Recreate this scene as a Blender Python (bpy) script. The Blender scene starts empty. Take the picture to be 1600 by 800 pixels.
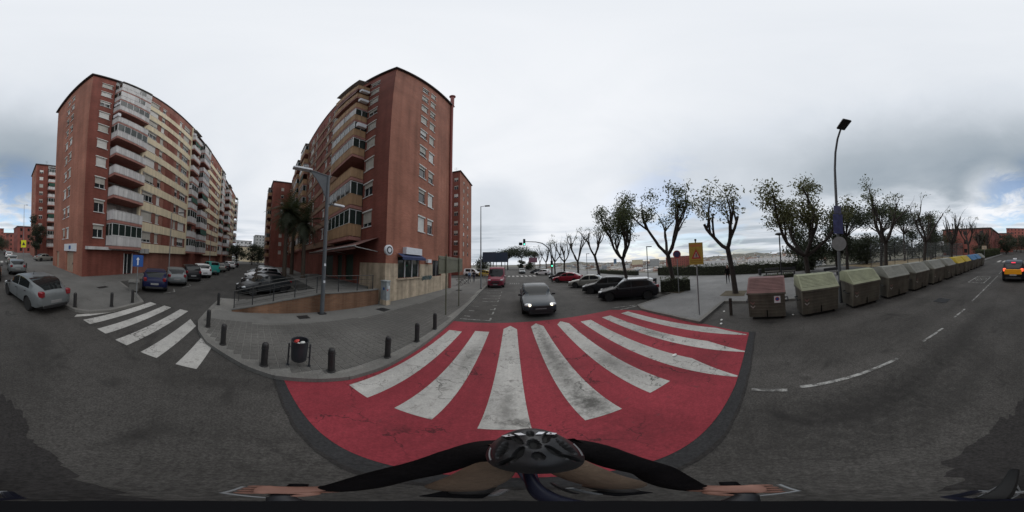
import bpy, bmesh, math, random
import numpy as np
from mathutils import Vector, Matrix, Quaternion
random.seed(11)
S = bpy.context.scene
COL = S.collection
R = math.radians
PI = math.pi

# ------------------------------------------------------------------ camera
CAM_H = 2.7
cd = bpy.data.cameras.new('camera')
cam = bpy.data.objects.new('camera', cd)
COL.objects.link(cam)
S.render.engine = 'CYCLES'
cd.type = 'PANO'
try:
    cd.cycles.panorama_type = 'EQUIRECTANGULAR'
except Exception:
    pass
try:
    cd.panorama_type = 'EQUIRECTANGULAR'
except Exception:
    pass
cd.clip_start = 0.02
cd.clip_end = 30000
Q = Matrix.Rotation(R(3.1), 4, 'X') @ Matrix.Rotation(R(0.6), 4, 'Y')
cam.matrix_world = Matrix.Translation((0, 0, CAM_H)) @ Q @ Matrix.Rotation(R(90), 4, 'X')
S.camera = cam
# ------------------------------------------------------------------ render / exposure
S.cycles.use_denoising = True
S.cycles.max_bounces = 6
S.cycles.transparent_max_bounces = 8
S.view_settings.view_transform = 'Standard'
S.view_settings.look = 'None'
S.view_settings.exposure = 0.0
S.view_settings.gamma = 1.0
# ------------------------------------------------------------------ world: overcast sky with a few breaks
SUN_AZ, SUN_EL = 20.0, 48.0
W = bpy.data.worlds.new('World')
S.world = W
W.use_nodes = True
nt = W.node_tree
nt.nodes.clear()
def wn(t, **k):
    n = nt.nodes.new(t)
    for a, b in k.items():
        setattr(n, a, b)
    return n
def wl(a, b):
    nt.links.new(a, b)
def wmath(op, a, b=None, c=None, clamp=False):
    n = wn('ShaderNodeMath', operation=op, use_clamp=clamp)
    for i, v in enumerate((a, b, c)):
        if v is None:
            continue
        if isinstance(v, (int, float)):
            n.inputs[i].default_value = v
        else:
            wl(v, n.inputs[i])
    return n.outputs[0]
def wmap(v, a, b, c, d, smooth=True):
    n = wn('ShaderNodeMapRange', interpolation_type='SMOOTHSTEP' if smooth else 'LINEAR')
    wl(v, n.inputs[0])
    for i, q in enumerate((a, b, c, d)):
        n.inputs[i + 1].default_value = q
    return n.outputs[0]
def dirv(az, el):
    a, e = R(az), R(el)
    return (math.sin(a) * math.cos(e), math.cos(a) * math.cos(e), math.sin(e))
tc = wn('ShaderNodeTexCoord')
vdir = tc.outputs['Generated']
def lobe(az, el, r0, r1):
    d = wn('ShaderNodeVectorMath', operation='DOT_PRODUCT')
    wl(vdir, d.inputs[0])
    d.inputs[1].default_value = dirv(az, el)
    return wmap(d.outputs['Value'], math.cos(R(r0)), math.cos(R(r1)), 0, 1)
sky = wn('ShaderNodeTexSky', sky_type='NISHITA', sun_disc=False, sun_elevation=R(SUN_EL), sun_rotation=R(SUN_AZ))
sep = wn('ShaderNodeSeparateXYZ')
wl(vdir, sep.inputs[0])
zc = wmath('MAXIMUM', sep.outputs[2], 0.0)
den = wmath('ADD', zc, 0.16)
cmb = wn('ShaderNodeCombineXYZ')
wl(wmath('DIVIDE', sep.outputs[0], den), cmb.inputs[0])
wl(wmath('DIVIDE', sep.outputs[1], den), cmb.inputs[1])
def cloudnoise(scale, detail, rough, dist=0.0, off=0.0):
    m = wn('ShaderNodeMapping')
    wl(cmb.outputs[0], m.inputs[0])
    m.inputs['Location'].default_value = (off, off * 1.7, 0)
    n = wn('ShaderNodeTexNoise')
    wl(m.outputs[0], n.inputs['Vector'])
    n.inputs['Scale'].default_value = scale
    n.inputs['Detail'].default_value = detail
    n.inputs['Roughness'].default_value = rough
    n.inputs['Distortion'].default_value = dist
    return n.outputs[0]
n1 = cloudnoise(0.42, 5, 0.5, 0.4, 3.1)
n2 = cloudnoise(1.3, 6, 0.55, 0.6, 8.4)
bright = wmap(n1, 0.30, 0.68, -0.025, 0.02)
fine = wmap(n2, 0.25, 0.75, -0.030, 0.026)
g = wmath('ADD', wmath('ADD', bright, fine), 0.845)
n3 = cloudnoise(0.9, 6, 0.6, 0.5, 1.2)
wob = wmap(n3, 0.25, 0.75, 0.72, 1.0)
# broad darker decks of cloud behind the rider and a brighter area ahead
zw = wmath('ADD', sep.outputs[2], wmap(n3, 0.25, 0.75, -0.07, 0.07))
deck = wmath('MULTIPLY', wmap(zw, 0.16, 0.40, 0, 1), wmap(zw, 0.86, 0.46, 0, 1))
g = wmath('SUBTRACT', g, wmath('MULTIPLY', wmath('MULTIPLY', wmath('MULTIPLY', lobe(152, 24, 66, 8), deck), wob), 0.42))
g = wmath('SUBTRACT', g, wmath('MULTIPLY', wmath('MULTIPLY', wmath('MULTIPLY', lobe(-160, 30, 50, 8), deck), wob), 0.16))
g = wmath('SUBTRACT', g, wmath('MULTIPLY', wmath('MULTIPLY', lobe(70, 14, 36, 6), wob), 0.14))
g = wmath('SUBTRACT', g, wmath('MULTIPLY', wmath('MULTIPLY', lobe(-8, 14, 20, 3), wob), 0.18))
g = wmath('ADD', g, wmath('MULTIPLY', lobe(-30, 42, 75, 10), 0.06))
g = wmath('ADD', g, wmath('MULTIPLY', lobe(170, 19, 14, 3), 0.30))
# low stratus streaks near the horizon
mp = wn('ShaderNodeMapping')
wl(vdir, mp.inputs[0])
mp.inputs['Scale'].default_value = (1.6, 1.6, 22.0)
ns = wn('ShaderNodeTexNoise')
wl(mp.outputs[0], ns.inputs['Vector'])
ns.inputs['Scale'].default_value = 1.4
ns.inputs['Detail'].default_value = 5
low = wmap(sep.outputs[2], 0.30, 0.05, 0, 1)
streak = wmath('MULTIPLY', wmap(ns.outputs[0], 0.38, 0.66, -0.06, 0.26), low)
g = wmath('SUBTRACT', g, streak)
g = wmath('MAXIMUM', wmath('MINIMUM', g, 0.97), 0.25)
ramp = wn('ShaderNodeValToRGB')
el = ramp.color_ramp.elements
el[0].position, el[0].color = 0.25, (0.20, 0.265, 0.33, 1)
el[1].position, el[1].color = 0.95, (0.93, 0.95, 0.985, 1)
e = ramp.color_ramp.elements.new(0.55); e.color = (0.42, 0.475, 0.53, 1)
e = ramp.color_ramp.elements.new(0.80); e.color = (0.72, 0.765, 0.825, 1)
wl(g, ramp.inputs[0])
# breaks in the cloud
hole = wmath('MAXIMUM', wmath('MULTIPLY', lobe(-178, 15, 20, 9), 0.80), wmath('MULTIPLY', lobe(60, 7, 34, 6), 0.55))
hole = wmath('MULTIPLY', hole, wmap(cloudnoise(1.35, 8, 0.60, 0.7, 5.2), 0.42, 0.58, 0.0, 1.0), clamp=True)
bg1 = wn('ShaderNodeBackground'); wl(ramp.outputs[0], bg1.inputs[0]); bg1.inputs[1].default_value = 1.0
bg2 = wn('ShaderNodeBackground'); wl(sky.outputs[0], bg2.inputs[0]); bg2.inputs[1].default_value = 0.15
mix = wn('ShaderNodeMixShader')
wl(hole, mix.inputs[0]); wl(bg1.outputs[0], mix.inputs[1]); wl(bg2.outputs[0], mix.inputs[2])
out = wn('ShaderNodeOutputWorld')
wl(mix.outputs[0], out.inputs[0])
# ------------------------------------------------------------------ sun (overcast: weak and wide)
sl = bpy.data.lights.new('sun', 'SUN')
sl.energy = 0.9
sl.angle = R(75)
sl.color = (1, 0.97, 0.93)
sun = bpy.data.objects.new('sun', sl)
COL.objects.link(sun)
sun.rotation_euler = Vector(dirv(SUN_AZ, SUN_EL)).to_track_quat('Z', 'Y').to_euler()

# ================================================================== helpers
class MB:
    def __init__(s):
        s.V, s.F, s.M = [], [], []
    def add(s, vs, fs, mi=0):
        o = len(s.V)
        s.V += [tuple(v) for v in vs]
        s.F += [tuple(i + o for i in f) for f in fs]
        s.M += [mi] * len(fs)
        return s
    def box(s, x0, x1, y0, y1, z0, z1, mi=0, T=None):
        vs = [(x, y, z) for z in (z0, z1) for y in (y0, y1) for x in (x0, x1)]
        if T is not None:
            vs = [T @ Vector(v) for v in vs]
        return s.add(vs, [(0, 2, 3, 1), (4, 5, 7, 6), (0, 1, 5, 4), (2, 6, 7, 3), (0, 4, 6, 2), (1, 3, 7, 5)], mi)
    def bbox(s, x0, x1, y0, y1, z0, z1, b=0.02, mi=0, T=None):
        """box with chamfered vertical and top edges"""
        pts = [(x0 + b, y0), (x1 - b, y0), (x1, y0 + b), (x1, y1 - b), (x1 - b, y1), (x0 + b, y1), (x0, y1 - b), (x0, y0 + b)]
        cx, cy = (x0 + x1) / 2, (y0 + y1) / 2
        vs = []
        for z, k in ((z0, 0), (z1 - b, 0), (z1, b)):
            for px, py in pts:
                vs.append((px - math.copysign(k, px - cx) if abs(px - cx) > 1e-6 else px, py - math.copysign(k, py - cy) if abs(py - cy) > 1e-6 else py, z))
        if T is not None:
            vs = [T @ Vector(v) for v in vs]
        fs = [tuple(range(7, -1, -1)), tuple(range(16, 24))]
        for r in range(2):
            for i in range(8):
                j = (i + 1) % 8
                fs.append((r * 8 + i, r * 8 + j, r * 8 + 8 + j, r * 8 + 8 + i))
        return s.add(vs, fs, mi)
    def tube(s, pts, rad, n=8, mi=0, caps=True):
        pts = [Vector(p) for p in pts]
        if not hasattr(rad, '__len__'):
            rad = [rad] * len(pts)
        vs, fs = [], []
        up = None
        for i, p in enumerate(pts):
            t = (pts[min(i + 1, len(pts) - 1)] - pts[max(i - 1, 0)])
            if t.length < 1e-9:
                t = Vector((0, 0, 1))
            t.normalize()
            if up is None:
                a = Vector((0, 0, 1)) if abs(t.z) < 0.9 else Vector((1, 0, 0))
                up = t.cross(a).normalized()
            up = (up - t * up.dot(t))
            if up.length < 1e-6:
                up = t.orthogonal()
            up.normalize()
            b = t.cross(up)
            for k in range(n):
                an = 2 * PI * k / n
                vs.append(p + (up * math.cos(an) + b * math.sin(an)) * rad[i])
        for i in range(len(pts) - 1):
            for k in range(n):
                j = (k + 1) % n
                fs.append((i * n + k, i * n + j, (i + 1) * n + j, (i + 1) * n + k))
        if caps:
            fs.append(tuple(range(n - 1, -1, -1)))
            fs.append(tuple((len(pts) - 1) * n + k for k in range(n)))
        return s.add(vs, fs, mi)
    def lathe(s, prof, n=16, mi=0, T=None, caps=True):
        vs, fs = [], []
        for r, z in prof:
            for k in range(n):
                a = 2 * PI * k / n
                v = Vector((r * math.cos(a), r * math.sin(a), z))
                vs.append(T @ v if T is not None else v)
        m = len(prof)
        for i in range(m - 1):
            for k in range(n):
                j = (k + 1) % n
                fs.append((i * n + k, i * n + j, (i + 1) * n + j, (i + 1) * n + k))
        if caps:
            fs.append(tuple(range(n - 1, -1, -1)))
            fs.append(tuple((m - 1) * n + k for k in range(n)))
        return s.add(vs, fs, mi)
    def prism(s, poly, z0, z1, mi=0, T=None, bottom=True):
        n = len(poly)
        vs = [Vector((p[0], p[1], z0)) for p in poly] + [Vector((p[0], p[1], z1)) for p in poly]
        if T is not None:
            vs = [T @ v for v in vs]
        fs = [tuple(range(n, 2 * n))]
        if bottom:
            fs.append(tuple(range(n - 1, -1, -1)))
        for i in range(n):
            j = (i + 1) % n
            fs.append((i, j, n + j, n + i))
        return s.add(vs, fs, mi)
    def ell(s, c, r, nu=12, nv=8, mi=0, T=None):
        prof = [(math.sin(PI * i / nv), -math.cos(PI * i / nv)) for i in range(nv + 1)]
        M = Matrix.Translation(c) @ Matrix.Diagonal((r[0], r[1], r[2], 1))
        if T is not None:
            M = T @ M
        prof = [(max(a, 0.001), b) for a, b in prof]
        return s.lathe(prof, nu, mi, M)
    def mesh(s, name, mats=None, smooth=None):
        me = bpy.data.meshes.new(name)
        me.from_pydata(s.V, [], s.F)
        if mats:
            for m in (mats if isinstance(mats, (list, tuple)) else [mats]):
                me.materials.append(m)
            if len(me.materials) > 1:
                me.polygons.foreach_set('material_index', s.M)
        if smooth is not None:
            me.polygons.foreach_set('use_smooth', [True] * len(me.polygons))
            me.set_sharp_from_angle(angle=R(smooth))
        me.update()
        return me

def link(name, me, parent=None, loc=(0, 0, 0), rz=0.0, rot=None, scale=None):
    o = bpy.data.objects.new(name, me)
    COL.objects.link(o)
    o.location = loc
    o.rotation_euler = rot if rot is not None else (0, 0, rz)
    if scale is not None:
        o.scale = scale
    if parent is not None:
        o.parent = parent
    return o
def part(name, mb, mats, parent=None, smooth=None, loc=(0, 0, 0), rz=0.0):
    return link(name, mb.mesh(name, mats, smooth), parent, loc, rz)
def tag(o, label, cat=None, group=None, kind=None):
    o['label'] = label
    if cat: o['category'] = cat
    if group: o['group'] = group
    if kind: o['kind'] = kind
    return o
def thing(name, label, cat, loc=(0, 0, 0), rz=0.0, group=None):
    o = link(name, None, None, loc, rz)
    return tag(o, label, cat, group)
def struct(name, mb, mats, parent=None, smooth=None, label=None):
    o = part(name, mb, mats, parent, smooth)
    o['kind'] = 'structure'
    if label: o['label'] = label
    return o
def copy_tree(src, loc, rz, label=None, parent=None):
    c = src.copy(); COL.objects.link(c)
    if parent is None:
        c.location = loc
        c.rotation_euler = (0, 0, rz)
        if label: c['label'] = label
    else:
        c.parent = parent
    for ch in src.children:
        copy_tree(ch, None, None, None, c)
    return c

# ------------------------------------------------------------------ materials
def mat(name, col, rough=0.7, metal=0.0, var=0.12, scale=3.0, bump=0.0, bscale=60.0, coat=0.0, emit=0.0, streak=0.0, spec=None, objspace=False, dirt=0.0, alpha=1.0):
    m = bpy.data.materials.new(name)
    m.use_nodes = True
    t = m.node_tree
    b = t.nodes['Principled BSDF']
    L = t.links.new
    b.inputs['Roughness'].default_value = rough
    b.inputs['Metallic'].default_value = metal
    b.inputs['Coat Weight'].default_value = coat
    if spec is not None:
        b.inputs['Specular IOR Level'].default_value = spec
    c = (col[0], col[1], col[2], 1)
    if emit > 0:
        b.inputs['Emission Color'].default_value = c
        b.inputs['Emission Strength'].default_value = emit
    if var > 0:
        if objspace:
            tcn = t.nodes.new('ShaderNodeTexCoord'); pos = tcn.outputs['Object']
        else:
            gm = t.nodes.new('ShaderNodeNewGeometry'); pos = gm.outputs['Position']
        n = t.nodes.new('ShaderNodeTexNoise')
        L(pos, n.inputs['Vector'])
        n.inputs['Scale'].default_value = scale
        n.inputs['Detail'].default_value = 6
        n.inputs['Roughness'].default_value = 0.65
        mr = t.nodes.new('ShaderNodeMapRange')
        L(n.outputs[0], mr.inputs[0])
        mr.inputs[1].default_value = 0.3; mr.inputs[2].default_value = 0.7
        mr.inputs[3].default_value = 1 - var; mr.inputs[4].default_value = 1 + var
        val = mr.outputs[0]
        if streak > 0:
            mp_ = t.nodes.new('ShaderNodeMapping')
            L(pos, mp_.inputs[0]); mp_.inputs['Scale'].default_value = (1, 1, 0.06)
            n2_ = t.nodes.new('ShaderNodeTexNoise')
            L(mp_.outputs[0], n2_.inputs['Vector'])
            n2_.inputs['Scale'].default_value = 3.0; n2_.inputs['Detail'].default_value = 4
            m2 = t.nodes.new('ShaderNodeMapRange')
            L(n2_.outputs[0], m2.inputs[0])
            m2.inputs[1].default_value = 0.35; m2.inputs[2].default_value = 0.7
            m2.inputs[3].default_value = 1.0; m2.inputs[4].default_value = 1 - streak
            mm = t.nodes.new('ShaderNodeMath'); mm.operation = 'MULTIPLY'
            L(val, mm.inputs[0]); L(m2.outputs[0], mm.inputs[1]); val = mm.outputs[0]
        vm = t.nodes.new('ShaderNodeVectorMath'); vm.operation = 'SCALE'
        vm.inputs[0].default_value = col[:3]
        L(val, vm.inputs['Scale'])
        L(vm.outputs[0], b.inputs['Base Color'])
        if bump > 0:
            n3_ = t.nodes.new('ShaderNodeTexNoise')
            L(pos, n3_.inputs['Vector']); n3_.inputs['Scale'].default_value = bscale; n3_.inputs['Detail'].default_value = 3
            bp = t.nodes.new('ShaderNodeBump'); bp.inputs['Strength'].default_value = bump; bp.inputs['Distance'].default_value = 0.02
            L(n3_.outputs[0], bp.inputs['Height']); L(bp.outputs[0], b.inputs['Normal'])
    else:
        b.inputs['Base Color'].default_value = c
    return m

def ground_mat(name, col, dark, crack=0.5, patch=0.35, speck=0.18, wear=None, wear_amt=0.0, crack_scale=0.55, stain=0.0, aniso=None, smears=()):
    """asphalt / paint / concrete seen from close by: speckle, patches, cracks, worn spots, stains"""
    m = bpy.data.materials.new(name); m.use_nodes = True
    t = m.node_tree; b = t.nodes['Principled BSDF']; L = t.links.new
    gm = t.nodes.new('ShaderNodeNewGeometry'); pos = gm.outputs['Position']
    def noise(scale, detail=5, rough=0.6, vec=None, dist=0.0):
        n = t.nodes.new('ShaderNodeTexNoise'); L(vec or pos, n.inputs['Vector'])
        n.inputs['Scale'].default_value = scale; n.inputs['Detail'].default_value = detail
        n.inputs['Roughness'].default_value = rough; n.inputs['Distortion'].default_value = dist
        return n
    def mrange(v, a, b_, c, d):
        q = t.nodes.new('ShaderNodeMapRange'); L(v, q.inputs[0])
        for i, x in enumerate((a, b_, c, d)): q.inputs[i + 1].default_value = x
        return q.outputs[0]
    def math_(op, x, y):
        q = t.nodes.new('ShaderNodeMath'); q.operation = op
        for i, v in enumerate((x, y)):
            if isinstance(v, (int, float)): q.inputs[i].default_value = v
            else: L(v, q.inputs[i])
        return q.outputs[0]
    def mixc(f, a, bb):
        q = t.nodes.new('ShaderNodeMix'); q.data_type = 'RGBA'
        L(f, q.inputs[0])
        for i, v in ((6, a), (7, bb)):
            if isinstance(v, tuple): q.inputs[i].default_value = (v[0], v[1], v[2], 1)
            else: L(v, q.inputs[i])
        return q.outputs[2]
    big = noise(0.5, 6, 0.62).outputs[0]
    val = mrange(big, 0.3, 0.7, 1 - patch, 1 + patch)
    if aniso:
        mp_ = t.nodes.new('ShaderNodeMapping'); L(pos, mp_.inputs[0]); mp_.inputs['Scale'].default_value = aniso
        tr = noise(1.0, 4, 0.6, mp_.outputs[0]).outputs[0]
        val = math_('MULTIPLY', val, mrange(tr, 0.35, 0.7, 1.06, 0.78))
    fine_ = noise(95, 3, 0.7).outputs[0]
    val = math_('MULTIPLY', val, mrange(fine_, 0.3, 0.7, 1 - speck, 1 + speck))
    gr = noise(34, 2, 0.6).outputs[0]
    val = math_('MULTIPLY', val, mrange(gr, 0.3, 0.7, 1 - speck, 1 + speck))
    mid_ = noise(9, 5, 0.7).outputs[0]
    val = math_('MULTIPLY', val, mrange(mid_, 0.3, 0.7, 1 - speck * 0.6, 1 + speck * 0.6))
    vm = t.nodes.new('ShaderNodeVectorMath'); vm.operation = 'SCALE'
    vm.inputs[0].default_value = col; L(val, vm.inputs['Scale'])
    c = vm.outputs[0]
    if wear:
        w = mrange(noise(5.0, 7, 0.72, dist=0.4).outputs[0], 0.62 - wear_amt, 0.74 - wear_amt, 0, 0.85)
        c = mixc(w, c, wear)
    if stain > 0:
        sm = mrange(noise(0.9, 5, 0.6, dist=0.8).outputs[0], 0.60, 0.75, 0, stain)
        c = mixc(sm, c, dark)
    for (sx, sy, rx, ry, amt) in smears:
        sb_ = t.nodes.new('ShaderNodeVectorMath'); sb_.operation = 'SUBTRACT'; L(pos, sb_.inputs[0]); sb_.inputs[1].default_value = (sx, sy, 0)
        sc_ = t.nodes.new('ShaderNodeVectorMath'); sc_.operation = 'MULTIPLY'; L(sb_.outputs[0], sc_.inputs[0]); sc_.inputs[1].default_value = (1 / rx, 1 / ry, 0)
        ln_ = t.nodes.new('ShaderNodeVectorMath'); ln_.operation = 'LENGTH'; L(sc_.outputs[0], ln_.inputs[0])
        edge = math_('ADD', ln_.outputs['Value'], mrange(noise(7, 6, 0.75).outputs[0], 0.25, 0.75, -0.75, 0.75))
        c = mixc(mrange(edge, 0.1, 1.3, amt, 0), c, dark)
    if crack > 0:
        jit = noise(1.6, 5, 0.6)
        ad = t.nodes.new('ShaderNodeVectorMath'); ad.operation = 'MULTIPLY_ADD'
        L(jit.outputs['Color'], ad.inputs[0]); ad.inputs[1].default_value = (1.1, 1.1, 0); L(pos, ad.inputs[2])
        fl = t.nodes.new('ShaderNodeVectorMath'); fl.operation = 'MULTIPLY'
        L(ad.outputs[0], fl.inputs[0]); fl.inputs[1].default_value = (1, 1, 0)
        vo = t.nodes.new('ShaderNodeTexVoronoi'); vo.feature = 'DISTANCE_TO_EDGE'
        L(fl.outputs[0], vo.inputs['Vector']); vo.inputs['Scale'].default_value = crack_scale
        ck = mrange(vo.outputs['Distance'], 0.0, 0.012, 1, 0)
        gate = mrange(noise(0.8, 3, 0.5).outputs[0], 0.42, 0.56, 0, crack)
        c = mixc(math_('MULTIPLY', ck, gate), c, dark)
    L(c, b.inputs['Base Color'])
    b.inputs['Roughness'].default_value = 0.88
    b.inputs['Specular IOR Level'].default_value = 0.25
    bp = t.nodes.new('ShaderNodeBump'); bp.inputs['Strength'].default_value = 0.35; bp.inputs['Distance'].default_value = 0.006
    L(fine_, bp.inputs['Height']); L(bp.outputs[0], b.inputs['Normal'])
    return m

def brick_mat(name, c1, c2, mortar, bw=0.28, bh=0.075, streak=0.25):
    m = bpy.data.materials.new(name); m.use_nodes = True
    t = m.node_tree; b = t.nodes['Principled BSDF']; L = t.links.new
    gm = t.nodes.new('ShaderNodeNewGeometry'); sp = t.nodes.new('ShaderNodeSeparateXYZ'); L(gm.outputs['Position'], sp.inputs[0])
    ad = t.nodes.new('ShaderNodeMath'); ad.operation = 'ADD'; L(sp.outputs[0], ad.inputs[0]); L(sp.outputs[1], ad.inputs[1])
    cb = t.nodes.new('ShaderNodeCombineXYZ'); L(ad.outputs[0], cb.inputs[0]); L(sp.outputs[2], cb.inputs[1])
    br = t.nodes.new('ShaderNodeTexBrick'); L(cb.outputs[0], br.inputs['Vector'])
    br.inputs['Color1'].default_value = (*c1, 1); br.inputs['Color2'].default_value = (*c2, 1); br.inputs['Mortar'].default_value = (*mortar, 1)
    br.inputs['Scale'].default_value = 1.0; br.inputs['Brick Width'].default_value = bw; br.inputs['Row Height'].default_value = bh
    br.inputs['Mortar Size'].default_value = 0.008; br.inputs['Bias'].default_value = 0.0
    n = t.nodes.new('ShaderNodeTexNoise'); L(gm.outputs['Position'], n.inputs['Vector']); n.inputs['Scale'].default_value = 0.35; n.inputs['Detail'].default_value = 7
    mr = t.nodes.new('ShaderNodeMapRange'); L(n.outputs[0], mr.inputs[0])
    for i, x in enumerate((0.3, 0.7, 0.78, 1.18)): mr.inputs[i + 1].default_value = x
    mp_ = t.nodes.new('ShaderNodeMapping'); L(gm.outputs['Position'], mp_.inputs[0]); mp_.inputs['Scale'].default_value = (1, 1, 0.05)
    n2_ = t.nodes.new('ShaderNodeTexNoise'); L(mp_.outputs[0], n2_.inputs['Vector']); n2_.inputs['Scale'].default_value = 1.6; n2_.inputs['Detail'].default_value = 5
    m2 = t.nodes.new('ShaderNodeMapRange'); L(n2_.outputs[0], m2.inputs[0])
    for i, x in enumerate((0.38, 0.7, 1.05, 1 - streak)): m2.inputs[i + 1].default_value = x
    mm = t.nodes.new('ShaderNodeMath'); mm.operation = 'MULTIPLY'; L(mr.outputs[0], mm.inputs[0]); L(m2.outputs[0], mm.inputs[1])
    vm = t.nodes.new('ShaderNodeVectorMath'); vm.operation = 'SCALE'; L(br.outputs[0], vm.inputs[0]); L(mm.outputs[0], vm.inputs['Scale'])
    L(vm.outputs[0], b.inputs['Base Color']); b.inputs['Roughness'].default_value = 0.9; b.inputs['Specular IOR Level'].default_value = 0.2
    bp = t.nodes.new('ShaderNodeBump'); bp.inputs['Strength'].default_value = 0.3; bp.inputs['Distance'].default_value = 0.006; bp.invert = True
    L(br.outputs['Fac'], bp.inputs['Height']); L(bp.outputs[0], b.inputs['Normal'])
    return m

def glass_mat(name, col, rough=0.05):
    return mat(name, col, rough, var=0.0, spec=0.32)

M = {}
M['asphalt'] = ground_mat('asphalt', (0.064, 0.0605, 0.0560), (0.021, 0.020, 0.019), 0.45, 0.28, 0.34, stain=0.8, aniso=(0.9, 0.09, 1), smears=[(1.55, -1.0, .55, 1.5, .75), (1.7, -4.5, .5, 2.2, .5), (-1.05, -0.75, .35, .16, .7), (-2.35, -0.25, .28, .12, .6), (-.9, -3.6, .4, 1.2, .4), (-1.7, -1.9, .25, .2, .5), (.9, -2.2, .3, 2.0, .35)])
M['asphalt_side'] = ground_mat('asphalt_side', (0.060, 0.057, 0.053), (0.02, 0.019, 0.018), 0.5, 0.22, 0.30, stain=0.5, aniso=(0.09, 0.9, 1))
M['asphalt_new'] = ground_mat('asphalt_patch', (0.034, 0.034, 0.035), (0.015, 0.015, 0.015), 0.4, 0.15, 0.25)
M['tar'] = ground_mat('tar', (0.030, 0.028, 0.027), (0.01, 0.01, 0.01), 0.0, 0.2, 0.3)
M['red_paint'] = ground_mat('red_road_paint', (0.255, 0.036, 0.048), (0.045, 0.016, 0.018), 0.95, 0.16, 0.16, wear=(0.12, 0.04, 0.045), wear_amt=0.02, crack_scale=0.8, stain=0.42, aniso=(1.3, 0.12, 1), smears=[(.9, 4.5, .35, 3.0, .35), (2.5, 4.0, .3, 3.0, .30), (-1.2, 3.2, .25, 2.5, .28), (3.3, 1.6, .9, .6, .3), (.5, 1.2, 1.2, .35, .3)])
M['white_paint'] = ground_mat('white_road_paint', (0.43, 0.42, 0.395), (0.06, 0.058, 0.052), 1.0, 0.18, 0.12, wear=(0.15, 0.14, 0.13), wear_amt=0.06, crack_scale=1.1, stain=0.45, aniso=(1.6, 0.14, 1), smears=[(.98, 4.6, .22, 2.6, .65), (1.0, 2.1, .25, .35, .8), (2.1, 3.2, .3, .8, .4), (3.6, 5.0, .3, .9, .5), (-.1, 2.2, .12, .7, .5), (.05, 1.85, .15, .12, .8), (-1.1, 4.0, .2, .8, .4), (4.2, 3.8, .3, .8, .5)])
M['worn_paint'] = ground_mat('worn_road_paint', (0.30, 0.30, 0.285), (0.08, 0.078, 0.072), 0.8, 0.25, 0.2, wear=(0.062, 0.059, 0.055), wear_amt=0.18)
M['concrete'] = ground_mat('pavement_concrete', (0.125, 0.122, 0.114), (0.05, 0.048, 0.045), 0.5, 0.18, 0.14, stain=0.4)
M['concrete_light'] = ground_mat('light_concrete', (0.155, 0.152, 0.142), (0.07, 0.067, 0.06), 0.5, 0.15, 0.13, stain=0.35)
M['plaza'] = ground_mat('plaza_concrete', (0.185, 0.184, 0.180), (0.06, 0.06, 0.058), 0.4, 0.18, 0.12, stain=0.35)
M['tile'] = ground_mat('paving_tile', (0.115, 0.111, 0.103), (0.045, 0.043, 0.04), 0.0, 0.24, 0.2, stain=0.5)
M['joint'] = ground_mat('tile_joint', (0.185, 0.180, 0.166), (0.09, 0.088, 0.08), 0.0, 0.3, 0.2)
M['kerb'] = ground_mat('kerb_stone', (0.165, 0.160, 0.148), (0.06, 0.058, 0.053), 0.0, 0.22, 0.16, stain=0.6)
M['soil'] = ground_mat('soil', (0.09, 0.075, 0.05), (0.04, 0.035, 0.025), 0.0, 0.4, 0.25)
M['sand'] = ground_mat('sand_court', (0.33, 0.26, 0.16), (0.16, 0.12, 0.08), 0.0, 0.2, 0.12)
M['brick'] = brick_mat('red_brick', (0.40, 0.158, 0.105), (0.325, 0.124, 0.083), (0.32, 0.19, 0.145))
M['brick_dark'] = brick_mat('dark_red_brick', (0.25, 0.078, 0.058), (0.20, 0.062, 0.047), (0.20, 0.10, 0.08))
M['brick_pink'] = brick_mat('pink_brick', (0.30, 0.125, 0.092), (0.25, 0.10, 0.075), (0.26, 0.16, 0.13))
M['brick_wall'] = brick_mat('ramp_brick', (0.255, 0.135, 0.08), (0.20, 0.10, 0.06), (0.20, 0.15, 0.11), streak=0.5)
M['brick_far'] = mat('far_red_brick', (0.27, 0.088, 0.07), 0.9, var=0.18, scale=0.3, streak=0.2)
M['cream'] = mat('cream_render', (0.74, 0.64, 0.45), 0.85, var=0.07, scale=0.8, streak=0.22)
M['ochre_dark'] = mat('ochre_band', (0.27, 0.155, 0.095), 0.85, var=0.14, scale=1.4, streak=0.3)
M['ochre'] = mat('ochre_panel', (0.42, 0.26, 0.14), 0.85, var=0.14, scale=1.4, streak=0.3)
M['beige_stone'] = mat('beige_stone_cladding', (0.56, 0.45, 0.325), 0.8, var=0.22, scale=2.2, streak=0.45)
M['white_panel'] = mat('white_balcony_panel', (0.62, 0.61, 0.60), 0.7, var=0.08, scale=2, streak=0.3)
M['grey_panel'] = mat('grey_panel', (0.40, 0.40, 0.39), 0.7, var=0.1, scale=2, streak=0.3)
M['pink_slab'] = mat('pink_slab_edge', (0.36, 0.17, 0.14), 0.85, var=0.12, scale=2, streak=0.2)
M['dark_roof'] = mat('dark_roof_edge', (0.075, 0.06, 0.06), 0.8, var=0.2, scale=1)
M['shutter'] = mat('beige_roller_shutter', (0.46, 0.44, 0.39), 0.7, var=0.12, scale=1.3, streak=0.15)
M['shutter_white'] = mat('white_roller_shutter', (0.62, 0.61, 0.58), 0.7, var=0.08, scale=1.3)
M['shutter_brown'] = mat('brown_shutter', (0.16, 0.09, 0.06), 0.75, var=0.15, scale=2)
M['alu'] = mat('white_window_frame', (0.62, 0.62, 0.61), 0.5, var=0.06)
M['pane'] = glass_mat('window_glass', (0.022, 0.026, 0.028))
M['pane_green'] = glass_mat('green_tinted_glass', (0.022, 0.032, 0.029))
M['awning_green'] = mat('green_awning', (0.015, 0.06, 0.04), 0.9, var=0.2)
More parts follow.
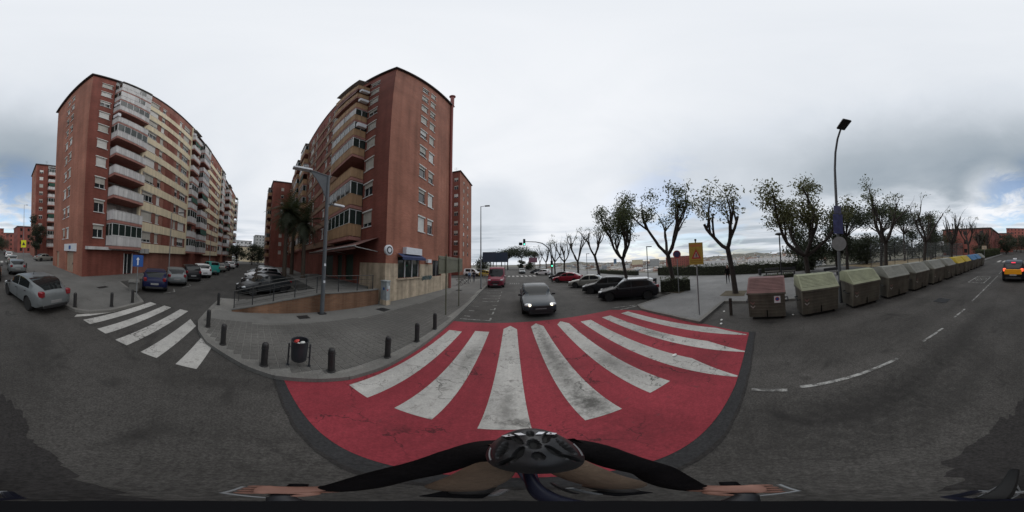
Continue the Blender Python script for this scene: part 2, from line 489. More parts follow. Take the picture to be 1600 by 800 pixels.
M['awning_brown'] = mat('brown_awning', (0.20, 0.10, 0.085), 0.9, var=0.2, streak=0.3)
M['navy'] = mat('navy_awning', (0.022, 0.034, 0.10), 0.8, var=0.15)
M['sign_white'] = mat('sign_white', (0.66, 0.67, 0.70), 0.5, var=0.06)
M['sign_blue'] = mat('sign_blue', (0.014, 0.075, 0.28), 0.5, var=0.08)
M['sign_red'] = mat('sign_red', (0.45, 0.03, 0.04), 0.5, var=0.06)
M['sign_yellow'] = mat('sign_yellow', (0.40, 0.275, 0.045), 0.55, var=0.18, scale=8)
M['sign_lime'] = mat('sign_fluorescent_yellow', (0.75, 0.78, 0.02), 0.55, var=0.05)
M['sign_back'] = mat('sign_back_grey_green', (0.115, 0.115, 0.075), 0.6, var=0.2, scale=2)
M['galv'] = mat('galvanised_steel', (0.26, 0.27, 0.275), 0.5, metal=0.5, var=0.14, scale=6)
M['rail_steel'] = mat('grimy_rail_steel', (0.085, 0.082, 0.078), 0.7, var=0.25, scale=8, spec=0.2)
M['lamp_blue'] = mat('grey_blue_lamp_steel', (0.085, 0.092, 0.10), 0.65, metal=0.0, var=0.14, scale=5)
M['dark_metal'] = mat('dark_metal', (0.032, 0.033, 0.036), 0.5, metal=0.3, var=0.2, scale=6)
M['black_iron'] = mat('black_iron', (0.019, 0.018, 0.018), 0.55, var=0.25, scale=9)
M['bin_metal'] = mat('litter_bin_metal', (0.038, 0.041, 0.048), 0.45, metal=0.3, var=0.18, scale=8)
M['plastic_black'] = mat('black_plastic', (0.005, 0.005, 0.006), 0.8, var=0.15, spec=0.1)
M['litter_red'] = mat('red_litter', (0.55, 0.05, 0.04), 0.6, var=0.1)
M['litter_white'] = mat('white_litter', (0.65, 0.65, 0.62), 0.6, var=0.1)
M['graffiti'] = mat('graffiti_teal', (0.06, 0.14, 0.16), 0.7, var=0.2)
M['cabinet'] = mat('utility_cabinet_paint', (0.34, 0.37, 0.38), 0.6, var=0.2, scale=7, streak=0.3)
M['beige_door'] = mat('beige_metal_door', (0.36, 0.27, 0.20), 0.6, var=0.15, streak=0.2)
M['green_door'] = mat('green_shop_shutter', (0.022, 0.05, 0.035), 0.6, var=0.2, streak=0.2)
M['dark_void'] = mat('dark_interior', (0.018, 0.016, 0.015), 0.9, var=0.2)
M['cont_body'] = mat('container_olive_body', (0.125, 0.115, 0.092), 0.6, var=0.22, scale=3, streak=0.35)
M['cont_lid_green'] = mat('container_pale_green_lid', (0.30, 0.32, 0.21), 0.6, var=0.12, scale=3, streak=0.2)
M['cont_lid_grey'] = mat('container_grey_lid', (0.24, 0.245, 0.215), 0.6, var=0.14, scale=3, streak=0.2)
M['cont_lid_red'] = mat('container_red_lid', (0.165, 0.078, 0.072), 0.6, var=0.16, scale=3, streak=0.2)
M['cont_lid_yellow'] = mat('container_yellow_lid', (0.48, 0.36, 0.04), 0.6, var=0.1, scale=3)
M['cont_lid_blue'] = mat('container_blue_lid', (0.07, 0.19, 0.36), 0.6, var=0.1, scale=3)
M['bark'] = mat('bark', (0.034, 0.027, 0.023), 0.95, var=0.35, scale=7, bump=0.5, bscale=18)
M['palm_bark'] = mat('palm_bark', (0.075, 0.055, 0.04), 0.95, var=0.3, scale=9)
def leaf_mat(name, c):
    m = mat(name, c, 0.65, var=0.40, scale=1.6)
    t = m.node_tree; b = t.nodes['Principled BSDF']
    tr = t.nodes.new('ShaderNodeBsdfTranslucent'); tr.inputs[0].default_value = (c[0] * 1.7, c[1] * 1.8, c[2] * 1.2, 1)
    mx = t.nodes.new('ShaderNodeMixShader'); mx.inputs[0].default_value = 0.25
    o = t.nodes['Material Output']
    t.links.new(b.outputs[0], mx.inputs[1]); t.links.new(tr.outputs[0], mx.inputs[2]); t.links.new(mx.outputs[0], o.inputs[0])
    return m
M['leaf'] = leaf_mat('leaf_green', (0.060, 0.072, 0.032))
M['leaf_dry'] = leaf_mat('leaf_olive', (0.085, 0.088, 0.04))
M['leaf_dark'] = leaf_mat('leaf_dark_evergreen', (0.028, 0.036, 0.020))
M['leaf_palm'] = leaf_mat('palm_frond', (0.042, 0.050, 0.026))
M['leaf_hedge'] = leaf_mat('hedge_leaf', (0.045, 0.055, 0.025))
M['hedge_core'] = mat('hedge_twigs', (0.02, 0.022, 0.013), 0.95, var=0.3, scale=6)
M['tyre'] = mat('tyre_rubber', (0.014, 0.014, 0.014), 0.85, var=0.15)
M['rim'] = mat('alloy_rim', (0.42, 0.43, 0.44), 0.35, metal=0.7, var=0.08)
M['car_glass'] = glass_mat('car_glass', (0.012, 0.015, 0.016), 0.03)
M['trim'] = mat('car_black_trim', (0.015, 0.015, 0.016), 0.6, var=0.15)
M['tail'] = mat('tail_lamp', (0.20, 0.010, 0.016), 0.2, var=0.0, coat=0.4)
M['tail_lit'] = mat('tail_lamp_lit', (1.0, 0.13, 0.06), 0.3, var=0.0, emit=1.1)
M['brake_lit'] = mat('high_brake_lamp_lit', (1.0, 0.04, 0.09), 0.3, var=0.0, emit=1.0)
M['head'] = mat('headlamp_glass', (0.55, 0.57, 0.58), 0.15, var=0.0, coat=0.5)
M['head_lit'] = mat('headlamp_lit', (1.0, 0.90, 0.66), 0.2, var=0.0, emit=2.2)
M['plate'] = mat('blurred_number_plate', (0.22, 0.22, 0.22), 0.6, var=0.12, scale=6)
M['sig_green'] = mat('green_signal_lamp', (0.12, 1.0, 0.62), 0.3, var=0.0, emit=2.5)
def paint(name, c, metal=0.0, rough=0.32):
    return mat('car_paint_' + name, c, rough, metal=metal * .4, var=0.06, scale=4, coat=0.0, spec=0.22)
P_SILVER = paint('silver', (0.155, 0.168, 0.172), 0.5)
P_GREY = paint('dark_grey_blue', (0.045, 0.055, 0.065), 0.3)
P_BLACK = paint('black', (0.010, 0.010, 0.012))
P_WHITE = paint('white', (0.66, 0.66, 0.66))
P_RED = paint('red', (0.24, 0.016, 0.030))
P_VANRED = paint('faded_van_red', (0.20, 0.03, 0.05))
P_BLUE = paint('navy_blue', (0.010, 0.013, 0.045))
P_TEAL = paint('teal', (0.045, 0.30, 0.26))
P_CHAMP = paint('champagne', (0.24, 0.24, 0.215), 0.4)
P_YELLOW = paint('taxi_yellow', (0.58, 0.24, 0.012))
P_DARK = paint('dark', (0.022, 0.024, 0.026))

# ================================================================== ground, roads, pavements
def smooth01(t):
    t = max(0.0, min(1.0, t)); return t * t * (3 - 2 * t)
def terrain(x, y):
    d = math.hypot(x, y)
    k = smooth01((x - 29 + 0.35 * max(0.0, y - 110)) / 90.0) * smooth01((y + 140) / 90.0)
    z = -0.05 - 34 * k
    az = math.degrees(math.atan2(x, y))
    far = smooth01((d - 2600) / 2600.0)
    hill = 70 * math.exp(-((az - 108) / 20.0) ** 2) + 80 * math.exp(-((az - 82) / 14.0) ** 2) + 75 * math.exp(-((az - 21) / 8.0) ** 2) + 30
    z += far * k * hill * (0.85 + 0.15 * math.sin(az * 0.9) + 0.08 * math.sin(az * 2.7))
    return z
mb = MB()
radii = [0.0] + [1.5 * 1.135 ** i for i in range(70)]
NA = 180
mb.V.append((0, 0, -0.05))
for r in radii[1:]:
    for k in range(NA):
        a = 2 * PI * k / NA
        x, y = r * math.sin(a), r * math.cos(a)
        mb.V.append((x, y, terrain(x, y)))
for k in range(NA):
    mb.F.append((0, 1 + (k + 1) % NA, 1 + k)); mb.M.append(0)
for i in range(len(radii) - 2):
    for k in range(NA):
        j = (k + 1) % NA
        mb.F.append((1 + i * NA + k, 1 + i * NA + j, 1 + (i + 1) * NA + j, 1 + (i + 1) * NA + k)); mb.M.append(0)
M['terrain'] = mat('scrub_and_suburb_ground', (0.105, 0.10, 0.075), 0.95, var=0.35, scale=0.02)
struct('ground', mb, M['terrain'], smooth=60)

def sheet(poly, z):
    m = MB(); m.add([(p[0], p[1], z) for p in poly], [tuple(range(len(poly)))]); return m
def ccw(poly):
    a = sum(poly[i][0] * poly[(i + 1) % len(poly)][1] - poly[(i + 1) % len(poly)][0] * poly[i][1] for i in range(len(poly)))
    return poly if a > 0 else poly[::-1]
struct('main_road', sheet([(-4.2, -150), (12, -150), (12, 200), (-4.2, 200)], 0.0), M['asphalt'])
struct('side_street', sheet([(-130, -9), (-4.2, -12.5), (-4.2, 3.9), (-130, 7)], 0.0), M['asphalt_side'])
struct('junction_ahead', sheet([(-40, 32), (-4.2, 30), (-4.2, 46), (-40, 46)], 0.0), M['asphalt'])

MIDP = [(-9.6, -2.0), (-7.8, -2.04), (-6.6, -2.02), (-5.75, -1.98), (-4.95, -1.68), (-4.28, -1.2), (-3.79, -0.62), (-3.3, -0.05), (-2.95, 0.46), (-2.68, 1.2), (-2.52, 1.75), (-2.46, 2.6), (-2.5, 3.9), (-2.56, 5.4), (-2.64, 7.5), (-2.85, 12.4), (-3.05, 15.6), (-3.15, 23), (-3.6, 27), (-5.0, 29.6)]
mid_poly = MIDP + [(-60, 29.6), (-75, 20), (-75, 5.2), (-10.2, 3.4)]
LEFTP = [(-3.3, -90), (-3.1, -40), (-2.95, -25), (-2.8, -12), (-2.86, -6.6), (-3.02, -5.9), (-3.45, -5.45), (-4.37, -5.17), (-5.35, -5.16), (-6.40, -5.12), (-7.3, -6.35), (-9.2, -10.0)]
left_poly = LEFTP + [(-130, -5.5), (-130, -90)]
RIGHTP = [(8.9, -24), (8.9, 2.62), (5.7, 2.70), (5.95, 4.2), (6.05, 6.1), (6.5, 6.9), (10.2, 6.95), (10.25, 12), (10.3, 24), (10.3, 90)]
right_poly = RIGHTP + [(25.5, 90), (25.5, -62), (7.8, -62), (7.8, -25.5)]
ZS = 0.12
def pavement(name, poly, m_):
    q = MB(); p = ccw(poly)
    q.prism(p, -0.04, ZS - 0.012, bottom=False)
    return struct(name, q, m_)
pv_mid = pavement('pavement_corner', mid_poly, M['joint'])
pv_left = pavement('pavement_left', left_poly, M['concrete'])
pv_right = pavement('plaza_pavement', right_poly, M['plaza'])

def kerbs(pts, parent, width=0.16, maxl=0.9, side=1, z=ZS, lim=40):
    """individual kerb stones along a polyline; side=+1 puts the stone to the left of the direction"""
    for i in range(len(pts) - 1):
        a, b = Vector(pts[i]), Vector(pts[i + 1])
        if min(a.length, b.length) > lim and i not in (0,):
            continue
        d = b - a; L_ = d.length; n = max(1, round(L_ / maxl)); d.normalize()
        nn = Vector((-d.y, d.x)) * side
        for k in range(n):
            s0 = L_ * k / n + 0.006; s1 = L_ * (k + 1) / n - 0.006
            o0 = 0.012
            p = [a + d * s0 - nn * o0, a + d * s1 - nn * o0, a + d * s1 + nn * width, a + d * s0 + nn * width]
            q = MB(); c = sum(p, Vector((0, 0))) / 4
            q.prism(ccw([(v.x - c.x, v.y - c.y) for v in p]), -0.03, z + random.uniform(-0.003, 0.004))
            part('kerb_stone', q, M['kerb'], parent, loc=(c.x, c.y, 0))
def split_line(pts, step):
    out_ = [pts[0]]
    for a, b in zip(pts, pts[1:]):
        L_ = math.dist(a, b); n = max(1, math.ceil(L_ / step))
        out_ += [(a[0] + (b[0] - a[0]) * k / n, a[1] + (b[1] - a[1]) * k / n) for k in range(1, n + 1)]
    return out_
kerbs(MIDP, pv_mid, side=1, lim=31)
kerbs(LEFTP, pv_left, side=1, lim=31)
kerbs(RIGHTP, pv_right, side=-1, lim=31)

# paving tiles (20 cm) on the corner pavement
def inside(p, poly):
    c = False; n = len(poly); x, y = p
    for i in range(n):
        x1, y1 = poly[i]; x2, y2 = poly[(i + 1) % n]
        if (y1 > y) != (y2 > y) and x < (x2 - x1) * (y - y1) / (y2 - y1) + x1: c = not c
    return c
def seg_dist(p, pts):
    best = 9e9; P_ = Vector(p)
    for a, b in zip(pts, pts[1:]):
        A, B = Vector(a), Vector(b); t = max(0, min(1, (P_ - A).dot(B - A) / (B - A).length_squared)); best = min(best, (P_ - A - (B - A) * t).length)
    return best
tiles = []
TS = 0.2
for ix in range(-36, -11):
    for iy in range(-11, 70):
        x, y = (ix + 0.5) * TS, (iy + 0.5) * TS
        if inside((x, y), mid_poly) and seg_dist((x, y), MIDP) > 0.27 and x > -6.1 + 0.045 * y:
            tiles.append((math.hypot(x, y), x, y))
tiles.sort()
tm = MB(); tm.bbox(-0.092, 0.092, -0.092, 0.092, -0.02, 0.0, 0.006)
tile_mesh = tm.mesh('paving_tile', M['tile'])
for _, x, y in tiles[:300]:
    link('paving_tile', tile_mesh, pv_mid, (x, y, ZS + random.uniform(-0.003, 0.0025)), random.uniform(-0.008, 0.008))
rest = MB()
for _, x, y in tiles[300:]:
    z = ZS + random.uniform(-0.003, 0.0025)
    rest.add([(x - .092, y - .092, z), (x + .092, y - .092, z), (x + .092, y + .092, z), (x - .092, y + .092, z)], [(0, 1, 2, 3)])
o = part('farther_paving_tiles', rest, M['tile'], pv_mid); o['kind'] = 'stuff'
# plain cast concrete strip along the ramp, wide slabs further on
q = MB()
strip = [(-7.3, -1.7), (-6.2, -1.75), (-6.12, 0), (-6.0, 3), (-5.75, 8), (-5.6, 14), (-5.6, 29.3), (-74, 29.3), (-74, 6.0), (-12, 4.5), (-7.3, 0)]
q.add([(p[0], p[1], ZS) for p in ccw(strip)], [tuple(range(len(strip)))])
struct('concrete_strip', q, M['concrete_light'], pv_mid)
q = MB()
strip = [(-5.58, 14.1), (-3.35, 14.1), (-3.4, 23), (-3.9, 26.8), (-5.1, 29.2), (-5.58, 29.2)]
q.add([(p[0], p[1], ZS) for p in ccw(strip)], [tuple(range(len(strip)))])
struct('slab_strip', q, M['concrete'], pv_mid)

# ---- road markings: sheets of paint
def marking(name, polys, m_, z, label, cat=None):
    for i, p in enumerate(polys):
        o = struct(name, sheet(ccw(p), z), m_)
red = [(-2.93, 0.64), (-0.6, 0.74), (2.6, 0.68), (5.2, 0.76), (5.75, 2.5), (5.72, 2.72), (5.93, 4.2), (6.03, 6.1), (5.6, 6.85), (5.0, 7.45), (2.3, 7.42), (0.5, 7.32), (-2.3, 7.06), (-2.62, 7.04), (-2.56, 5.4), (-2.5, 3.9), (-2.46, 2.6), (-2.52, 1.75), (-2.68, 1.2), (-2.93, 0.66)]
struct('red_crossing_paint', sheet(ccw(red[:-1]), 0.008), M['red_paint'], label='red painted band under the zebra stripes')
band = [(-3.05, 0.47), (-0.6, 0.54), (2.6, 0.49), (5.28, 0.55), (5.3, 0.78), (2.6, 0.70), (-0.6, 0.76), (-2.85, 0.66)]
struct('asphalt_patch_strip', sheet(ccw(band), 0.004), M['asphalt_new'])
seam = [(-3.05, 0.475), (-0.6, 0.545), (2.6, 0.495), (5.28, 0.555)]
q = MB()
sp_ = split_line(seam, 0.25)
wv = [(x, y + random.uniform(-.012, .012), 0.012 + random.uniform(0, .012)) for x, y in sp_]
q.add([(x, y - w, 0.0065) for x, y, w in wv] + [(x, y + w, 0.0065) for x, y, w in wv], [(i, i + 1, len(wv) + i + 1, len(wv) + i) for i in range(len(wv) - 1)])
struct('tar_joint', q, M['tar'])
# zebra stripes: (x left, x right, near y, far y, near shape, far point)
zeb = [(-2.36, -1.86, 1.64, 5.92, 0, 0), (-1.40, -0.87, 1.72, 6.12, 0, 0), (-0.36, 0.16, 1.68, 6.85, 0, 1), (0.73, 1.24, 1.73, 7.05, 0, 1), (1.83, 2.33, 1.78, 7.05, 0, 1), (2.86, 3.36, 0.70, 6.62, 1, 0), (3.95, 4.42, 0.72, 6.62, 1, 0), (5.02, 5.48, 0.82, 6.55, 1, 0)]
for x0, x1, y0, y1, near, far in zeb:
    p = []
    if near:
        p += [(x0, y0), (x0 + 0.05, y0), (x1, y0 + 1.15)]
    else:
        p += [(x0, y0 + random.uniform(-.02, .02)), (x1, y0 + random.uniform(-.02, .02))]
    if far:
        p += [(x1, y1 - 0.42), ((x0 + x1) / 2, y1), (x0, y1 - 0.38)]
    else:
        p += [(x1, y1), (x0, y1)]
    struct('zebra_stripe', sheet(ccw(p), 0.012), M['white_paint'])
for y0, y1, xa, xb, xc in [(-5.03, -4.60, -2.92, -6.85, -6.80), (-4.17, -3.74, -2.95, -6.85, -6.80), (-3.28, -2.85, -2.95, -6.85, -6.80), (-2.38, -1.93, -2.97, -5.95, -5.4), (-1.46, -1.0, -3.0, -4.6, -4.12)]:
    struct('side_zebra_stripe', sheet(ccw([(xa, y0), (xa - .02, y1), (xc, y1), (xb, y0)]), 0.012), M['white_paint'])
struct('kerb_paint_wedge', sheet(ccw([(-2.75, -5.42), (-2.95, -5.6), (-3.3, -5.5), (-4.6, -5.12), (-3.3, -5.28)]), 0.012), M['white_paint'])
for y0, y1 in [(0.40, -0.15), (-0.35, -2.35), (-3.35, -4.35), (-5.3, -6.3), (-7.4, -14.8), (-16, -22), (-24, -34)]:
    struct('lane_dash', sheet(ccw([(2.43, y0), (2.51, y0), (2.46, y1), (2.38, y1)]), 0.012), M['worn_paint'])
for y0, y1 in [(-9.2, -10.0), (-10.6, -11.4), (-12.4, -13.2)]:
    struct('bay_dash', sheet([(-0.55, y1), (-0.45, y1), (-0.45, y0), (-0.55, y0)], 0.012), M['worn_paint'])
# bicycle stencil in a box on the road
q = MB()
def rl(m, x0, y0, x1, y1, w, z=0.012):
    d = Vector((x1 - x0, y1 - y0)).normalized(); n = Vector((-d.y, d.x)) * w / 2
    m.add([(x0 - n.x, y0 - n.y, z), (x1 - n.x, y1 - n.y, z), (x1 + n.x, y1 + n.y, z), (x0 + n.x, y0 + n.y, z)], [(0, 1, 2, 3)])
bx0, bx1, by0, by1 = 2.95, 4.15, -14.2, -11.6
for a in ((bx0, by0, bx1, by0), (bx1, by0, bx1, by1), (bx1, by1, bx0, by1), (bx0, by1, bx0, by0)):
    rl(q, *a, 0.10)
for cx in (3.3, 3.8):
    for k in range(10):
        a0, a1 = 2 * PI * k / 10, 2 * PI * (k + 1) / 10
        rl(q, cx + .2 * math.cos(a0), -13.1 + .45 * math.sin(a0), cx + .2 * math.cos(a1), -13.1 + .45 * math.sin(a1), 0.05, 0.0121)
rl(q, 3.3, -13.1, 3.5, -12.4, .05, .0122); rl(q, 3.5, -12.4, 3.75, -12.4, .05, .0123); rl(q, 3.8, -13.1, 3.7, -12.1, .05, .0124)
struct('bicycle_stencil', q, M['worn_paint'])
# motorcycle bay marks beside the kerb ahead
for y, x0, x1 in [(7.45, -2.45, -1.0), (11.6, -2.15, -1.02), (12.6, -2.3, -1.04), (13.8, -2.2, -1.06), (8.5, -1.3, -1.0), (9.4, -1.3, -1.0), (10.5, -1.3, -1.0), (7.95, -2.4, -2.1), (9.0, -2.45, -2.1), (10.1, -2.5, -2.1), (15.3, -2.6, -1.1), (16.8, -2.6, -1.1)]:
    struct('bay_mark', sheet([(x0, y), (x1, y), (x1, y + .09), (x0, y + .09)], 0.012), M['worn_paint'])
for y0, y1 in [(7.6, 7.95), (8.6, 9.0), (9.5, 9.9), (11.7, 12.1), (12.75, 13.0), (13.95, 14.4), (15.5, 16.2)]:
    struct('bay_mark', sheet([(-1.08, y0), (-0.99, y0), (-0.99, y1), (-1.08, y1)], 0.0118), M['worn_paint'])
q = MB()
for k in range(5):
    rl(q, -0.35 + k * .3, 22.4, -0.35 + k * .3 + .12, 24.0, 0.13)
rl(q, -0.45, 22.6, 1.0, 22.6, .18, .0121)
struct('road_lettering', q, M['worn_paint'])
for k in range(9):
    struct('far_crossing_stripe', sheet([(-3.0 + k * 1.0, 36.5), (-2.5 + k * 1.0, 36.5), (-2.5 + k * 1.0, 40), (-3.0 + k * 1.0, 40)], 0.012), M['white_paint'])
for a in [((-9.0, -5.6), (-9.9, -5.25)), ((-9.9, -5.25), (-10.7, -5.75)), ((-11.6, -5.5), (-12.6, -5.2)), ((-12.6, -5.2), (-13.3, -5.6)), ((-15.0, -5.4), (-15.9, -5.1)), ((-18.5, -5.2), (-19.4, -4.9))]:
    q = MB(); rl(q, *a[0], *a[1], .09); struct('bay_mark', q, M['worn_paint'])
for a in [((5.4, 7.1), (7.4, 6.9), .1), ((7.4, 6.95), (8.7, 7.0), .1), ((5.3, 7.75), (6.6, 7.2), .09)]:
    q = MB(); rl(q, *a[0], *a[1], a[2]); struct('bay_mark', q, M['worn_paint'])
for k in range(6):
    y = 11.3 + k * 3.6
    q = MB(); rl(q, 5.6, y + .5, 6.4, y - .15, .09); struct('bay_mark', q, M['worn_paint'])
for k in range(8):
    struct('far_back_crossing_stripe', sheet([(-2.6 + k * 1.0, -32), (-2.1 + k * 1.0, -32), (-2.1 + k * 1.0, -28.5), (-2.6 + k * 1.0, -28.5)], 0.012), M['white_paint'])
# dark tarry repair patch on the road under the front wheel side
pts = []
for k in range(110):
    a = 2 * PI * k / 110
    rr = 1 + 0.16 * math.sin(3 * a + 1) + 0.08 * math.sin(7 * a) + 0.05 * math.sin(19 * a + 2) + random.uniform(-.06, .06)
    pts.append((-0.02 + 0.32 * rr * math.cos(a), -0.95 + 0.95 * rr * math.sin(a)))
struct('tar_repair_patch', sheet(ccw(pts), 0.004), M['tar'])

# ================================================================== apartment blocks
class Face:
    """wall plane seen from outside: s runs to the viewer's right, d outward, z up"""
    def __init__(f, C, n):
        f.C, f.n, f.u = C, n, (-n[1], n[0])
        f.rz = math.atan2(f.u[1], f.u[0])
    def w(f, s, d, z):
        return (f.C[0] + f.u[0] * s + f.n[0] * d, f.C[1] + f.u[1] * s + f.n[1] * d, z)
    def box(f, m, s0, s1, d0, d1, z0, z1, mi=0):
        vs = [f.w(s, d, z) for z in (z0, z1) for d in (d1, d0) for s in (s0, s1)]
        m.add(vs, [(0, 2, 3, 1), (4, 5, 7, 6), (0, 1, 5, 4), (2, 6, 7, 3), (0, 4, 6, 2), (1, 3, 7, 5)], mi)
def wall_holes(m, f, s0, s1, z0, z1, holes, d=0.0, depth=0.22, mi=0):
    hs = [h for h in holes if h[1] > s0 and h[0] < s1]
    ss = sorted(set([s0, s1] + [v for h in hs for v in h[:2]]))
    zs = sorted(set([z0, z1] + [v for h in hs for v in h[2:]]))
    for a, b in zip(ss, ss[1:]):
        for c, e in zip(zs, zs[1:]):
            ms, mz = (a + b) / 2, (c + e) / 2
            if any(h[0] < ms < h[1] and h[2] < mz < h[3] for h in hs):
                continue
            m.add([f.w(a, d, c), f.w(b, d, c), f.w(b, d, e), f.w(a, d, e)], [(0, 1, 2, 3)], mi)
    for a, b, c, e in hs:
        p = [(a, c), (b, c), (b, e), (a, e)]
        for i in range(4):
            (sa, za), (sb, zb) = p[i], p[(i + 1) % 4]
            m.add([f.w(sa, d, za), f.w(sa, d - depth, za), f.w(sb, d - depth, zb), f.w(sb, d, zb)], [(0, 1, 2, 3)], mi)
        m.add([f.w(a, d - depth, c), f.w(b, d - depth, c), f.w(b, d - depth, e), f.w(a, d - depth, e)], [(0, 1, 2, 3)], mi)

_win = {}
def win_mesh(kind, w, h, f=0.0):
    key = (kind, round(w, 2), round(h, 2), f)
    if key in _win: return _win[key]
    m = MB()
    if kind == 'frame':
        t = 0.055
        m.box(-w/2, w/2, 0.10, 0.15, -h/2, -h/2 + t); m.box(-w/2, w/2, 0.10, 0.15, h/2 - t, h/2)
        m.box(-w/2, -w/2 + t, 0.10, 0.15, -h/2 + t, h/2 - t); m.box(w/2 - t, w/2, 0.10, 0.15, -h/2 + t, h/2 - t)
        n = max(1, round(w / 0.75))
        for k in range(1, n):
            x = -w/2 + w * k / n; m.box(x - .03, x + .03, 0.10, 0.15, -h/2 + t, h/2 - t)
        me = m.mesh('window', M['alu'])
    elif kind in ('pane',):
        m.box(-w/2 + .05, w/2 - .05, 0.12, 0.14, -h/2 + .05, h/2 - .05); me = m.mesh('pane', M['pane'])
    elif kind == 'sill':
        m.box(-w/2 - .06, w/2 + .06, -0.06, 0.10, -h/2 - .06, -h/2 + .01); me = m.mesh('sill', M['alu'])
    elif kind == 'lintel':
        m.box(-w/2 - .06, w/2 + .06, -0.05, 0.06, h/2 - .02, h/2 + .10); me = m.mesh('lintel', M['shutter_white'])
    else:
        hh = h * f
        n = max(2, int(hh / 0.11)); z = h/2
        for k in range(n):
            m.box(-w/2 + .02, w/2 - .02, 0.055, 0.09, z - hh / n + .008, z); z -= hh / n
        me = m.mesh('roller_shutter', M[kind])
    _win[key] = me
    return me
FR = [0.25, 0.5, 0.75, 1.0, 1.0, 0.35, 1.0, 0.6]
def window(root, f, s, z, w, h, d=0.0, rnd=random, sh='shutter', lint=True, detail=True):
    org = Vector(root.location)
    loc = Vector(f.w(s, d, z)) - org
    o = link('window', win_mesh('frame', w, h), root, loc, f.rz)
    link('pane', win_mesh('pane', w, h), o)
    fr = rnd.choice(FR)
    if fr > 0: link('roller_shutter', win_mesh(rnd.choice([sh, sh, 'shutter_white']), w, h, fr), o)
    if detail:
        link('sill', win_mesh('sill', w, h), o)
        if lint: link('lintel', win_mesh('lintel', w, h), o)
    return o
_bal = {}
def balc_mesh(kind, w, p, col=None, hp=0.95):
    key = (kind, round(w, 2), p, col, hp)
    if key in _bal: return _bal[key]
    m = MB()
    if kind == 'balcony':
        m.box(-w/2, w/2, -p, 0.93, -0.30, -0.02, 0); me = m.mesh('balcony', M[col])
    elif kind == 'parapet':
        n = max(2, round(w / 0.62)); t = .06
        for k in range(n):
            a, b = -w/2 + w * k / n, -w/2 + w * (k + 1) / n
            m.box(a + .012, b - .012, -p - .02, -p + t, 0.03, hp)
        k = max(1, round(p / .6))
        for j in range(k):
            a, b = -p + t + (p - t) * j / k, -p + t + (p - t) * (j + 1) / k
            for x in (-w/2, w/2 - t):
                m.box(x, x + t, a + .012, b - .012, 0.03, hp)
        m.box(-w/2 - .02, w/2 + .02, -p - .04, -p + .08, hp + .003, hp + .05)
        for x in (-w/2 - .02, w/2 - .08): m.box(x, x + .10, -p + .083, 0, hp + .003, hp + .05)
        m.box(-w/2 + .03, w/2 - .03, -p + .015, -p + .03, -.01, hp)
        me = m.mesh('parapet', M[col])
    elif kind == 'glazing':
        n = max(3, round(w / .85)); z0, z1 = hp + .055, 2.22; t = .05
        for k in range(n + 1):
            x = -w/2 + (w - t) * k / n; m.box(x, x + t, -p - .01, -p + t, z0, z1)
        for z in (z0, z1 - t): m.box(-w/2 + t, w/2 - t, -p, -p + t - .005, z + .002, z + t - .002)
        for x in (-w/2, w/2 - t):
            m.box(x, x + t, -p * .5, -p * .5 + t, z0, z1); m.box(x + .004, x + t - .004, -p + t, 0, z1 - t, z1 - .002)
        me = m.mesh('glazing_frame', M['alu'])
    elif kind == 'glass':
        z0, z1 = hp + .06, 2.2
        m.box(-w/2 + .03, w/2 - .03, -p + .02, -p + .03, z0, z1)
        for x in (-w/2 + .02, w/2 - .03): m.box(x, x + .01, -p + .03, 0, z0, z1)
        me = m.mesh('glazing_glass', M['pane_green'])
    elif kind == 'blind':
        m.add([(-w/2 + .1, -p - .12, 1.25), (w/2 - .1, -p - .12, 1.25), (w/2 - .1, -p + .05, 2.3), (-w/2 + .1, -p + .05, 2.3)], [(0, 1, 2, 3)])
        m.add([(-w/2 + .1, -p - .12, 1.25), (w/2 - .1, -p - .12, 1.25), (w/2 - .1, -p - .12, 1.1), (-w/2 + .1, -p - .12, 1.1)], [(3, 2, 1, 0)])
        me = m.mesh('awning', M[col])
    elif kind == 'whiteclad':
        m.box(-w/2 + .05, w/2 * .1, -p - .015, -p + .02, hp + .06, 2.2); m.box(w/2 * .55, w/2 - .05, -p - .015, -p + .02, hp + .06, 2.2)
        me = m.mesh('screen_panel', M['white_panel'])
    elif kind == 'unit':
        m.box(-.4, .4, -.34, 0.0, -.28, .28); m.lathe([(.2, .345), (.2, .352)], 12, 0, Matrix.Rotation(PI / 2, 4, 'X'))
        me = m.mesh('air_conditioner', M['sign_white'])
    _bal[key] = me
    return me
def balcony(root, f, s, z, w, p, slab, par, mode, d=0.0):
    loc = Vector(f.w(s, d, z)) - Vector(root.location)
    o = link('balcony', balc_mesh('balcony', w, p, slab), root, loc, f.rz)
    link('parapet', balc_mesh('parapet', w, p, par), o)
    if mode == 'glass':
        link('glazing_frame', balc_mesh('glazing', w, p), o); link('glazing_glass', balc_mesh('glass', w, p), o)
    elif mode == 'white':
        link('glazing_frame', balc_mesh('glazing', w, p), o); link('screen_panel', balc_mesh('whiteclad', w, p), o); link('glazing_glass', balc_mesh('glass', w, p), o)
    elif mode == 'blind':
        link('awning', balc_mesh('blind', w, p, 'awning_green'), o)
    elif mode == 'brownblind':
        link('awning', balc_mesh('blind', w, p, 'awning_brown'), o)
    return o

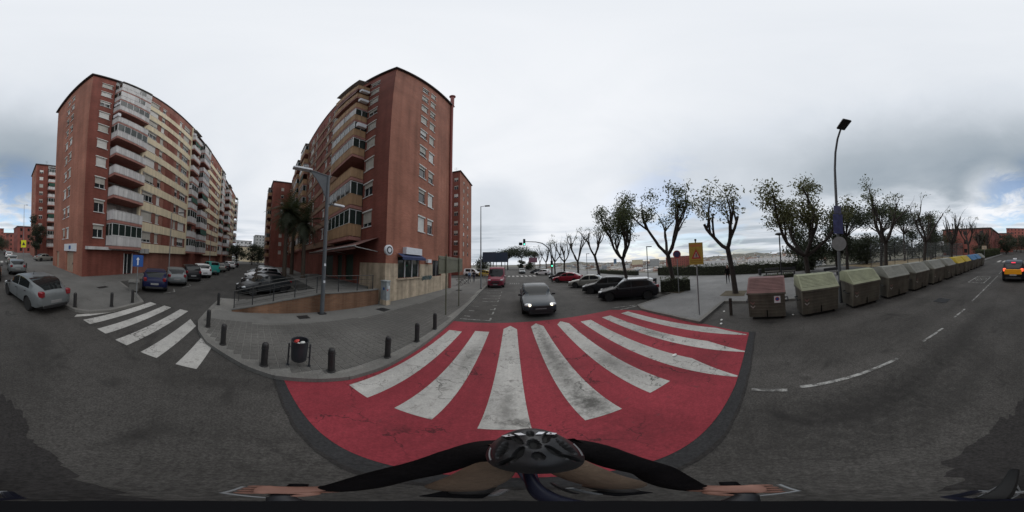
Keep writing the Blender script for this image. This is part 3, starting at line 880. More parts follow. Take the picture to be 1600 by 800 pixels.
def apartment(name, label, C, ang, side, Lend, segs, z1, nfl, fh, endwins, scheme, modes, seed=1, detail=True, group=None, ground=None, end_ground=None):
    """side=+1: the long balcony front faces +Y (up the side street's far kerb); -1: faces -Y.
    segs: list of (type, width) measured from the street corner along the long front."""
    rnd = random.Random(seed)
    a = R(ang)
    nx, ny = (math.cos(a), -math.sin(a)), (math.sin(a), math.cos(a))
    root = thing(name, label, 'apartment block', (C[0], C[1], 0.0), 0, group)
    org = Vector(root.location)
    fe = Face(C, nx)
    fl = Face(C, ny if side > 0 else (-ny[0], -ny[1]))
    sg = 1 if side > 0 else -1                       # s = sg * distance from the corner
    se = -1 if side > 0 else 1                       # end wall runs away from the long front
    ztop = z1 + nfl * fh + 1.35
    zb = 0.05
    # end wall
    m = MB(); holes = []
    for k in range(nfl):
        z = z1 + k * fh + 1.35
        for c_, w_, h_ in endwins:
            holes.append((se * c_ - w_ / 2, se * c_ + w_ / 2, z - h_ / 2, z + h_ / 2))
    holes += (end_ground or [])
    s0, s1 = sorted((0, se * Lend))
    wall_holes(m, fe, s0, s1, zb, ztop, holes)
    Ltot = sum(w for _, w in segs)
    # back and far walls close the volume
    q0, q1 = fl.w(sg * Ltot, 0, 0), fe.w(se * Lend, 0, 0)
    q2 = (q0[0] + q1[0] - C[0], q0[1] + q1[1] - C[1], 0)
    for A, B in ((q1, q2), (q2, q0)):
        m.add([(A[0], A[1], zb), (B[0], B[1], zb), (B[0], B[1], ztop), (A[0], A[1], ztop)], [(0, 1, 2, 3)])
    m.V = [tuple(Vector(v) - org) for v in m.V]
    part('wall', m, M[scheme['end']], root)
    for k in range(nfl):
        z = z1 + k * fh + 1.35
        for c_, w_, h_ in endwins:
            window(root, fe, se * c_, z, w_, h_, rnd=rnd, detail=detail)
    # long front, segment by segment
    pos = 0.0
    for i, (ty, w) in enumerate(segs):
        sa, sb = sorted((sg * pos, sg * (pos + w))); pos += w
        m = MB(); holes = list(ground.get(i, [])) if ground else []
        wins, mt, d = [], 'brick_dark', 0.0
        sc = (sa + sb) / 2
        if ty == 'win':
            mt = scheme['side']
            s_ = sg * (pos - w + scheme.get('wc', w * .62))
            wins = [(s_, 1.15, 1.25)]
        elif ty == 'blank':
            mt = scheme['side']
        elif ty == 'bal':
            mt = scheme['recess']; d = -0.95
            wins = [(sc - w * .22, 1.5, 2.0), (sc + w * .24, 1.1, 2.0)]
        elif ty == 'flat':
            mt = scheme['flat']; d = 0.28
            wins = [(sc + sg * t * w, ww, 1.25) for t, ww in ((-0.38, 1.9), (-0.2, .7), (0.17, .7), (0.35, 1.9))]
        for k in range(nfl):
            for s_, ww, hh in wins:
                zz = z1 + k * fh + (1.35 if ty != 'bal' else 1.08)
                holes.append((s_ - ww / 2, s_ + ww / 2, zz - hh / 2, zz + hh / 2))
        z0_ = zb if ty != 'flat' else z1
        if ty == 'bal':
            z0_ = z1 - .3
            mg = MB(); wall_holes(mg, fl, sa, sb, zb, z0_, [h for h in holes if h[2] < z0_], 0.0)
            mg.V = [tuple(Vector(v) - org) for v in mg.V]
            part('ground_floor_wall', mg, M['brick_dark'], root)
            for s_ in (sa + .002, sb - .002):
                m.add([fl.w(s_, d, z0_), fl.w(s_, 0, z0_), fl.w(s_, 0, ztop), fl.w(s_, d, ztop)], [(0, 1, 2, 3)])
            m.add([fl.w(sa, d, ztop - .3), fl.w(sb, d, ztop - .3), fl.w(sb, 0, ztop - .3), fl.w(sa, 0, ztop - .3)], [(0, 1, 2, 3)])
            m.add([fl.w(sa, 0, ztop - 1.2), fl.w(sb, 0, ztop - 1.2), fl.w(sb, 0, ztop), fl.w(sa, 0, ztop)], [(0, 1, 2, 3)])
        wall_holes(m, fl, sa, sb, z0_, ztop - (0.0 if ty != 'flat' else 0.25), holes if ty != 'flat' and ty != 'bal' else [h for h in holes if h[2] > z0_], d)
        if ty == 'flat':
            wall_holes(m, fl, sa, sb, zb, z1, [h for h in holes if h[2] < z1], 0.0)
            for s_ in (sa, sb):
                m.add([fl.w(s_, 0, z1), fl.w(s_, d, z1), fl.w(s_, d, ztop - .25), fl.w(s_, 0, ztop - .25)], [(0, 1, 2, 3)])
            m.add([fl.w(sa, 0, z1), fl.w(sb, 0, z1), fl.w(sb, d, z1), fl.w(sa, d, z1)], [(0, 1, 2, 3)])
        m.V = [tuple(Vector(v) - org) for v in m.V]
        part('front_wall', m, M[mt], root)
        for k in range(nfl):
            zf = z1 + k * fh
            for s_, ww, hh in wins:
                window(root, fl, s_, zf + (1.35 if ty != 'bal' else 1.08), ww, hh, d=d, rnd=rnd, sh='shutter' if ty != 'bal' else 'shutter_brown', lint=(ty != 'bal'), detail=detail and ty != 'bal')
            if ty == 'bal':
                mode = modes[k % len(modes)] if i < 3 else rnd.choice(['open', 'glass', 'glass', 'blind', 'white', 'open'])
                balcony(root, fl, sc, zf, w - 0.1, scheme['proj'], scheme['slab'], scheme['par'], mode)
                if rnd.random() < .3 and detail:
                    link('air_conditioner', balc_mesh('unit', 1, 1), root, Vector(fl.w(sc + sg * -(w / 2 + .0), scheme['proj'] * .55, zf + 1.5)) - org, fl.rz + PI / 2)
            if ty == 'flat':
                mm = MB(); fl.box(mm, sa + .02, sb - .02, d + .003, d + .09, zf - scheme.get('b0', .52), zf + scheme.get('b1', .55))
                mm.V = [tuple(Vector(v) - org) for v in mm.V]
                part('spandrel', mm, M[scheme['band']], root)
                mm = MB(); fl.box(mm, sc - w * .09, sc + w * .06, d + .003, d + .05, zf + .56, zf + fh - .53)
                mm.V = [tuple(Vector(v) - org) for v in mm.V]
                part('infill_panel', mm, M[scheme.get('infill', 'brick_dark')], root)
        if ty == 'flat':
            for s_ in (sa, sb):
                mm = MB(); fl.box(mm, s_ - .14, s_ + .14, d - .2, d + .16, z1 - 0.5, ztop - .3)
                mm.V = [tuple(Vector(v) - org) for v in mm.V]
                part('pilaster', mm, M[scheme['band']], root)
    # roof slab with overhang, parapet lip, rooftop huts
    m = MB()
    def corner(s, e):
        return (C[0] + fl.u[0] * sg * s + fe.u[0] * se * e, C[1] + fl.u[1] * sg * s + fe.u[1] * se * e)
    ov = 0.30
    def rect(s0, s1, e0, e1, za, zc, mi=0):
        p = [corner(s0, e0), corner(s1, e0), corner(s1, e1), corner(s0, e1)]
        m.prism(ccw([(x - org.x, y - org.y) for x, y in p]), za, zc, mi)
    rect(-ov, Ltot + .1, -ov, Lend + ov, ztop, ztop + 0.26)
    roof = part('roof', m, M['dark_roof'], root)
    p0 = 0.0
    for ty, w in segs:
        if ty == 'bal':
            m = MB(); rect(p0 + .05, p0 + w - .05, -scheme['proj'] - .04, -ov - .005, ztop - 1.15, ztop - 1.0); part('balcony_canopy', m, M['grey_panel'], roof)
        if ty == 'flat':
            m = MB(); rect(p0 + w * .42, p0 + w * .66, 0.6, Lend * .6, ztop + .262, ztop + 2.0); part('roof_hut', m, M['dark_roof'] if scheme.get('darkhut') else M['brick'], roof)
        p0 += w
    for k in range(3):
        m = MB()
        s_ = Ltot * (0.2 + .25 * k); x, y = corner(s_, 1.2)
        b = Vector((x, y, ztop + .26)) - org
        m.tube([b, b + Vector((0, 0, 2.4))], .025, 5)
        for j in range(3): m.tube([b + Vector((-.5, -.2, 1.6 + .3 * j)), b + Vector((.5, .2, 1.6 + .3 * j))], .015, 4)
        part('antenna', m, M['dark_metal'], roof)
    return root, fe, fl, org

def fpart(root, org, name, f, mat_, s0, s1, d0, d1, z0, z1, parent=None):
    m = MB(); f.box(m, s0, s1, d0, d1, z0, z1)
    m.V = [tuple(Vector(v) - org) for v in m.V]
    o = part(name, m, mat_, parent or root)
    return o

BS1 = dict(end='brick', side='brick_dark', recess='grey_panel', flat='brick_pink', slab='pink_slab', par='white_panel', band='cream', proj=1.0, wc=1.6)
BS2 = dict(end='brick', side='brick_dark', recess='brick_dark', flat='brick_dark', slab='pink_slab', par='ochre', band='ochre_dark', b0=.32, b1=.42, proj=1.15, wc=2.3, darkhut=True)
C1, C2 = (-7.36, -13.3), (-7.45, 7.6)
b1, f1e, f1l, o1 = apartment('apartment_block', 'brick apartment block with cream banded front above a shuttered ground floor', C1, 3.4, 1, 10.3,
    [('win', 2.5), ('bal', 4.2), ('flat', 11.3), ('bal', 2.7)], 3.15, 10, 2.57, [(4.25, .75, 1.2), (5.6, .75, 1.2)], BS1,
    ['glass', 'open', 'open', 'open', 'open', 'glass', 'open', 'glass', 'white', 'white'], 3,
    ground={0: [], 1: [(5.0, 6.3, .12, 2.4)]}, end_ground=[(-8.6, -7.2, .12, 2.3), (-4.4, -2.2, .12, 2.4)])
# ground-floor fittings of this block
d_ = fpart(b1, o1, 'door', f1e, M['beige_door'], -8.6, -7.2, -.2, -.14, .13, 2.3); fpart(b1, o1, 'door_handle', f1e, M['dark_metal'], -7.45, -7.38, -.138, -.09, 1.0, 1.2, d_)
d_ = fpart(b1, o1, 'door', f1e, M['beige_door'], -4.4, -2.2, -.2, -.14, .13, 2.4); fpart(b1, o1, 'door_handle', f1e, M['dark_metal'], -2.6, -2.5, -.138, -.09, 1.0, 1.2, d_)
sg_ = fpart(b1, o1, 'sign_board', f1e, M['sign_white'], -4.9, -1.4, .004, .12, 2.45, 3.25)
fpart(b1, o1, 'sign_emblem', f1e, M['sign_blue'], -3.3, -2.75, .123, .14, 2.65, 3.05, sg_)
fpart(b1, o1, 'canopy_ledge', f1l, M['white_panel'], .25, 6.6, .004, .55, 2.72, 3.0)
d_ = fpart(b1, o1, 'glass_door', f1l, M['pane'], 5.05, 6.25, -.2, -.15, .13, 2.35)
fpart(b1, o1, 'door_frame', f1l, M['alu'], 4.98, 5.07, -.1, .04, .13, 2.45, d_); fpart(b1, o1, 'door_frame', f1l, M['alu'], 5.6, 5.68, -.148, -.1, .13, 2.35, d_); fpart(b1, o1, 'door_frame', f1l, M['alu'], 6.24, 6.33, -.1, .04, .13, 2.45, d_)
for s in (6.9, 7.8): fpart(b1, o1, 'air_conditioner', f1l, M['grey_panel'], s, s + .7, .29, .62, 2.5, 3.05)

b2, f2e, f2l, o2 = apartment('apartment_block', 'brick apartment block with tan balconies above a corner shop, green doors and awning', C2, 3.4, -1, 9.4,
    [('win', 3.0), ('bal', 4.5), ('flat', 13.5), ('bal', 4.2), ('win', 3.0), ('bal', 4.2), ('flat', 9.0)], 4.75, 9, 2.6, [(3.9, .95, 1.3), (5.25, .85, 1.3)], BS2,
    ['glass', 'glass', 'open', 'glass', 'glass', 'white', 'open', 'brownblind', 'open'], 5,
    ground={1: [(-5.6, -4.1, 1.1, 3.4), (-7.4, -6.2, 1.1, 3.4)], 2: [(-11, -8.4, 1.1, 3.4)]}, end_ground=[(1.15, 3.7, 1.68, 3.2), (5.75, 7.45, 1.6, 3.1)])
for a_, b_ in ((-5.6, -4.1), (-7.4, -6.2), (-11, -8.4)):
    fpart(b2, o2, 'shop_shutter', f2l, M['green_door'], a_, b_, -.2, -.15, 1.1, 3.4)
# beige stone base, shop window, signs
slabs = MB()
def slabrow(f, s0, s1, zt, skip):
    n = max(1, round((s1 - s0) / .62))
    for k in range(n):
        a_, b_ = s0 + (s1 - s0) * k / n, s0 + (s1 - s0) * (k + 1) / n
        for za, zb_ in ((.08, .95), (.96, 1.82), (1.83, zt)):
            if any(a_ < h[1] - .02 and b_ > h[0] + .02 and za < h[3] and zb_ > h[2] for h in skip):
                for h in skip:
                    if a_ < h[1] - .02 and b_ > h[0] + .02 and za < h[3] and zb_ > h[2]:
                        if a_ < h[0]: pc(f, a_, h[0] - .005, za, zb_)
                        if b_ > h[1]: pc(f, h[1] + .005, b_, za, zb_)
                        if za < h[2]: pc(f, max(a_, h[0]), min(b_, h[1]), za, h[2] - .004)
                continue
            pc(f, a_, b_, za, zb_)
def pc(f, a_, b_, za, zb_):
    if b_ - a_ < .03 or zb_ - za < .03: return
    d1 = .045 + random.uniform(-.003, .003)
    o = fpart(b2, o2, 'stone_slab', f, M['beige_stone'], a_ + .004, b_ - .004, .004, d1, za, zb_)
slabrow(f2e, -0.045, 9.35, 2.72, [(1.15, 3.7, 1.68, 3.2), (5.75, 7.45, 1.6, 3.1)])
slabrow(f2l, -3.0, -0.003, 2.72, [])
w_ = fpart(b2, o2, 'shop_window', f2e, M['pane_green'], 1.15, 3.7, -.2, -.14, 1.68, 3.2)
for s in (1.15, 1.98, 2.83, 3.64): fpart(b2, o2, 'window_frame', f2e, M['alu'], s, s + .06, -.138, -.06, 1.69, 3.19, w_)
fpart(b2, o2, 'window_sill', f2e, M['beige_stone'], 1.05, 3.8, .05, .16, 1.58, 1.675, w_)
fpart(b2, o2, 'fascia_sign', f2e, M['sign_white'], 1.65, 3.6, .006, .35, 3.42, 3.92)
m = MB(); m.add([Vector(f2e.w(1.05, .05, 3.45)) - o2, Vector(f2e.w(3.85, .05, 3.45)) - o2, Vector(f2e.w(3.85, .55, 3.18)) - o2, Vector(f2e.w(1.05, .55, 3.18)) - o2, Vector(f2e.w(1.05, .55, 3.0)) - o2, Vector(f2e.w(3.85, .55, 3.0)) - o2], [(0, 3, 2, 1), (3, 4, 5, 2)])
part('shop_awning', m, M['navy'], b2)
w_ = fpart(b2, o2, 'shop_window', f2e, M['pane'], 5.75, 7.45, -.2, -.14, 1.6, 3.1); fpart(b2, o2, 'window_frame', f2e, M['alu'], 6.57, 6.63, -.138, -.08, 1.61, 3.09, w_)
for s in [5.85 + .16 * k for k in range(10)]: fpart(b2, o2, 'window_bar', f2e, M['dark_metal'], s, s + .025, -.06, -.035, 1.62, 3.08, w_)
fpart(b2, o2, 'air_conditioner', f2e, M['sign_white'], 4.6, 5.15, .05, .3, 2.85, 3.15)
m = MB()
T_ = Matrix.Translation(Vector(f2e.w(-.15, .42, 3.55)) - o2) @ Matrix.Rotation(R(-3.4 + 90), 4, 'Z') @ Matrix.Rotation(PI / 2, 4, 'X')
m.lathe([(.30, -.09), (.33, -.07), (.33, .07), (.30, .09)], 24, 0, T_)
rs = part('round_sign', m, M['sign_white'], b2, 40)
for sgn in (1, -1):
    m = MB(); m.lathe([(.24, sgn * .092), (.24, sgn * .096)], 24, 0, T_); part('sign_ring', m, M['dark_metal'], rs)
    m = MB(); m.lathe([(.15, sgn * .098), (.15, sgn * .104)], 20, 0, T_); part('sign_center', m, M['sign_white'], rs)
m = MB(); m.tube([Vector(f2e.w(-.1, .05, 3.55)) - o2, Vector(f2e.w(-.12, .2, 3.55)) - o2], .03, 6); part('sign_bracket', m, M['dark_metal'], rs)
# graffiti scrawl on the stone
rg = random.Random(4)
for k in range(9):
    m = MB(); s = 4.05 + k * .18; pts = [Vector(f2e.w(s + .22 * math.sin(t * 1.7 + k), .055, 1.55 + .20 * math.cos(t * 2.3 + k * 1.3) + rg.uniform(-.05, .05))) - o2 for t in range(6)]
    m.tube(pts, .018, 4); part('graffiti_stroke', m, M['graffiti'], b2)
# rain pipe with cowl at the far edge
m = MB(); P0 = Vector(f2e.w(9.25, .16, .1)) - o2
m.tube([P0, P0 + Vector((0, 0, 31.6))], .16, 10); m.tube([P0 + Vector((0, 0, 29.4)), P0 + Vector((0, 0, 32.6))], .24, 10); m.tube([P0 + Vector((0, 0, 32.7)), P0 + Vector((0, 0, 33.0))], .4, 10)
part('flue_pipe', m, mat('flue_red', (0.30, 0.09, 0.075), 0.7), b2, 40)
# big brown awning over the side shops
m = MB()
ap = [(-.75, 1.9, 3.75), (-11.2, 1.9, 3.6), (-11.2, .02, 4.35), (-.75, .02, 4.5)]
m.add([Vector(f2l.w(*p)) - o2 for p in ap], [(0, 1, 2, 3)])
m.add([Vector(f2l.w(*p)) - o2 for p in (ap[0], ap[1], (-11.2, 1.9, 3.4), (-.75, 1.9, 3.55))], [(3, 2, 1, 0)])
aw = part('shop_awning', m, M['awning_brown'], b2)
m = MB(); m.tube([Vector(f2l.w(-.7, 1.93, 3.76)) - o2, Vector(f2l.w(-11.25, 1.93, 3.61)) - o2], .05, 6)
for s in (-.8, -5.5, -11.1): m.tube([Vector(f2l.w(s, .05, 3.5)) - o2, Vector(f2l.w(s, 1.9, 3.7)) - o2], .03, 5)
part('awning_frame', m, M['grey_panel'], aw)
# neighbouring blocks
def along(C, ang, side, dist, e=0.0):
    a = R(ang); u = (-math.cos(a), math.sin(a)); v = (math.sin(a), math.cos(a))
    return (C[0] + u[0] * dist - v[0] * e * side, C[1] + u[1] * dist - v[1] * e * side)
apartment('apartment_block', 'second brick and cream apartment block down the side street, beyond the teal van', along(C1, 3.4, 1, 20.9, 0.35), 3.4, 1, 10.3,
    [('win', 2.4), ('bal', 3.6), ('flat', 10.6), ('bal', 2.7)], 3.15, 10, 2.57, [], BS1, ['glass', 'blind', 'glass', 'open', 'blind', 'glass', 'glass', 'open', 'glass', 'white'], 8, detail=False)
BS3 = dict(BS1, side='brick', proj=1.3)
apartment('apartment_block', 'third apartment block of the cream banded row, last before the street narrows', along(C1, 3.4, 1, 40.6, -0.2), 3.4, 1, 10.3,
    [('win', 2.0), ('bal', 3.4), ('flat', 9.4), ('bal', 2.6)], 3.15, 9, 2.57, [], BS3, ['blind', 'glass', 'open'], 12, detail=False)
BS4 = dict(BS1, flat='brick', band='white_panel', proj=1.0)
apartment('apartment_block', 'brick tower with white balconies up the road behind the cream banded block', (-10.4, -48.5), 3.4, 1, 10,
    [('win', 3.6), ('bal', 4.0), ('flat', 9.0)], 3.15, 10, 2.6, [(4.0, .8, 1.2)], BS4, ['open', 'glass', 'open', 'blind'], 14, detail=False)
apartment('apartment_block', 'plain brick tower beyond the corner shop block, beige at street level', (-13.2, 39.5), 3.4, -1, 9.8,
    [('win', 2.2), ('win', 2.2), ('bal', 4.0)], 4.4, 9, 2.65, [(3.0, .9, 1.2), (6.4, .9, 1.2)], dict(BS2, wc=1.1, par='beige_stone'), ['open', 'glass'], 15, detail=False)
apartment('apartment_block', 'brick block closing the side street behind the palms', (-50.5, 4.2), -2, -1, 12,
    [('win', 3), ('bal', 4), ('flat', 11)], 3.4, 9, 2.65, [(3, .9, 1.2), (6, .9, 1.2), (9, .9, 1.2)], dict(BS2, end='brick_dark'), ['open', 'blind', 'glass'], 17, detail=False)

# simple far houses: walls with real window openings, roof
def far_house(label, x, y, w, d, h, rz, m_, nf, nw, cat='building', roofm='dark_roof'):
    root = thing('far_building', label, cat, (x, y, terrain(x, y) - .3), rz, 'buildings in the distance')
    m = MB(); wins = []
    for (C, n, L_) in (((-w/2, -d/2), (0, -1), w), ((w/2, -d/2), (1, 0), d), ((w/2, d/2), (0, 1), w), ((-w/2, d/2), (-1, 0), d)):
        f = Face(C, n); holes = []
        k_ = max(1, int(nw * L_ / max(w, d)))
        for i in range(k_):
            for j in range(nf):
                s = L_ * (i + .5) / k_; z = .3 + h * (j + .55) / nf
                ww, hh = min(1.1, L_ / k_ * .5), h / nf * .45
                holes.append((s - ww/2, s + ww/2, z - hh/2, z + hh/2)); wins.append((f, s, z, ww, hh))
        wall_holes(m, f, 0, L_, 0, h + .3, holes, 0, .15)
    part('wall', m, m_, root)
    m = MB(); m.box(-w/2 - .3, w/2 + .3, -d/2 - .3, d/2 + .3, h + .305, h + .65); part('roof', m, M[roofm], root)
    for f, s, z, ww, hh in wins:
        mm = _win.get(('far', round(ww, 1), round(hh, 1)))
        if mm is None:
            q = MB(); q.box(-ww/2, ww/2, .08, .12, -hh/2, hh/2); mm = q.mesh('window', M['pane']); _win[('far', round(ww, 1), round(hh, 1))] = mm
        link('window', mm, root, f.w(s, 0, z), f.rz)
    return root
rb = M['brick_far']
for lab, x, y, w, d, h, rz, m_, nf, nw in [
    ('low red brick building behind bare trees past the recycling containers', 19, -62, 16, 26, 8.5, .05, rb, 3, 6),
    ('second red brick building further up the road past the recycling containers', 14, -98, 14, 22, 10, .1, rb, 3, 5),
    ('tall red slab far up the road above the taxi', 8, -175, 22, 14, 22, .1, rb, 7, 6),
    ('red brick building far up the left side of the road behind the fluorescent sign', -13.5, -86, 11, 13, 13, .06, rb, 4, 4),
    ('pink brick houses at the top of the road', -16, -135, 20, 18, 13, .08, rb, 4, 6),
    ('red block on the rise beyond the tree line', -3, -215, 30, 16, 21, .0, rb, 6, 8),
    ('ochre building at the end of the side street', -105, -3, 12, 16, 9, .0, M['cream'], 3, 4),
    ('grey tower far down the side street', -190, 4, 14, 14, 28, .2, M['grey_panel'], 8, 4),
    ('pale block far down the side street', -150, -12, 12, 14, 17, .1, M['white_panel'], 5, 4)]:
    far_house(lab, x, y, w, d, h, rz, m_, nf, nw)

# ================================================================== skinned figures
def skin_mesh(name, joints, bones, root, matmap, mats, levels=1):
    """joints: {name:(pos, radius)}; bones: [(a,b,material index)] -> one continuous mesh"""
    names = list(joints)
    idx = {n: i for i, n in enumerate(names)}
    me = bpy.data.meshes.new('skeleton')
    me.from_pydata([joints[n][0] for n in names], [(idx[a], idx[b]) for a, b, _ in bones], [])
    ob = bpy.data.objects.new('skeleton', me); COL.objects.link(ob)
    md = ob.modifiers.new('skin', 'SKIN'); md.use_smooth_shade = True
    sv = me.skin_vertices[0].data
    for n in names:
        r_ = joints[n][1]; r_ = r_ if hasattr(r_, '__len__') else (r_, r_)
        sv[idx[n]].radius = r_
        sv[idx[n]].use_root = (n in root)
    ss = ob.modifiers.new('sub', 'SUBSURF'); ss.levels = levels; ss.render_levels = levels
    dg = bpy.context.evaluated_depsgraph_get()
    em = bpy.data.meshes.new_from_object(ob.evaluated_get(dg), depsgraph=dg)
    em.name = name
    COL.objects.unlink(ob); bpy.data.objects.remove(ob); bpy.data.meshes.remove(me)
    em.materials.clear()
    for m in mats: em.materials.append(m)
    A = np.array([joints[a][0] for a, b, _ in bones]); B = np.array([joints[b][0] for a, b, _ in bones])
    mi = np.array([m for _, _, m in bones])
    AB = B - A; L2 = (AB ** 2).sum(1) + 1e-9
    for p in em.polygons:
        c = np.array(p.center)
        t = np.clip(((c - A) * AB).sum(1) / L2, 0, 1)
        dist = ((A + AB * t[:, None] - c) ** 2).sum(1)
        p.material_index = int(mi[dist.argmin()]); p.use_smooth = True
    return em
M['skin'] = mat('skin', (0.30, 0.155, 0.115), 0.6, var=0.08, scale=20)
M['hair'] = mat('dark_hair', (0.02, 0.014, 0.01), 0.8, var=0.2, scale=40)
M['black_cloth'] = mat('black_fabric', (0.007, 0.006, 0.0065), 0.95, spec=0.08, var=0.25, scale=18, bump=0.4, bscale=60)
M['khaki_cloth'] = mat('khaki_fabric', (0.135, 0.092, 0.062), 0.9, var=0.2, scale=14, bump=0.4, bscale=60)
M['blue_cloth'] = mat('light_blue_fabric', (0.22, 0.33, 0.48), 0.9, var=0.15, scale=14)
M['jeans'] = mat('dark_jeans', (0.03, 0.035, 0.06), 0.9, var=0.2, scale=18)
M['shoe'] = mat('dark_shoe', (0.02, 0.018, 0.017), 0.7, var=0.2)
def hand(J, Bn, side, wrist, fwd, out_, up, mi, root_name, curl=0.5, scale=1.0):
    """palm and five fingers: fwd = direction of the fingers, out_ = thumb side, up = back of the hand"""
    w, f, o_, u = Vector(wrist), Vector(fwd).normalized(), Vector(out_).normalized(), Vector(up).normalized()
    palm = w + f * .055 * scale
    J[side + 'palm'] = (palm, (.038 * scale, .02 * scale)); Bn.append((root_name, side + 'palm', mi))
    J[side + 'palm2'] = (w + f * .085 * scale, (.036 * scale, .017 * scale)); Bn.append((side + 'palm', side + 'palm2', mi))
    for k, ln in enumerate((.072, .080, .074, .058)):
        off = (.030 - .020 * k) * scale
        p = w + f * .088 * scale + o_ * off
        ang = 0.0; q = p; prev = side + 'palm2'
        n0 = side + 'f%d0' % k; J[n0] = (p, .0095 * scale); Bn.append((prev, n0, mi)); prev = n0
        for j in range(3):
            ang += curl * (0.7 + .25 * j)
            q = q + (f * math.cos(ang) - u * math.sin(ang)) * ln * scale * (.42, .33, .25)[j]
            nm = side + 'f%d%d' % (k, j + 1); J[nm] = (q, (.0092, .0088, .0075)[j] * scale); Bn.append((prev, nm, mi)); prev = nm
    p = w + f * .03 * scale + o_ * .036 * scale
    J[side + 't0'] = (p, .012 * scale); Bn.append((side + 'palm', side + 't0', mi))
    q = p + (f * .7 + o_ * .5 - u * .3) * .034 * scale; J[side + 't1'] = (q, .0105 * scale); Bn.append((side + 't0', side + 't1', mi))
    q = q + (f * .75 + o_ * .1 - u * .65) * .03 * scale; J[side + 't2'] = (q, .009 * scale); Bn.append((side + 't1', side + 't2', mi))
def head_parts(root, c, fw, r=0.1, hair='hair', helmet=False):
    """face features as geometry around a head centre c looking along fw (unit, local space)"""
    fw = Vector(fw).normalized(); up = Vector((0, 0, 1)); up = (up - fw * up.dot(fw)).normalized(); rt = fw.cross(up)
    T_ = Matrix((rt, fw, up)).transposed().to_4x4(); T_.translation = Vector(c)
    m = MB(); m.ell((0, -.005, 0.01), (.075, .095, .112), 16, 12, 0, T_); m.ell((0, .055, -.055), (.048, .042, .05), 12, 8, 0, T_)
    hd = part('head', m, M['skin'], root, 60)
    m = MB(); m.ell((0, .098, -.012), (.014, .022, .026), 10, 6, 0, T_); part('nose', m, M['skin'], hd, 60)
    m = MB(); m.ell((0, .093, -.058), (.024, .008, .007), 10, 6, 0, T_); part('mouth', m, mat('lips', (.34, .13, .11), .5, var=0), hd, 60)
    for s in (-1, 1):
        m = MB(); m.ell((s * .031, .083, .012), (.013, .01, .009), 10, 6, 0, T_); part('eye', m, M['sign_white'], hd, 60)
        m = MB(); m.ell((s * .031, .091, .012), (.006, .004, .006), 8, 5, 0, T_); part('pupil', m, M['hair'], hd, 60)
        m = MB(); m.ell((s * .077, -.008, -.005), (.010, .018, .030), 8, 6, 0, T_); part('ear', m, M['skin'], hd, 60)
    m = MB(); m.ell((0, -.022, .035), (.082, .096, .105), 16, 10, 0, T_); part('hair', m, M[hair], root, 60)
    return T_

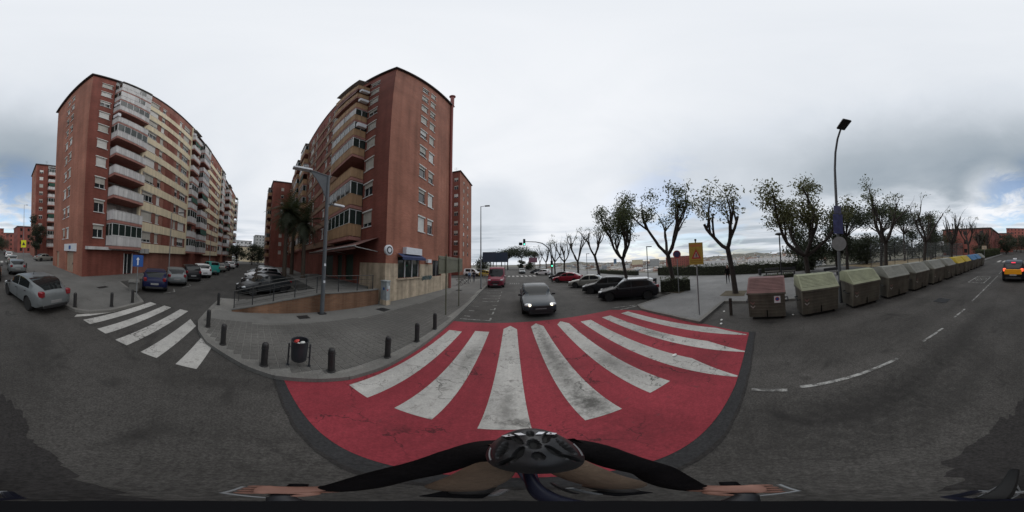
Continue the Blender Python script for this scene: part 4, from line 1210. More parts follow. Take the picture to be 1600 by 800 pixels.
# ================================================================== cars
def pchip(xs, ys, x):
    xs, ys = np.array(xs, float), np.array(ys, float)
    h = np.diff(xs); dl = np.diff(ys) / h
    d = np.zeros(len(xs)); d[0], d[-1] = dl[0], dl[-1]
    for i in range(1, len(xs) - 1):
        if dl[i - 1] * dl[i] > 0:
            w1, w2 = 2 * h[i] + h[i - 1], h[i] + 2 * h[i - 1]
            d[i] = (w1 + w2) / (w1 / dl[i - 1] + w2 / dl[i])
    k = int(min(max(np.searchsorted(xs, x) - 1, 0), len(xs) - 2))
    t = (x - xs[k]) / h[k]
    return float((2*t**3 - 3*t**2 + 1) * ys[k] + (t**3 - 2*t**2 + t) * h[k] * d[k] + (-2*t**3 + 3*t**2) * ys[k+1] + (t**3 - t**2) * h[k] * d[k+1])
CAR = {
 'hatch': dict(L=4.2, W=1.77, zt=[(0, .60), (.03, .70), (.12, .80), (.25, .93), (.33, 1.16), (.43, 1.39), (.53, 1.46), (.70, 1.45), (.84, 1.35), (.90, 1.20), (.955, 1.00), (.985, .93), (1, .80)],
    zs=[(0, .54), (.03, .62), (.12, .71), (.25, .85), (.5, .91), (.85, .97), (.955, .93), (1, .76)], ws=(.25, .43), rw=(.845, .945), sf=(.30, .535), sr=(.555, .83), ax=(.19, .805), rw_=.315),
 'coupe': dict(L=4.27, W=1.79, zt=[(0, .58), (.03, .68), (.12, .80), (.25, .92), (.33, 1.14), (.43, 1.36), (.52, 1.45), (.64, 1.44), (.78, 1.36), (.87, 1.22), (.945, 1.04), (.97, .98), (.985, .92), (1, .78)],
    zs=[(0, .54), (.03, .62), (.12, .71), (.25, .84), (.5, .90), (.80, .96), (.955, .92), (1, .70)], ws=(.25, .43), rw=(.74, .955), sf=(.30, .54), sr=(.555, .80), ax=(.20, .80), rw_=.315),
 'sedan': dict(L=4.5, W=1.78, zt=[(0, .58), (.03, .68), (.12, .80), (.26, .92), (.34, 1.15), (.42, 1.35), (.50, 1.43), (.62, 1.43), (.72, 1.33), (.82, 1.08), (.86, 1.03), (.96, 1.00), (1, .82)],
    zs=[(0, .54), (.03, .62), (.12, .71), (.25, .84), (.5, .89), (.82, .95), (.96, .93), (1, .76)], ws=(.26, .42), rw=(.69, .82), sf=(.31, .53), sr=(.55, .75), ax=(.19, .79), rw_=.315),
 'suv': dict(L=4.35, W=1.82, zt=[(0, .68), (.03, .80), (.12, .93), (.25, 1.06), (.33, 1.30), (.41, 1.52), (.52, 1.60), (.76, 1.59), (.88, 1.48), (.93, 1.28), (.965, 1.08), (.985, 1.02), (1, .88)],
    zs=[(0, .60), (.03, .72), (.12, .82), (.25, .96), (.5, 1.02), (.85, 1.08), (.955, 1.02), (1, .80)], ws=(.25, .41), rw=(.875, .955), sf=(.30, .53), sr=(.55, .84), ax=(.19, .80), rw_=.34),
 'van': dict(L=5.1, W=2.0, zt=[(0, .85), (.03, 1.05), (.10, 1.20), (.15, 1.28), (.22, 1.75), (.29, 2.20), (.36, 2.42), (.6, 2.45), (.95, 2.42), (.985, 2.30), (1, 2.2)],
    zs=[(0, .75), (.03, .9), (.10, 1.05), (.2, 1.18), (.5, 1.22), (.95, 1.22), (1, 1.15)], ws=(.15, .29), rw=(2, 2), sf=(.20, .38), sr=(2, 2), ax=(.17, .78), rw_=.35),
 'smallvan': dict(L=4.3, W=1.8, zt=[(0, .68), (.03, .82), (.12, .98), (.22, 1.10), (.30, 1.40), (.38, 1.68), (.48, 1.80), (.92, 1.80), (.975, 1.66), (.99, 1.2), (1, 1.0)],
    zs=[(0, .62), (.03, .76), (.12, .86), (.22, 1.0), (.5, 1.05), (.95, 1.06), (1, .86)], ws=(.22, .38), rw=(.93, .985), sf=(.28, .52), sr=(.56, .86), ax=(.18, .79), rw_=.32),
}
def submesh(me, keep, name, mats, remap):
    vm, V, F, MI = {}, [], [], []
    for p in me.polygons:
        if keep(p):
            f = []
            for i in p.vertices:
                if i not in vm:
                    vm[i] = len(V); V.append(tuple(me.vertices[i].co))
                f.append(vm[i])
            F.append(f); MI.append(remap.get(p.material_index, 0))
    n = bpy.data.meshes.new(name)
    n.from_pydata(V, [], F)
    for m in mats: n.materials.append(m)
    n.polygons.foreach_set('material_index', MI)
    n.polygons.foreach_set('use_smooth', [True] * len(F))
    n.set_sharp_from_angle(angle=R(34))
    n.update()
    return n
_car = {}
def car_meshes(kind):
    if kind in _car: return _car[kind]
    c = CAR[kind]; L_, W_ = c['L'], c['W']
    hw = W_ / 2
    wk = [(0, .66 * hw), (.012, .76 * hw), (.04, .88 * hw), (.10, .96 * hw), (.24, hw), (.78, hw), (.93, .965 * hw), (.97, .90 * hw), (.99, .82 * hw), (1, .74 * hw)]
    if kind == 'van': wk = [(0, .8 * hw), (.02, .9 * hw), (.07, .97 * hw), (.2, hw), (.97, hw), (1, .97 * hw)]
    zbk = [(0, .30), (.04, .21), (.5, .19), (.95, .23), (1, .34)]
    xs = set(np.linspace(0, 1, 45).tolist() + [.006, .015, .985, .994])
    for k in ('ws', 'rw', 'sf', 'sr'):
        xs |= {v for v in c[k] if v < 1}
    xs = sorted(xs)
    xs = [x for i, x in enumerate(xs) if i == 0 or x - xs[i - 1] > .004]
    f = lambda tab, x: pchip([a for a, _ in tab], [b for _, b in tab], x)
    V, F, MI = [], [], []
    for x in xs:
        zt, zs, w, zb = f(c['zt'], x), f(c['zs'], x), f(wk, x), f(zbk, x)
        zs = min(zs, zt - .03); hd = zt - zs; t = smooth01((hd - .12) / .28)
        lp = lambda a, b: a + (b - a) * t
        wr = max(w - .05 - .24 * max(0, hd - .05), .3 * w)
        if kind == 'van': wr = w - .02 - .08 * hd
        h = [(0, zb), (.80 * w, zb), (.965 * w, zb + .10), (w, zb + .5 * (zs - zb)), (.985 * w, zs - .09), (.94 * w, zs),
             (lp(.86 * w, .915 * w), zs + lp(.28 * hd, .025)), (lp(.70 * w, wr), lp(zs + .62 * hd, zt - .085)), (lp(.52 * w, wr - .07), lp(zs + .85 * hd, zt - .02)), (lp(.28 * w, (wr - .07) * .55), lp(zs + .97 * hd, zt - .002)), (0, zt + .006)]
        X = L_ / 2 - x * L_
        ring = [(X, -a, b) for a, b in h] + [(X, a, b) for a, b in h[-2:0:-1]]
        V += ring
    n = 20
    for i in range(len(xs) - 1):
        xm = (xs[i] + xs[i + 1]) / 2
        for j in range(n):
            k = (j + 1) % n
            st = j if j < 10 else 19 - j
            mi = 0
            if st <= 1: mi = 1
            elif st == 6 and c['sf'][0] < xm < c['sf'][1]: mi = 4 if j < 10 else 5
            elif st == 6 and c['sr'][0] < xm < c['sr'][1]: mi = 6 if j < 10 else 7
            elif st in (8, 9) and c['ws'][0] < xm < c['ws'][1]: mi = 2
            elif st in (8, 9) and c['rw'][0] < xm < c['rw'][1]: mi = 3
            F.append((i * n + j, i * n + k, (i + 1) * n + k, (i + 1) * n + j)); MI.append(mi)
    F.append(tuple(range(n - 1, -1, -1))); MI.append(0)
    F.append(tuple((len(xs) - 1) * n + j for j in range(n))); MI.append(0)
    me = bpy.data.meshes.new('shell'); me.from_pydata(V, [], F)
    for _ in range(8): me.materials.append(M['trim'])
    me.polygons.foreach_set('material_index', MI)
    bmm = bmesh.new(); bmm.from_mesh(me); bmesh.ops.recalc_face_normals(bmm, faces=bmm.faces); bmm.to_mesh(me); bmm.free()
    ob = bpy.data.objects.new('shell', me); COL.objects.link(ob)
    rw_ = c['rw_']; cut = MB()
    for a in c['ax']:
        for s in (-1, 1):
            T_ = Matrix.Translation((L_ / 2 - a * L_, s * (hw - .02), rw_)) @ Matrix.Rotation(PI / 2, 4, 'X')
            cut.lathe([(rw_ + .055, -.25), (rw_ + .055, .25)], 24, 1, T_)
    cme = bpy.data.meshes.new('cut'); cme.from_pydata(cut.V, [], cut.F)
    cme.materials.append(M['trim']); cme.materials.append(M['trim'])
    cme.polygons.foreach_set('material_index', [1] * len(cut.F))
    bmm = bmesh.new(); bmm.from_mesh(cme); bmesh.ops.recalc_face_normals(bmm, faces=bmm.faces); bmm.to_mesh(cme); bmm.free()
    co = bpy.data.objects.new('cut', cme); COL.objects.link(co)
    bo = ob.modifiers.new('b', 'BOOLEAN'); bo.operation = 'DIFFERENCE'; bo.object = co; bo.solver = 'EXACT'
    dg = bpy.context.evaluated_depsgraph_get()
    em = bpy.data.meshes.new_from_object(ob.evaluated_get(dg), depsgraph=dg)
    for q in (ob, co):
        COL.objects.unlink(q); bpy.data.objects.remove(q)
    R_ = {}
    R_['body'] = submesh(em, lambda p: p.material_index <= 1, 'body', [M['trim'], M['trim']], {0: 0, 1: 1})
    for nm, i in (('windscreen', 2), ('rear_window', 3), ('side_window', 4), ('side_window', 5), ('side_window', 6), ('side_window', 7)):
        s_ = submesh(em, lambda p: p.material_index == i, nm, [M['car_glass']], {})
        if len(s_.polygons): R_.setdefault('glass', []).append((nm, s_))
    # wheels
    m = MB(); T_ = Matrix.Rotation(PI / 2, 4, 'X')
    m.lathe([(rw_ * .62, -.09), (rw_ * .93, -.105), (rw_, -.075), (rw_, .075), (rw_ * .93, .105), (rw_ * .62, .09)], 24, 0, T_); R_['tyre'] = m.mesh('wheel', M['tyre'], 30)
    m = MB(); m.lathe([(rw_ * .625, -.08), (rw_ * .625, .085), (rw_ * .56, .07), (rw_ * .54, .03)], 20, 0, T_)
    m.lathe([(.055, -.05), (.055, .085)], 10, 0, T_)
    for k in range(5):
        q = Matrix.Rotation(2 * PI * k / 5, 4, 'Y')
        m.box(-.045, .045, -.08, -.045, .04, rw_ * .60, 0, q)
    m.lathe([(rw_ * .6, .02), (.02, .02)], 16, 1, T_); m.lathe([(rw_ * .34, .055), (rw_ * .30, .075), (.05, .08)], 16, 0, T_)
    R_['rim'] = m.mesh('rim', [M['rim'], M['trim']])
    zf = f(c['zs'], .03)
    # lights and small parts (mirrored by side)
    fh = f(c['zs'], .06) - .02
    m = MB(); m.ell((0, 0, 0), (.19, .20, .085), 14, 8); R_['headlight'] = m.mesh('headlight', M['head'], 50)
    R_['hl_pos'] = (L_ / 2 - .20, hw - .30, fh - .02)
    ft = f(c['zs'], .965) - .01
    m = MB(); m.bbox(-.15, .09, -.10, .10, -.09, .12, .03); R_['tail_light'] = m.mesh('tail_light', M['tail'], 40)
    R_['tl_pos'] = (-L_ / 2 + .125, hw - .24, ft)
    if kind == 'van': R_['hl_pos'] = (L_ / 2 - .17, hw - .30, .92)
    m = MB(); m.bbox(-.012, .012, -.26, .26, -.06, .06, .006); R_['plate'] = m.mesh('number_plate', M['plate'])
    m = MB(); m.bbox(-.03, .03, -.42, .42, -.055, .055, .02); m.box(-.035, .03, -.5, .5, -.24, -.13); R_['grille'] = m.mesh('grille', M['trim'])
    m = MB(); m.bbox(-.07, .05, -.09, .09, -.055, .06, .03); m.box(-.03, .03, -.16, -.085, -.045, -.015); R_['mirror'] = m.mesh('wing_mirror', M['trim'], 40)
    m = MB(); m.bbox(-.08, .08, -.015, .015, -.014, .014, .006); R_['handle'] = m.mesh('door_handle', M['trim'])
    m = MB(); m.box(-.006, .006, -.006, .006, -.30, .22); R_['seam'] = m.mesh('door_seam', M['trim'])
    m = MB(); m.bbox(-.05, .05, -.66 * hw, .66 * hw, -.07, .07, .03); R_['bumper'] = m.mesh('bumper', M['trim'], 40)
    m = MB(); m.tube([(0, -.62, 0), (0, .1, .05)], .012, 5); R_['wiper'] = m.mesh('wiper', M['trim'])
    R_['f'] = f; R_['wk'] = wk
    _car[kind] = R_
    return R_
def car(kind, label, pos, heading, pt, cat='car', group=None, lit=False, tail_lit=False, roofm=None, z=0.0, extra=None, name='car', scale=1.0):
    c = CAR[kind]; r = car_meshes(kind); L_, hw = c['L'], c['W'] / 2
    root = thing(name, label, cat, (pos[0], pos[1], z), math.atan2(heading[1], heading[0]), group)
    if scale != 1.0: root.scale = (scale,) * 3
    b = link('body', r['body'], root)
    b.material_slots[0].link = 'OBJECT'; b.material_slots[0].material = pt
    for nm, me in r['glass']: link(nm, me, root)
    for a in c['ax']:
        for s in (-1, 1):
            w = link('wheel', r['tyre'], root, (L_ / 2 - a * L_, s * (hw - .115), c['rw_']), 0 if s < 0 else PI)
            link('rim', r['rim'], w)
    hx, hy, hz = r['hl_pos']
    tx, ty, tz = r['tl_pos']
    for s in (-1, 1):
        h = link('headlight', r['headlight'], root, (hx, s * hy, hz), s * .45 * -1)
        if lit:
            h.material_slots[0].link = 'OBJECT'; h.material_slots[0].material = M['head']
            m = _car.get('bulb')
            if m is None:
                q = MB(); q.ell((0, 0, 0), (.07, .085, .07), 10, 8); m = q.mesh('bulb', M['head_lit'], 60); _car['bulb'] = m
            link('bulb', m, h, (.135, 0, 0))
        t = link('tail_light', r['tail_light'], root, (tx, s * ty, tz), s * .3)
        if tail_lit:
            t.material_slots[0].link = 'OBJECT'; t.material_slots[0].material = M['tail_lit']
        xm = c['ws'][0] + .06
        link('wing_mirror', r['mirror'], root, (L_ / 2 - xm * L_, s * (hw + .06), r['f'](c['zs'], xm) + .07), 0, rot=(0, 0, 0 if s > 0 else PI))
        for xd in (c['sf'][1] - .03, c['sr'][1] - .05 if c['sr'][1] < 1 else 9):
            if xd < 1: link('door_handle', r['handle'], root, (L_ / 2 - xd * L_, s * (r['f'](r['wk'], xd) - .0), r['f'](c['zs'], xd) - .10))
        for xd in (c['sf'][0] - .01, c['sf'][1] + .01):
            link('door_seam', r['seam'], root, (L_ / 2 - xd * L_, s * (r['f'](r['wk'], xd) - .0035), r['f'](c['zs'], xd) - .30))
    link('number_plate', r['plate'], root, (L_ / 2 + .008, 0, .42)); link('number_plate', r['plate'], root, (-L_ / 2 - .008, 0, .62 if kind in ('hatch', 'suv') else .56))
    link('grille', r['grille'], root, (L_ / 2 - .002, 0, .56 if kind != 'van' else .75))
    link('bumper', r['bumper'], root, (-L_ / 2 + .03, 0, .38)); link('bumper', r['bumper'], root, (L_ / 2 - .03, 0, .26))
    if roofm: pass
    if extra: extra(root, c, r)
    return root
h45 = Vector((-.78, .62)).normalized()
def lane(x, y): return (x, y)
car('coupe', 'silver three-door hatchback pulling away from the kerb by the side zebra stripes', (-1.62, -8.05), (.28, -.96), P_SILVER, extra=lambda ro, c, r: (
    part('roof_aerial', MB().tube([(-.5, .2, 1.4), (-.62, .2, 1.62)], [.02, .008], 6), M['trim'], ro),
    part('glass_roof', MB().box(-1.0, -.45, -.44, .44, 1.36, 1.405), M['car_glass'], ro)))
car('hatch', 'silver grey hatchback driving away up the road ahead of the three-door hatchback', (-1.75, -17.6), (0, -1), P_SILVER)
car('hatch', 'small grey car further up the road in front of the grey hatchback', (-2.0, -26.5), (0, -1), P_CHAMP)
car('suv', 'white car far up the road beside the fluorescent sign', (-2.2, -41), (0, -1), P_WHITE)
car('hatch', 'dark car at the top of the road', (-2.2, -56), (0, -1), P_DARK)
car('sedan', 'grey green car parked at the foot of the tower with white balconies', (-8.8, -31.5), (-.9, -.3), P_CHAMP, z=ZS)
car('sedan', 'dark grey blue car with glowing headlights waiting at the red crossing', (1.42, 10.2), (-.02, -1), P_GREY, lit=True, scale=1.03)
def taxi_extra(ro, c, r):
    m = MB(); m.bbox(-.05, .05, -.66, .66, -.19, .19, .03); part('tailgate_panel', m, P_YELLOW, ro, loc=(-2.15, 0, .86))
    m = MB(); m.box(-.9, .25, -.006, .006, .36, .86); 
    for s in (-1, 1):
        q = MB(); q.box(-.72, .62, -.008, .008, .32, .92); part('door_panel', q, P_YELLOW, ro, loc=(-.1, s * (c['W'] / 2 + .004), 0))
    m = MB(); m.bbox(-.08, .08, -.17, .17, 0, .12, .02); part('taxi_roof_sign', m, M['sign_white'], ro, loc=(.2, 0, 1.60))
    m = MB(); m.bbox(-.02, .02, -.16, .16, -.03, .03, .008); part('high_brake_light', m, M['brake_lit'], ro, loc=(-1.83, 0, 1.52))
car('suv', 'black and yellow taxi with red tail lamps lit driving away', (.8, -14.2), (0, -1), P_BLACK, cat='taxi', tail_lit=True, extra=taxi_extra, name='taxi')
def white_roof(ro, c, r):
    m = MB(); m.bbox(-1.25, .22, -.57, .57, 0, .06, .015); part('roof_panel', m, P_WHITE, ro, loc=(-.22, 0, 1.425))
    m = MB(); m.bbox(-.16, .12, -.55, .55, 0, .03, .012); part('roof_spoiler', m, P_WHITE, ro, loc=(-1.62, 0, 1.36))
car('hatch', 'black hatchback with white roof parked at an angle, end bay by the crossing', (7.65, 9.0), h45, P_BLACK, group='cars parked in the angled bays by the plaza', extra=white_roof)
car('hatch', 'dark hatchback parked between the white-roofed hatchback and the silver saloon', (7.95, 12.3), h45, P_DARK, group='cars parked in the angled bays by the plaza')
car('sedan', 'champagne silver saloon parked at an angle in the plaza bays', (8.25, 16.3), h45, P_CHAMP, group='cars parked in the angled bays by the plaza')
car('coupe', 'bright red hatchback parked beside the traffic light in the plaza bays', (7.9, 22.6), h45, P_RED, group='cars parked in the angled bays by the plaza')
car('sedan', 'dark red saloon parked just past the red hatchback', (8.3, 26.4), h45, P_DARK, group='cars parked in the angled bays by the plaza')
car('hatch', 'white car parked in the bays near the far crossing', (7.6, 40), h45, P_WHITE, group='cars parked in the angled bays by the plaza')
car('hatch', 'grey car parked past the white car near the far crossing', (7.2, 47), h45, P_GREY, group='cars parked in the angled bays by the plaza')
car('suv', 'silver car queueing beyond the far crossing', (3.0, 50), (0, -1), P_SILVER)
car('hatch', 'white hatchback queueing beyond the far crossing, behind the silver car', (3.2, 57), (0, -1), P_WHITE)
car('van', 'dusty red high-roof van parked at the kerb, facing the crossing', (-1.95, 21.3), (0, -1), P_VANRED, cat='van', name='van')
car('smallvan', 'white van parked on the junction past the cafe tables', (-9.5, 38.5), (1, -.1), P_WHITE, cat='van', name='van')
car('hatch', 'yellow car parked behind the red van', (-5.4, 36.5), (1, -.4), paint('mustard', (.42, .30, .05)))
car('suv', 'grey car parked on the junction past the white van', (-7.5, 43), (1, -.2), P_SILVER)
hl = Vector((-.83, -.56)).normalized(); hr = Vector((.42, -.90)).normalized()
gL = 'cars in the angled bays under the cream banded block'
for kind, lab, rx, p_, cat in [('hatch', 'navy blue hatchback in the first angled bay beside the blue sign', -8.6, P_BLUE, 'car'), ('hatch', 'silver hatchback in the angled bay next to the navy blue one', -11.5, P_SILVER, 'car'), ('suv', 'black car in the angled bay between a silver and a white car', -14.6, P_BLACK, 'car'),
    ('suv', 'white car in the angled bay next to the teal van', -17.8, P_WHITE, 'car'), ('smallvan', 'teal green van parked in the side street', -21.6, P_TEAL, 'van'), ('hatch', 'grey car in the bay just past the teal van', -25.6, P_CHAMP, 'car'), ('hatch', 'black car two bays past the teal van', -29, P_DARK, 'car'), ('suv', 'white car far down the side street bays', -34, P_WHITE, 'car'), ('hatch', 'last dark car of the bays under the apartment row', -39, P_BLACK, 'car')]:
    ry = -6.05 + (-8.6 - rx) * .045
    car(kind, lab, (rx + hl.x * 2.1, ry + hl.y * 2.1), hl, p_, cat=cat, group=gL, name='van' if cat == 'van' else 'car')
gR = 'cars in the bays under the palms'
for kind, lab, x, p_ in [('hatch', 'dark navy hatchback in the bay beside the ramp railing', -12.6, P_DARK), ('hatch', 'black car second in the bays under the palms', -15.9, P_BLACK), ('suv', 'white car third in the bays under the palms', -19.3, P_WHITE), ('suv', 'silver car fourth in the bays under the palms', -23, P_SILVER), ('hatch', 'dark car last in the bays under the palms', -28, P_DARK)]:
    car(kind, lab, (x, .75 + (-12.6 - x) * .03), hr, p_, group=gR)

# ================================================================== street furniture
bm_ = MB(); bm_.lathe([(.072, 0), (.072, .60), (.066, .64), (.05, .665), (.02, .68)], 12); bm_.lathe([(.095, -.0), (.095, .02), (.074, .03)], 12)
bol = bm_.mesh('post', M['black_iron'], 40)
bb = MB(); bb.lathe([(.077, .50), (.077, .545)], 12); band_ = bb.mesh('band', M['dark_metal'], 40)
gb = 'black bollards round the kerb corners'
for i, (x, y, tlt) in enumerate([(-3.15, -6.19, 0), (-4.64, -5.53, 0), (-5.85, -5.39, 0), (-8.13, -2.22 + .45, 0), (-5.30, -1.46, 0), (-4.24, -.73, 0), (-3.34, .30, 0), (-2.86, 1.55, .03), (-2.72, 2.95, .07), (-2.74, 4.25, 0), (-2.80, 5.55, 0)]):
    lab = 'black iron bollard on the kerb by the side zebra stripes' if i < 3 else ('black iron bollard on the rounded corner between the two zebra crossings' if i < 7 else 'black iron bollard on the kerb beside the red crossing')
    if i == 8: lab = 'slightly tilted black iron bollard with disturbed paving at its foot, beside the red crossing'
    t = thing('bollard', lab, 'bollard', (x, y, ZS), 0, gb if i != 8 else None); t.rotation_euler = (0, tlt, i * .7)
    p_ = link('post', bol, t); link('band', band_, p_)
# far bollards up the road
for i, (x, y) in enumerate([(-3.3, -20), (-3.4, -22.5), (-3.4, -25)]):
    t = thing('bollard', 'thin dark bollard far up the pavement before the tower with white balconies', 'bollard', (x, y, ZS), 0, 'far bollards'); link('post', bol, t)
# litter bin
lb = thing('litter_bin', 'round dark metal litter bin on two legs, full of rubbish', 'litter bin', (-3.27, 1.0, ZS), R(70)); lb.scale = (.88, .88, .9)
m = MB(); m.lathe([(.155, .20), (.185, .24), (.20, .60), (.205, .80), (.215, .82), (.215, .84), (.195, .84), (.19, .80), (.18, .30)], 24); part('bin_drum', m, M['bin_metal'], lb, 35)
for s in (-1, 1):
    m = MB(); m.tube([(s * .25, 0, 0), (s * .25, 0, .72)], .02, 8); m.tube([(s * .25, 0, .62), (s * .2, 0, .62)], .012, 6); m.tube([(s * .25, 0, .30), (s * .2, 0, .30)], .012, 6); m.box(s * .25 - .04, s * .25 + .04, -.04, .04, 0, .012); part('leg', m, M['bin_metal'], lb, 35)
m = MB(); m.lathe([(.001, .70), (.19, .70)], 20, 0, None, False); part('rubbish_bag', m, M['plastic_black'], lb)
for nm, mt, c_, r_ in (('rubbish', 'litter_red', (-.07, .05, .77), (.07, .055, .05)), ('rubbish', 'litter_white', (.07, -.03, .77), (.07, .05, .05)), ('rubbish', 'litter_white', (-.02, -.09, .76), (.05, .05, .04)), ('rubbish', 'plastic_black', (.02, .06, .75), (.09, .09, .06))):
    m = MB(); m.ell(c_, r_, 8, 5); m.V = [tuple(Vector(v) + Vector((random.uniform(-.012, .012),) * 3)) for v in m.V]; part(nm, m, M[mt], lb)
# utility cabinet
t = thing('utility_cabinet', 'grey utility cabinet with stickers at the end of the ramp wall', 'cabinet', (-7.05, 7.25, ZS), R(3))
m = MB(); m.box(-.26, .26, -.2, .2, 0, .3); part('plinth', m, M['beige_stone'], t)
m = MB(); m.bbox(-.24, .24, -.17, .17, .303, 1.46, .015); bd = part('cabinet_body', m, M['cabinet'], t)
m = MB(); m.bbox(-.27, .27, -.2, .2, 1.462, 1.53, .02); part('cabinet_lid', m, M['cabinet'], t)
m = MB(); m.box(.24, .248, -.12, -.02, .9, 1.0); part('sticker', m, M['sign_red'], bd)
m = MB(); m.box(.24, .248, 0, .11, 1.02, 1.2); part('sticker', m, M['sign_white'], bd)
m = MB(); m.box(-.05, .08, -.178, -.172, .95, 1.1); part('sticker', m, M['sign_blue'], bd)
# ramp with brick retaining wall, coping, landing
rt_ = thing('access_ramp', 'sloping access ramp with low brick retaining wall up to the shops', 'ramp', (-7.35, -1.0, 0))
def rloc(p): return (p[0] + 7.35, p[1] + 1.0, p[2])
m = MB()
prof = [(-.96, .18), (.13, .46), (1.3, .74), (3.15, 1.05), (6.95, 1.05)]
vs = [(-7.33, y, z) for y, z in prof] + [(-7.55, y, z) for y, z in prof] + [(-7.33, y, .05) for y, z in prof] + [(-7.55, y, .05) for y, z in prof]
fs = []
for i in range(4): fs += [(10 + i, 11 + i, i + 1, i), (5 + i, 6 + i, 16 + i, 15 + i), (i, i + 1, 6 + i, 5 + i)]
fs += [(0, 5, 15, 10), (4, 14, 19, 9)]
m.add([rloc(v) for v in vs], fs); part('retaining_wall', m, M['brick_wall'], rt_)
for (ya, za), (yb, zb_) in zip(prof, prof[1:]):
    n = max(1, round((yb - ya) / .62))
    for k in range(n):
        y0, y1 = ya + (yb - ya) * k / n + .004, ya + (yb - ya) * (k + 1) / n - .004
        z0, z1_ = za + (zb_ - za) * k / n, za + (zb_ - za) * (k + 1) / n
        m = MB(); vs = [(x, y, z + dz) for dz in (.003, .055) for (y, z) in ((y0, z0), (y1, z1_)) for x in (-7.59, -7.29)]
        m.add([rloc(v) for v in vs], [(0, 2, 3, 1), (4, 5, 7, 6), (0, 1, 5, 4), (2, 6, 7, 3), (0, 4, 6, 2), (1, 3, 7, 5)]); part('coping_stone', m, M['concrete_light'], rt_)
m = MB(); vs = [(-9.2, y, max(z - .08, .125)) for y, z in prof] + [(-7.552, y, max(z - .08, .125)) for y, z in prof]
m.add([rloc(v) for v in vs], [(i, 5 + i, 6 + i, i + 1) for i in range(4)])
m.add([rloc(v) for v in [(-9.2, y, max(z - .08, .125)) for y, z in prof] + [(-9.2, y, .05) for y, z in prof]], [(i, i + 1, 6 + i, 5 + i) for i in range(4)]); part('ramp_surface', m, M['concrete'], rt_)
m = MB(); m.box(*[v for v in (-20.0 + 7.35, -9.202 + 7.35, 3.6 + 1.0, 8.0 + 1.0)], .05, .97); part('landing', m, M['concrete'], rt_)
# railing along the ramp
rl_ = thing('ramp_railing', 'grey metal railing along the ramp edge', 'railing', (-7.45, -.9, 0))
top = [(-.9, .24), (.13, .52), (1.3, .80), (3.15, 1.11), (6.6, 1.11)]
for dz, rr in ((.85, .021), (.62, .010), (.38, .010), (.16, .010)):
    m = MB(); m.tube([(0, y + .9, z + dz) for y, z in top], rr, 8); part('rail', m, M['rail_steel'], rl_, 40)
for y in (-.88, -.05, .9, 1.9, 3.0, 4.2, 5.4, 6.55):
    z = float(np.interp(y, [a for a, _ in top], [b for _, b in top])); m = MB(); m.tube([(0, y + .9, z - .02), (0, y + .9, z + .85)], .024, 8); part('post', m, M['dark_metal'], rl_, 40)
rl2 = thing('ramp_railing', 'second railing on the wall side of the ramp, nearer the parked cars', 'railing', (-9.15, -.9, 0))
for dz, rr in ((.85, .020), (.45, .010)):
    m = MB(); m.tube([(0, y + .9, z + dz - .1) for y, z in top[:4]], rr, 8); part('rail', m, M['rail_steel'], rl2, 40)
for y in (-.85, .9, 3.0):
    z = float(np.interp(y, [a for a, _ in top], [b for _, b in top])) - .1; m = MB(); m.tube([(0, y + .9, z - .1), (0, y + .9, z + .85)], .024, 8); part('post', m, M['dark_metal'], rl2, 40)
# manholes / gratings
for x, y, w, d, lab in [(-6.75, 2.15, .42, .5, 'dark square grating in the pavement beside the double lamp post'), (-6.25, 6.3, .6, .55, 'dark grating in front of the utility cabinet'), (-5.2, 15.5, .6, .6, 'pavement grating near the cafe tables'), (-6.6, -8.9, .8, .35, 'small access covers in the pavement before the shuttered ground floor'), (3.9, -7.0, .65, .65, 'round manhole cover in the road beside the containers')]:
    t = thing('access_cover', lab, 'manhole', (x, y, ZS + .002 if x < 0 else .006), R(4))
    m = MB(); m.box(-w/2, w/2, -d/2, d/2, 0, .006); part('cover_plate', m, M['dark_metal'], t)
    m = MB()
    for k in range(5): 
        mm = MB(); yy = -d/2 + d * (k + .5) / 5; mm.box(-w/2 + .03, w/2 - .03, yy - .025, yy + .025, .0065, .014); part('rib', mm, M['black_iron'], t)

# ---- lamp posts
lp = thing('street_lamp', 'tall grey lamp post with two arms and triangular bracket beside the ramp', 'street lamp', (-7.06, 3.15, ZS))
m = MB(); m.tube([(0, 0, 0), (0, 0, 2.2), (0, 0, 7.05)], [.105, .095, .08], 12); part('pole', m, M['lamp_blue'], lp, 40)
m = MB(); m.box(-.17, .17, -.17, .17, 0, .04); part('base_plate', m, M['dark_metal'], lp)
m = MB(); m.add([(x, y, z) for x in (-.02, .02) for y, z in ((-.08, 7.0), (-.95, 7.12), (-.62, 6.7), (-.30, 6.2), (-.08, 5.7))], [(4, 3, 2, 1, 0), (5, 6, 7, 8, 9), (0, 1, 6, 5), (1, 2, 7, 6), (2, 3, 8, 7), (3, 4, 9, 8)]); part('bracket', m, M['lamp_blue'], lp)
m = MB(); m.tube([(0, .1, 6.98), (0, -1.0, 7.15)], .05, 8); part('arm', m, M['lamp_blue'], lp, 40)
m = MB(); m.bbox(-.14, .14, -1.75, -.85, 7.10, 7.22, .04); part('lamp_head', m, M['sign_white'], lp, 40)
m = MB(); m.tube([(0, 0, 5.42), (0, .45, 5.45)], .035, 8); part('arm', m, M['lamp_blue'], lp, 40)
m = MB(); m.bbox(-.11, .11, .35, .95, 5.40, 5.50, .03); part('lamp_head', m, M['sign_white'], lp, 40)
for z, c_ in ((1.55, 'sign_white'), (2.35, 'sign_white')):
    m = MB(); m.box(.085, .10, -.04, .05, z, z + .12); part('sticker', m, M[c_], lp)
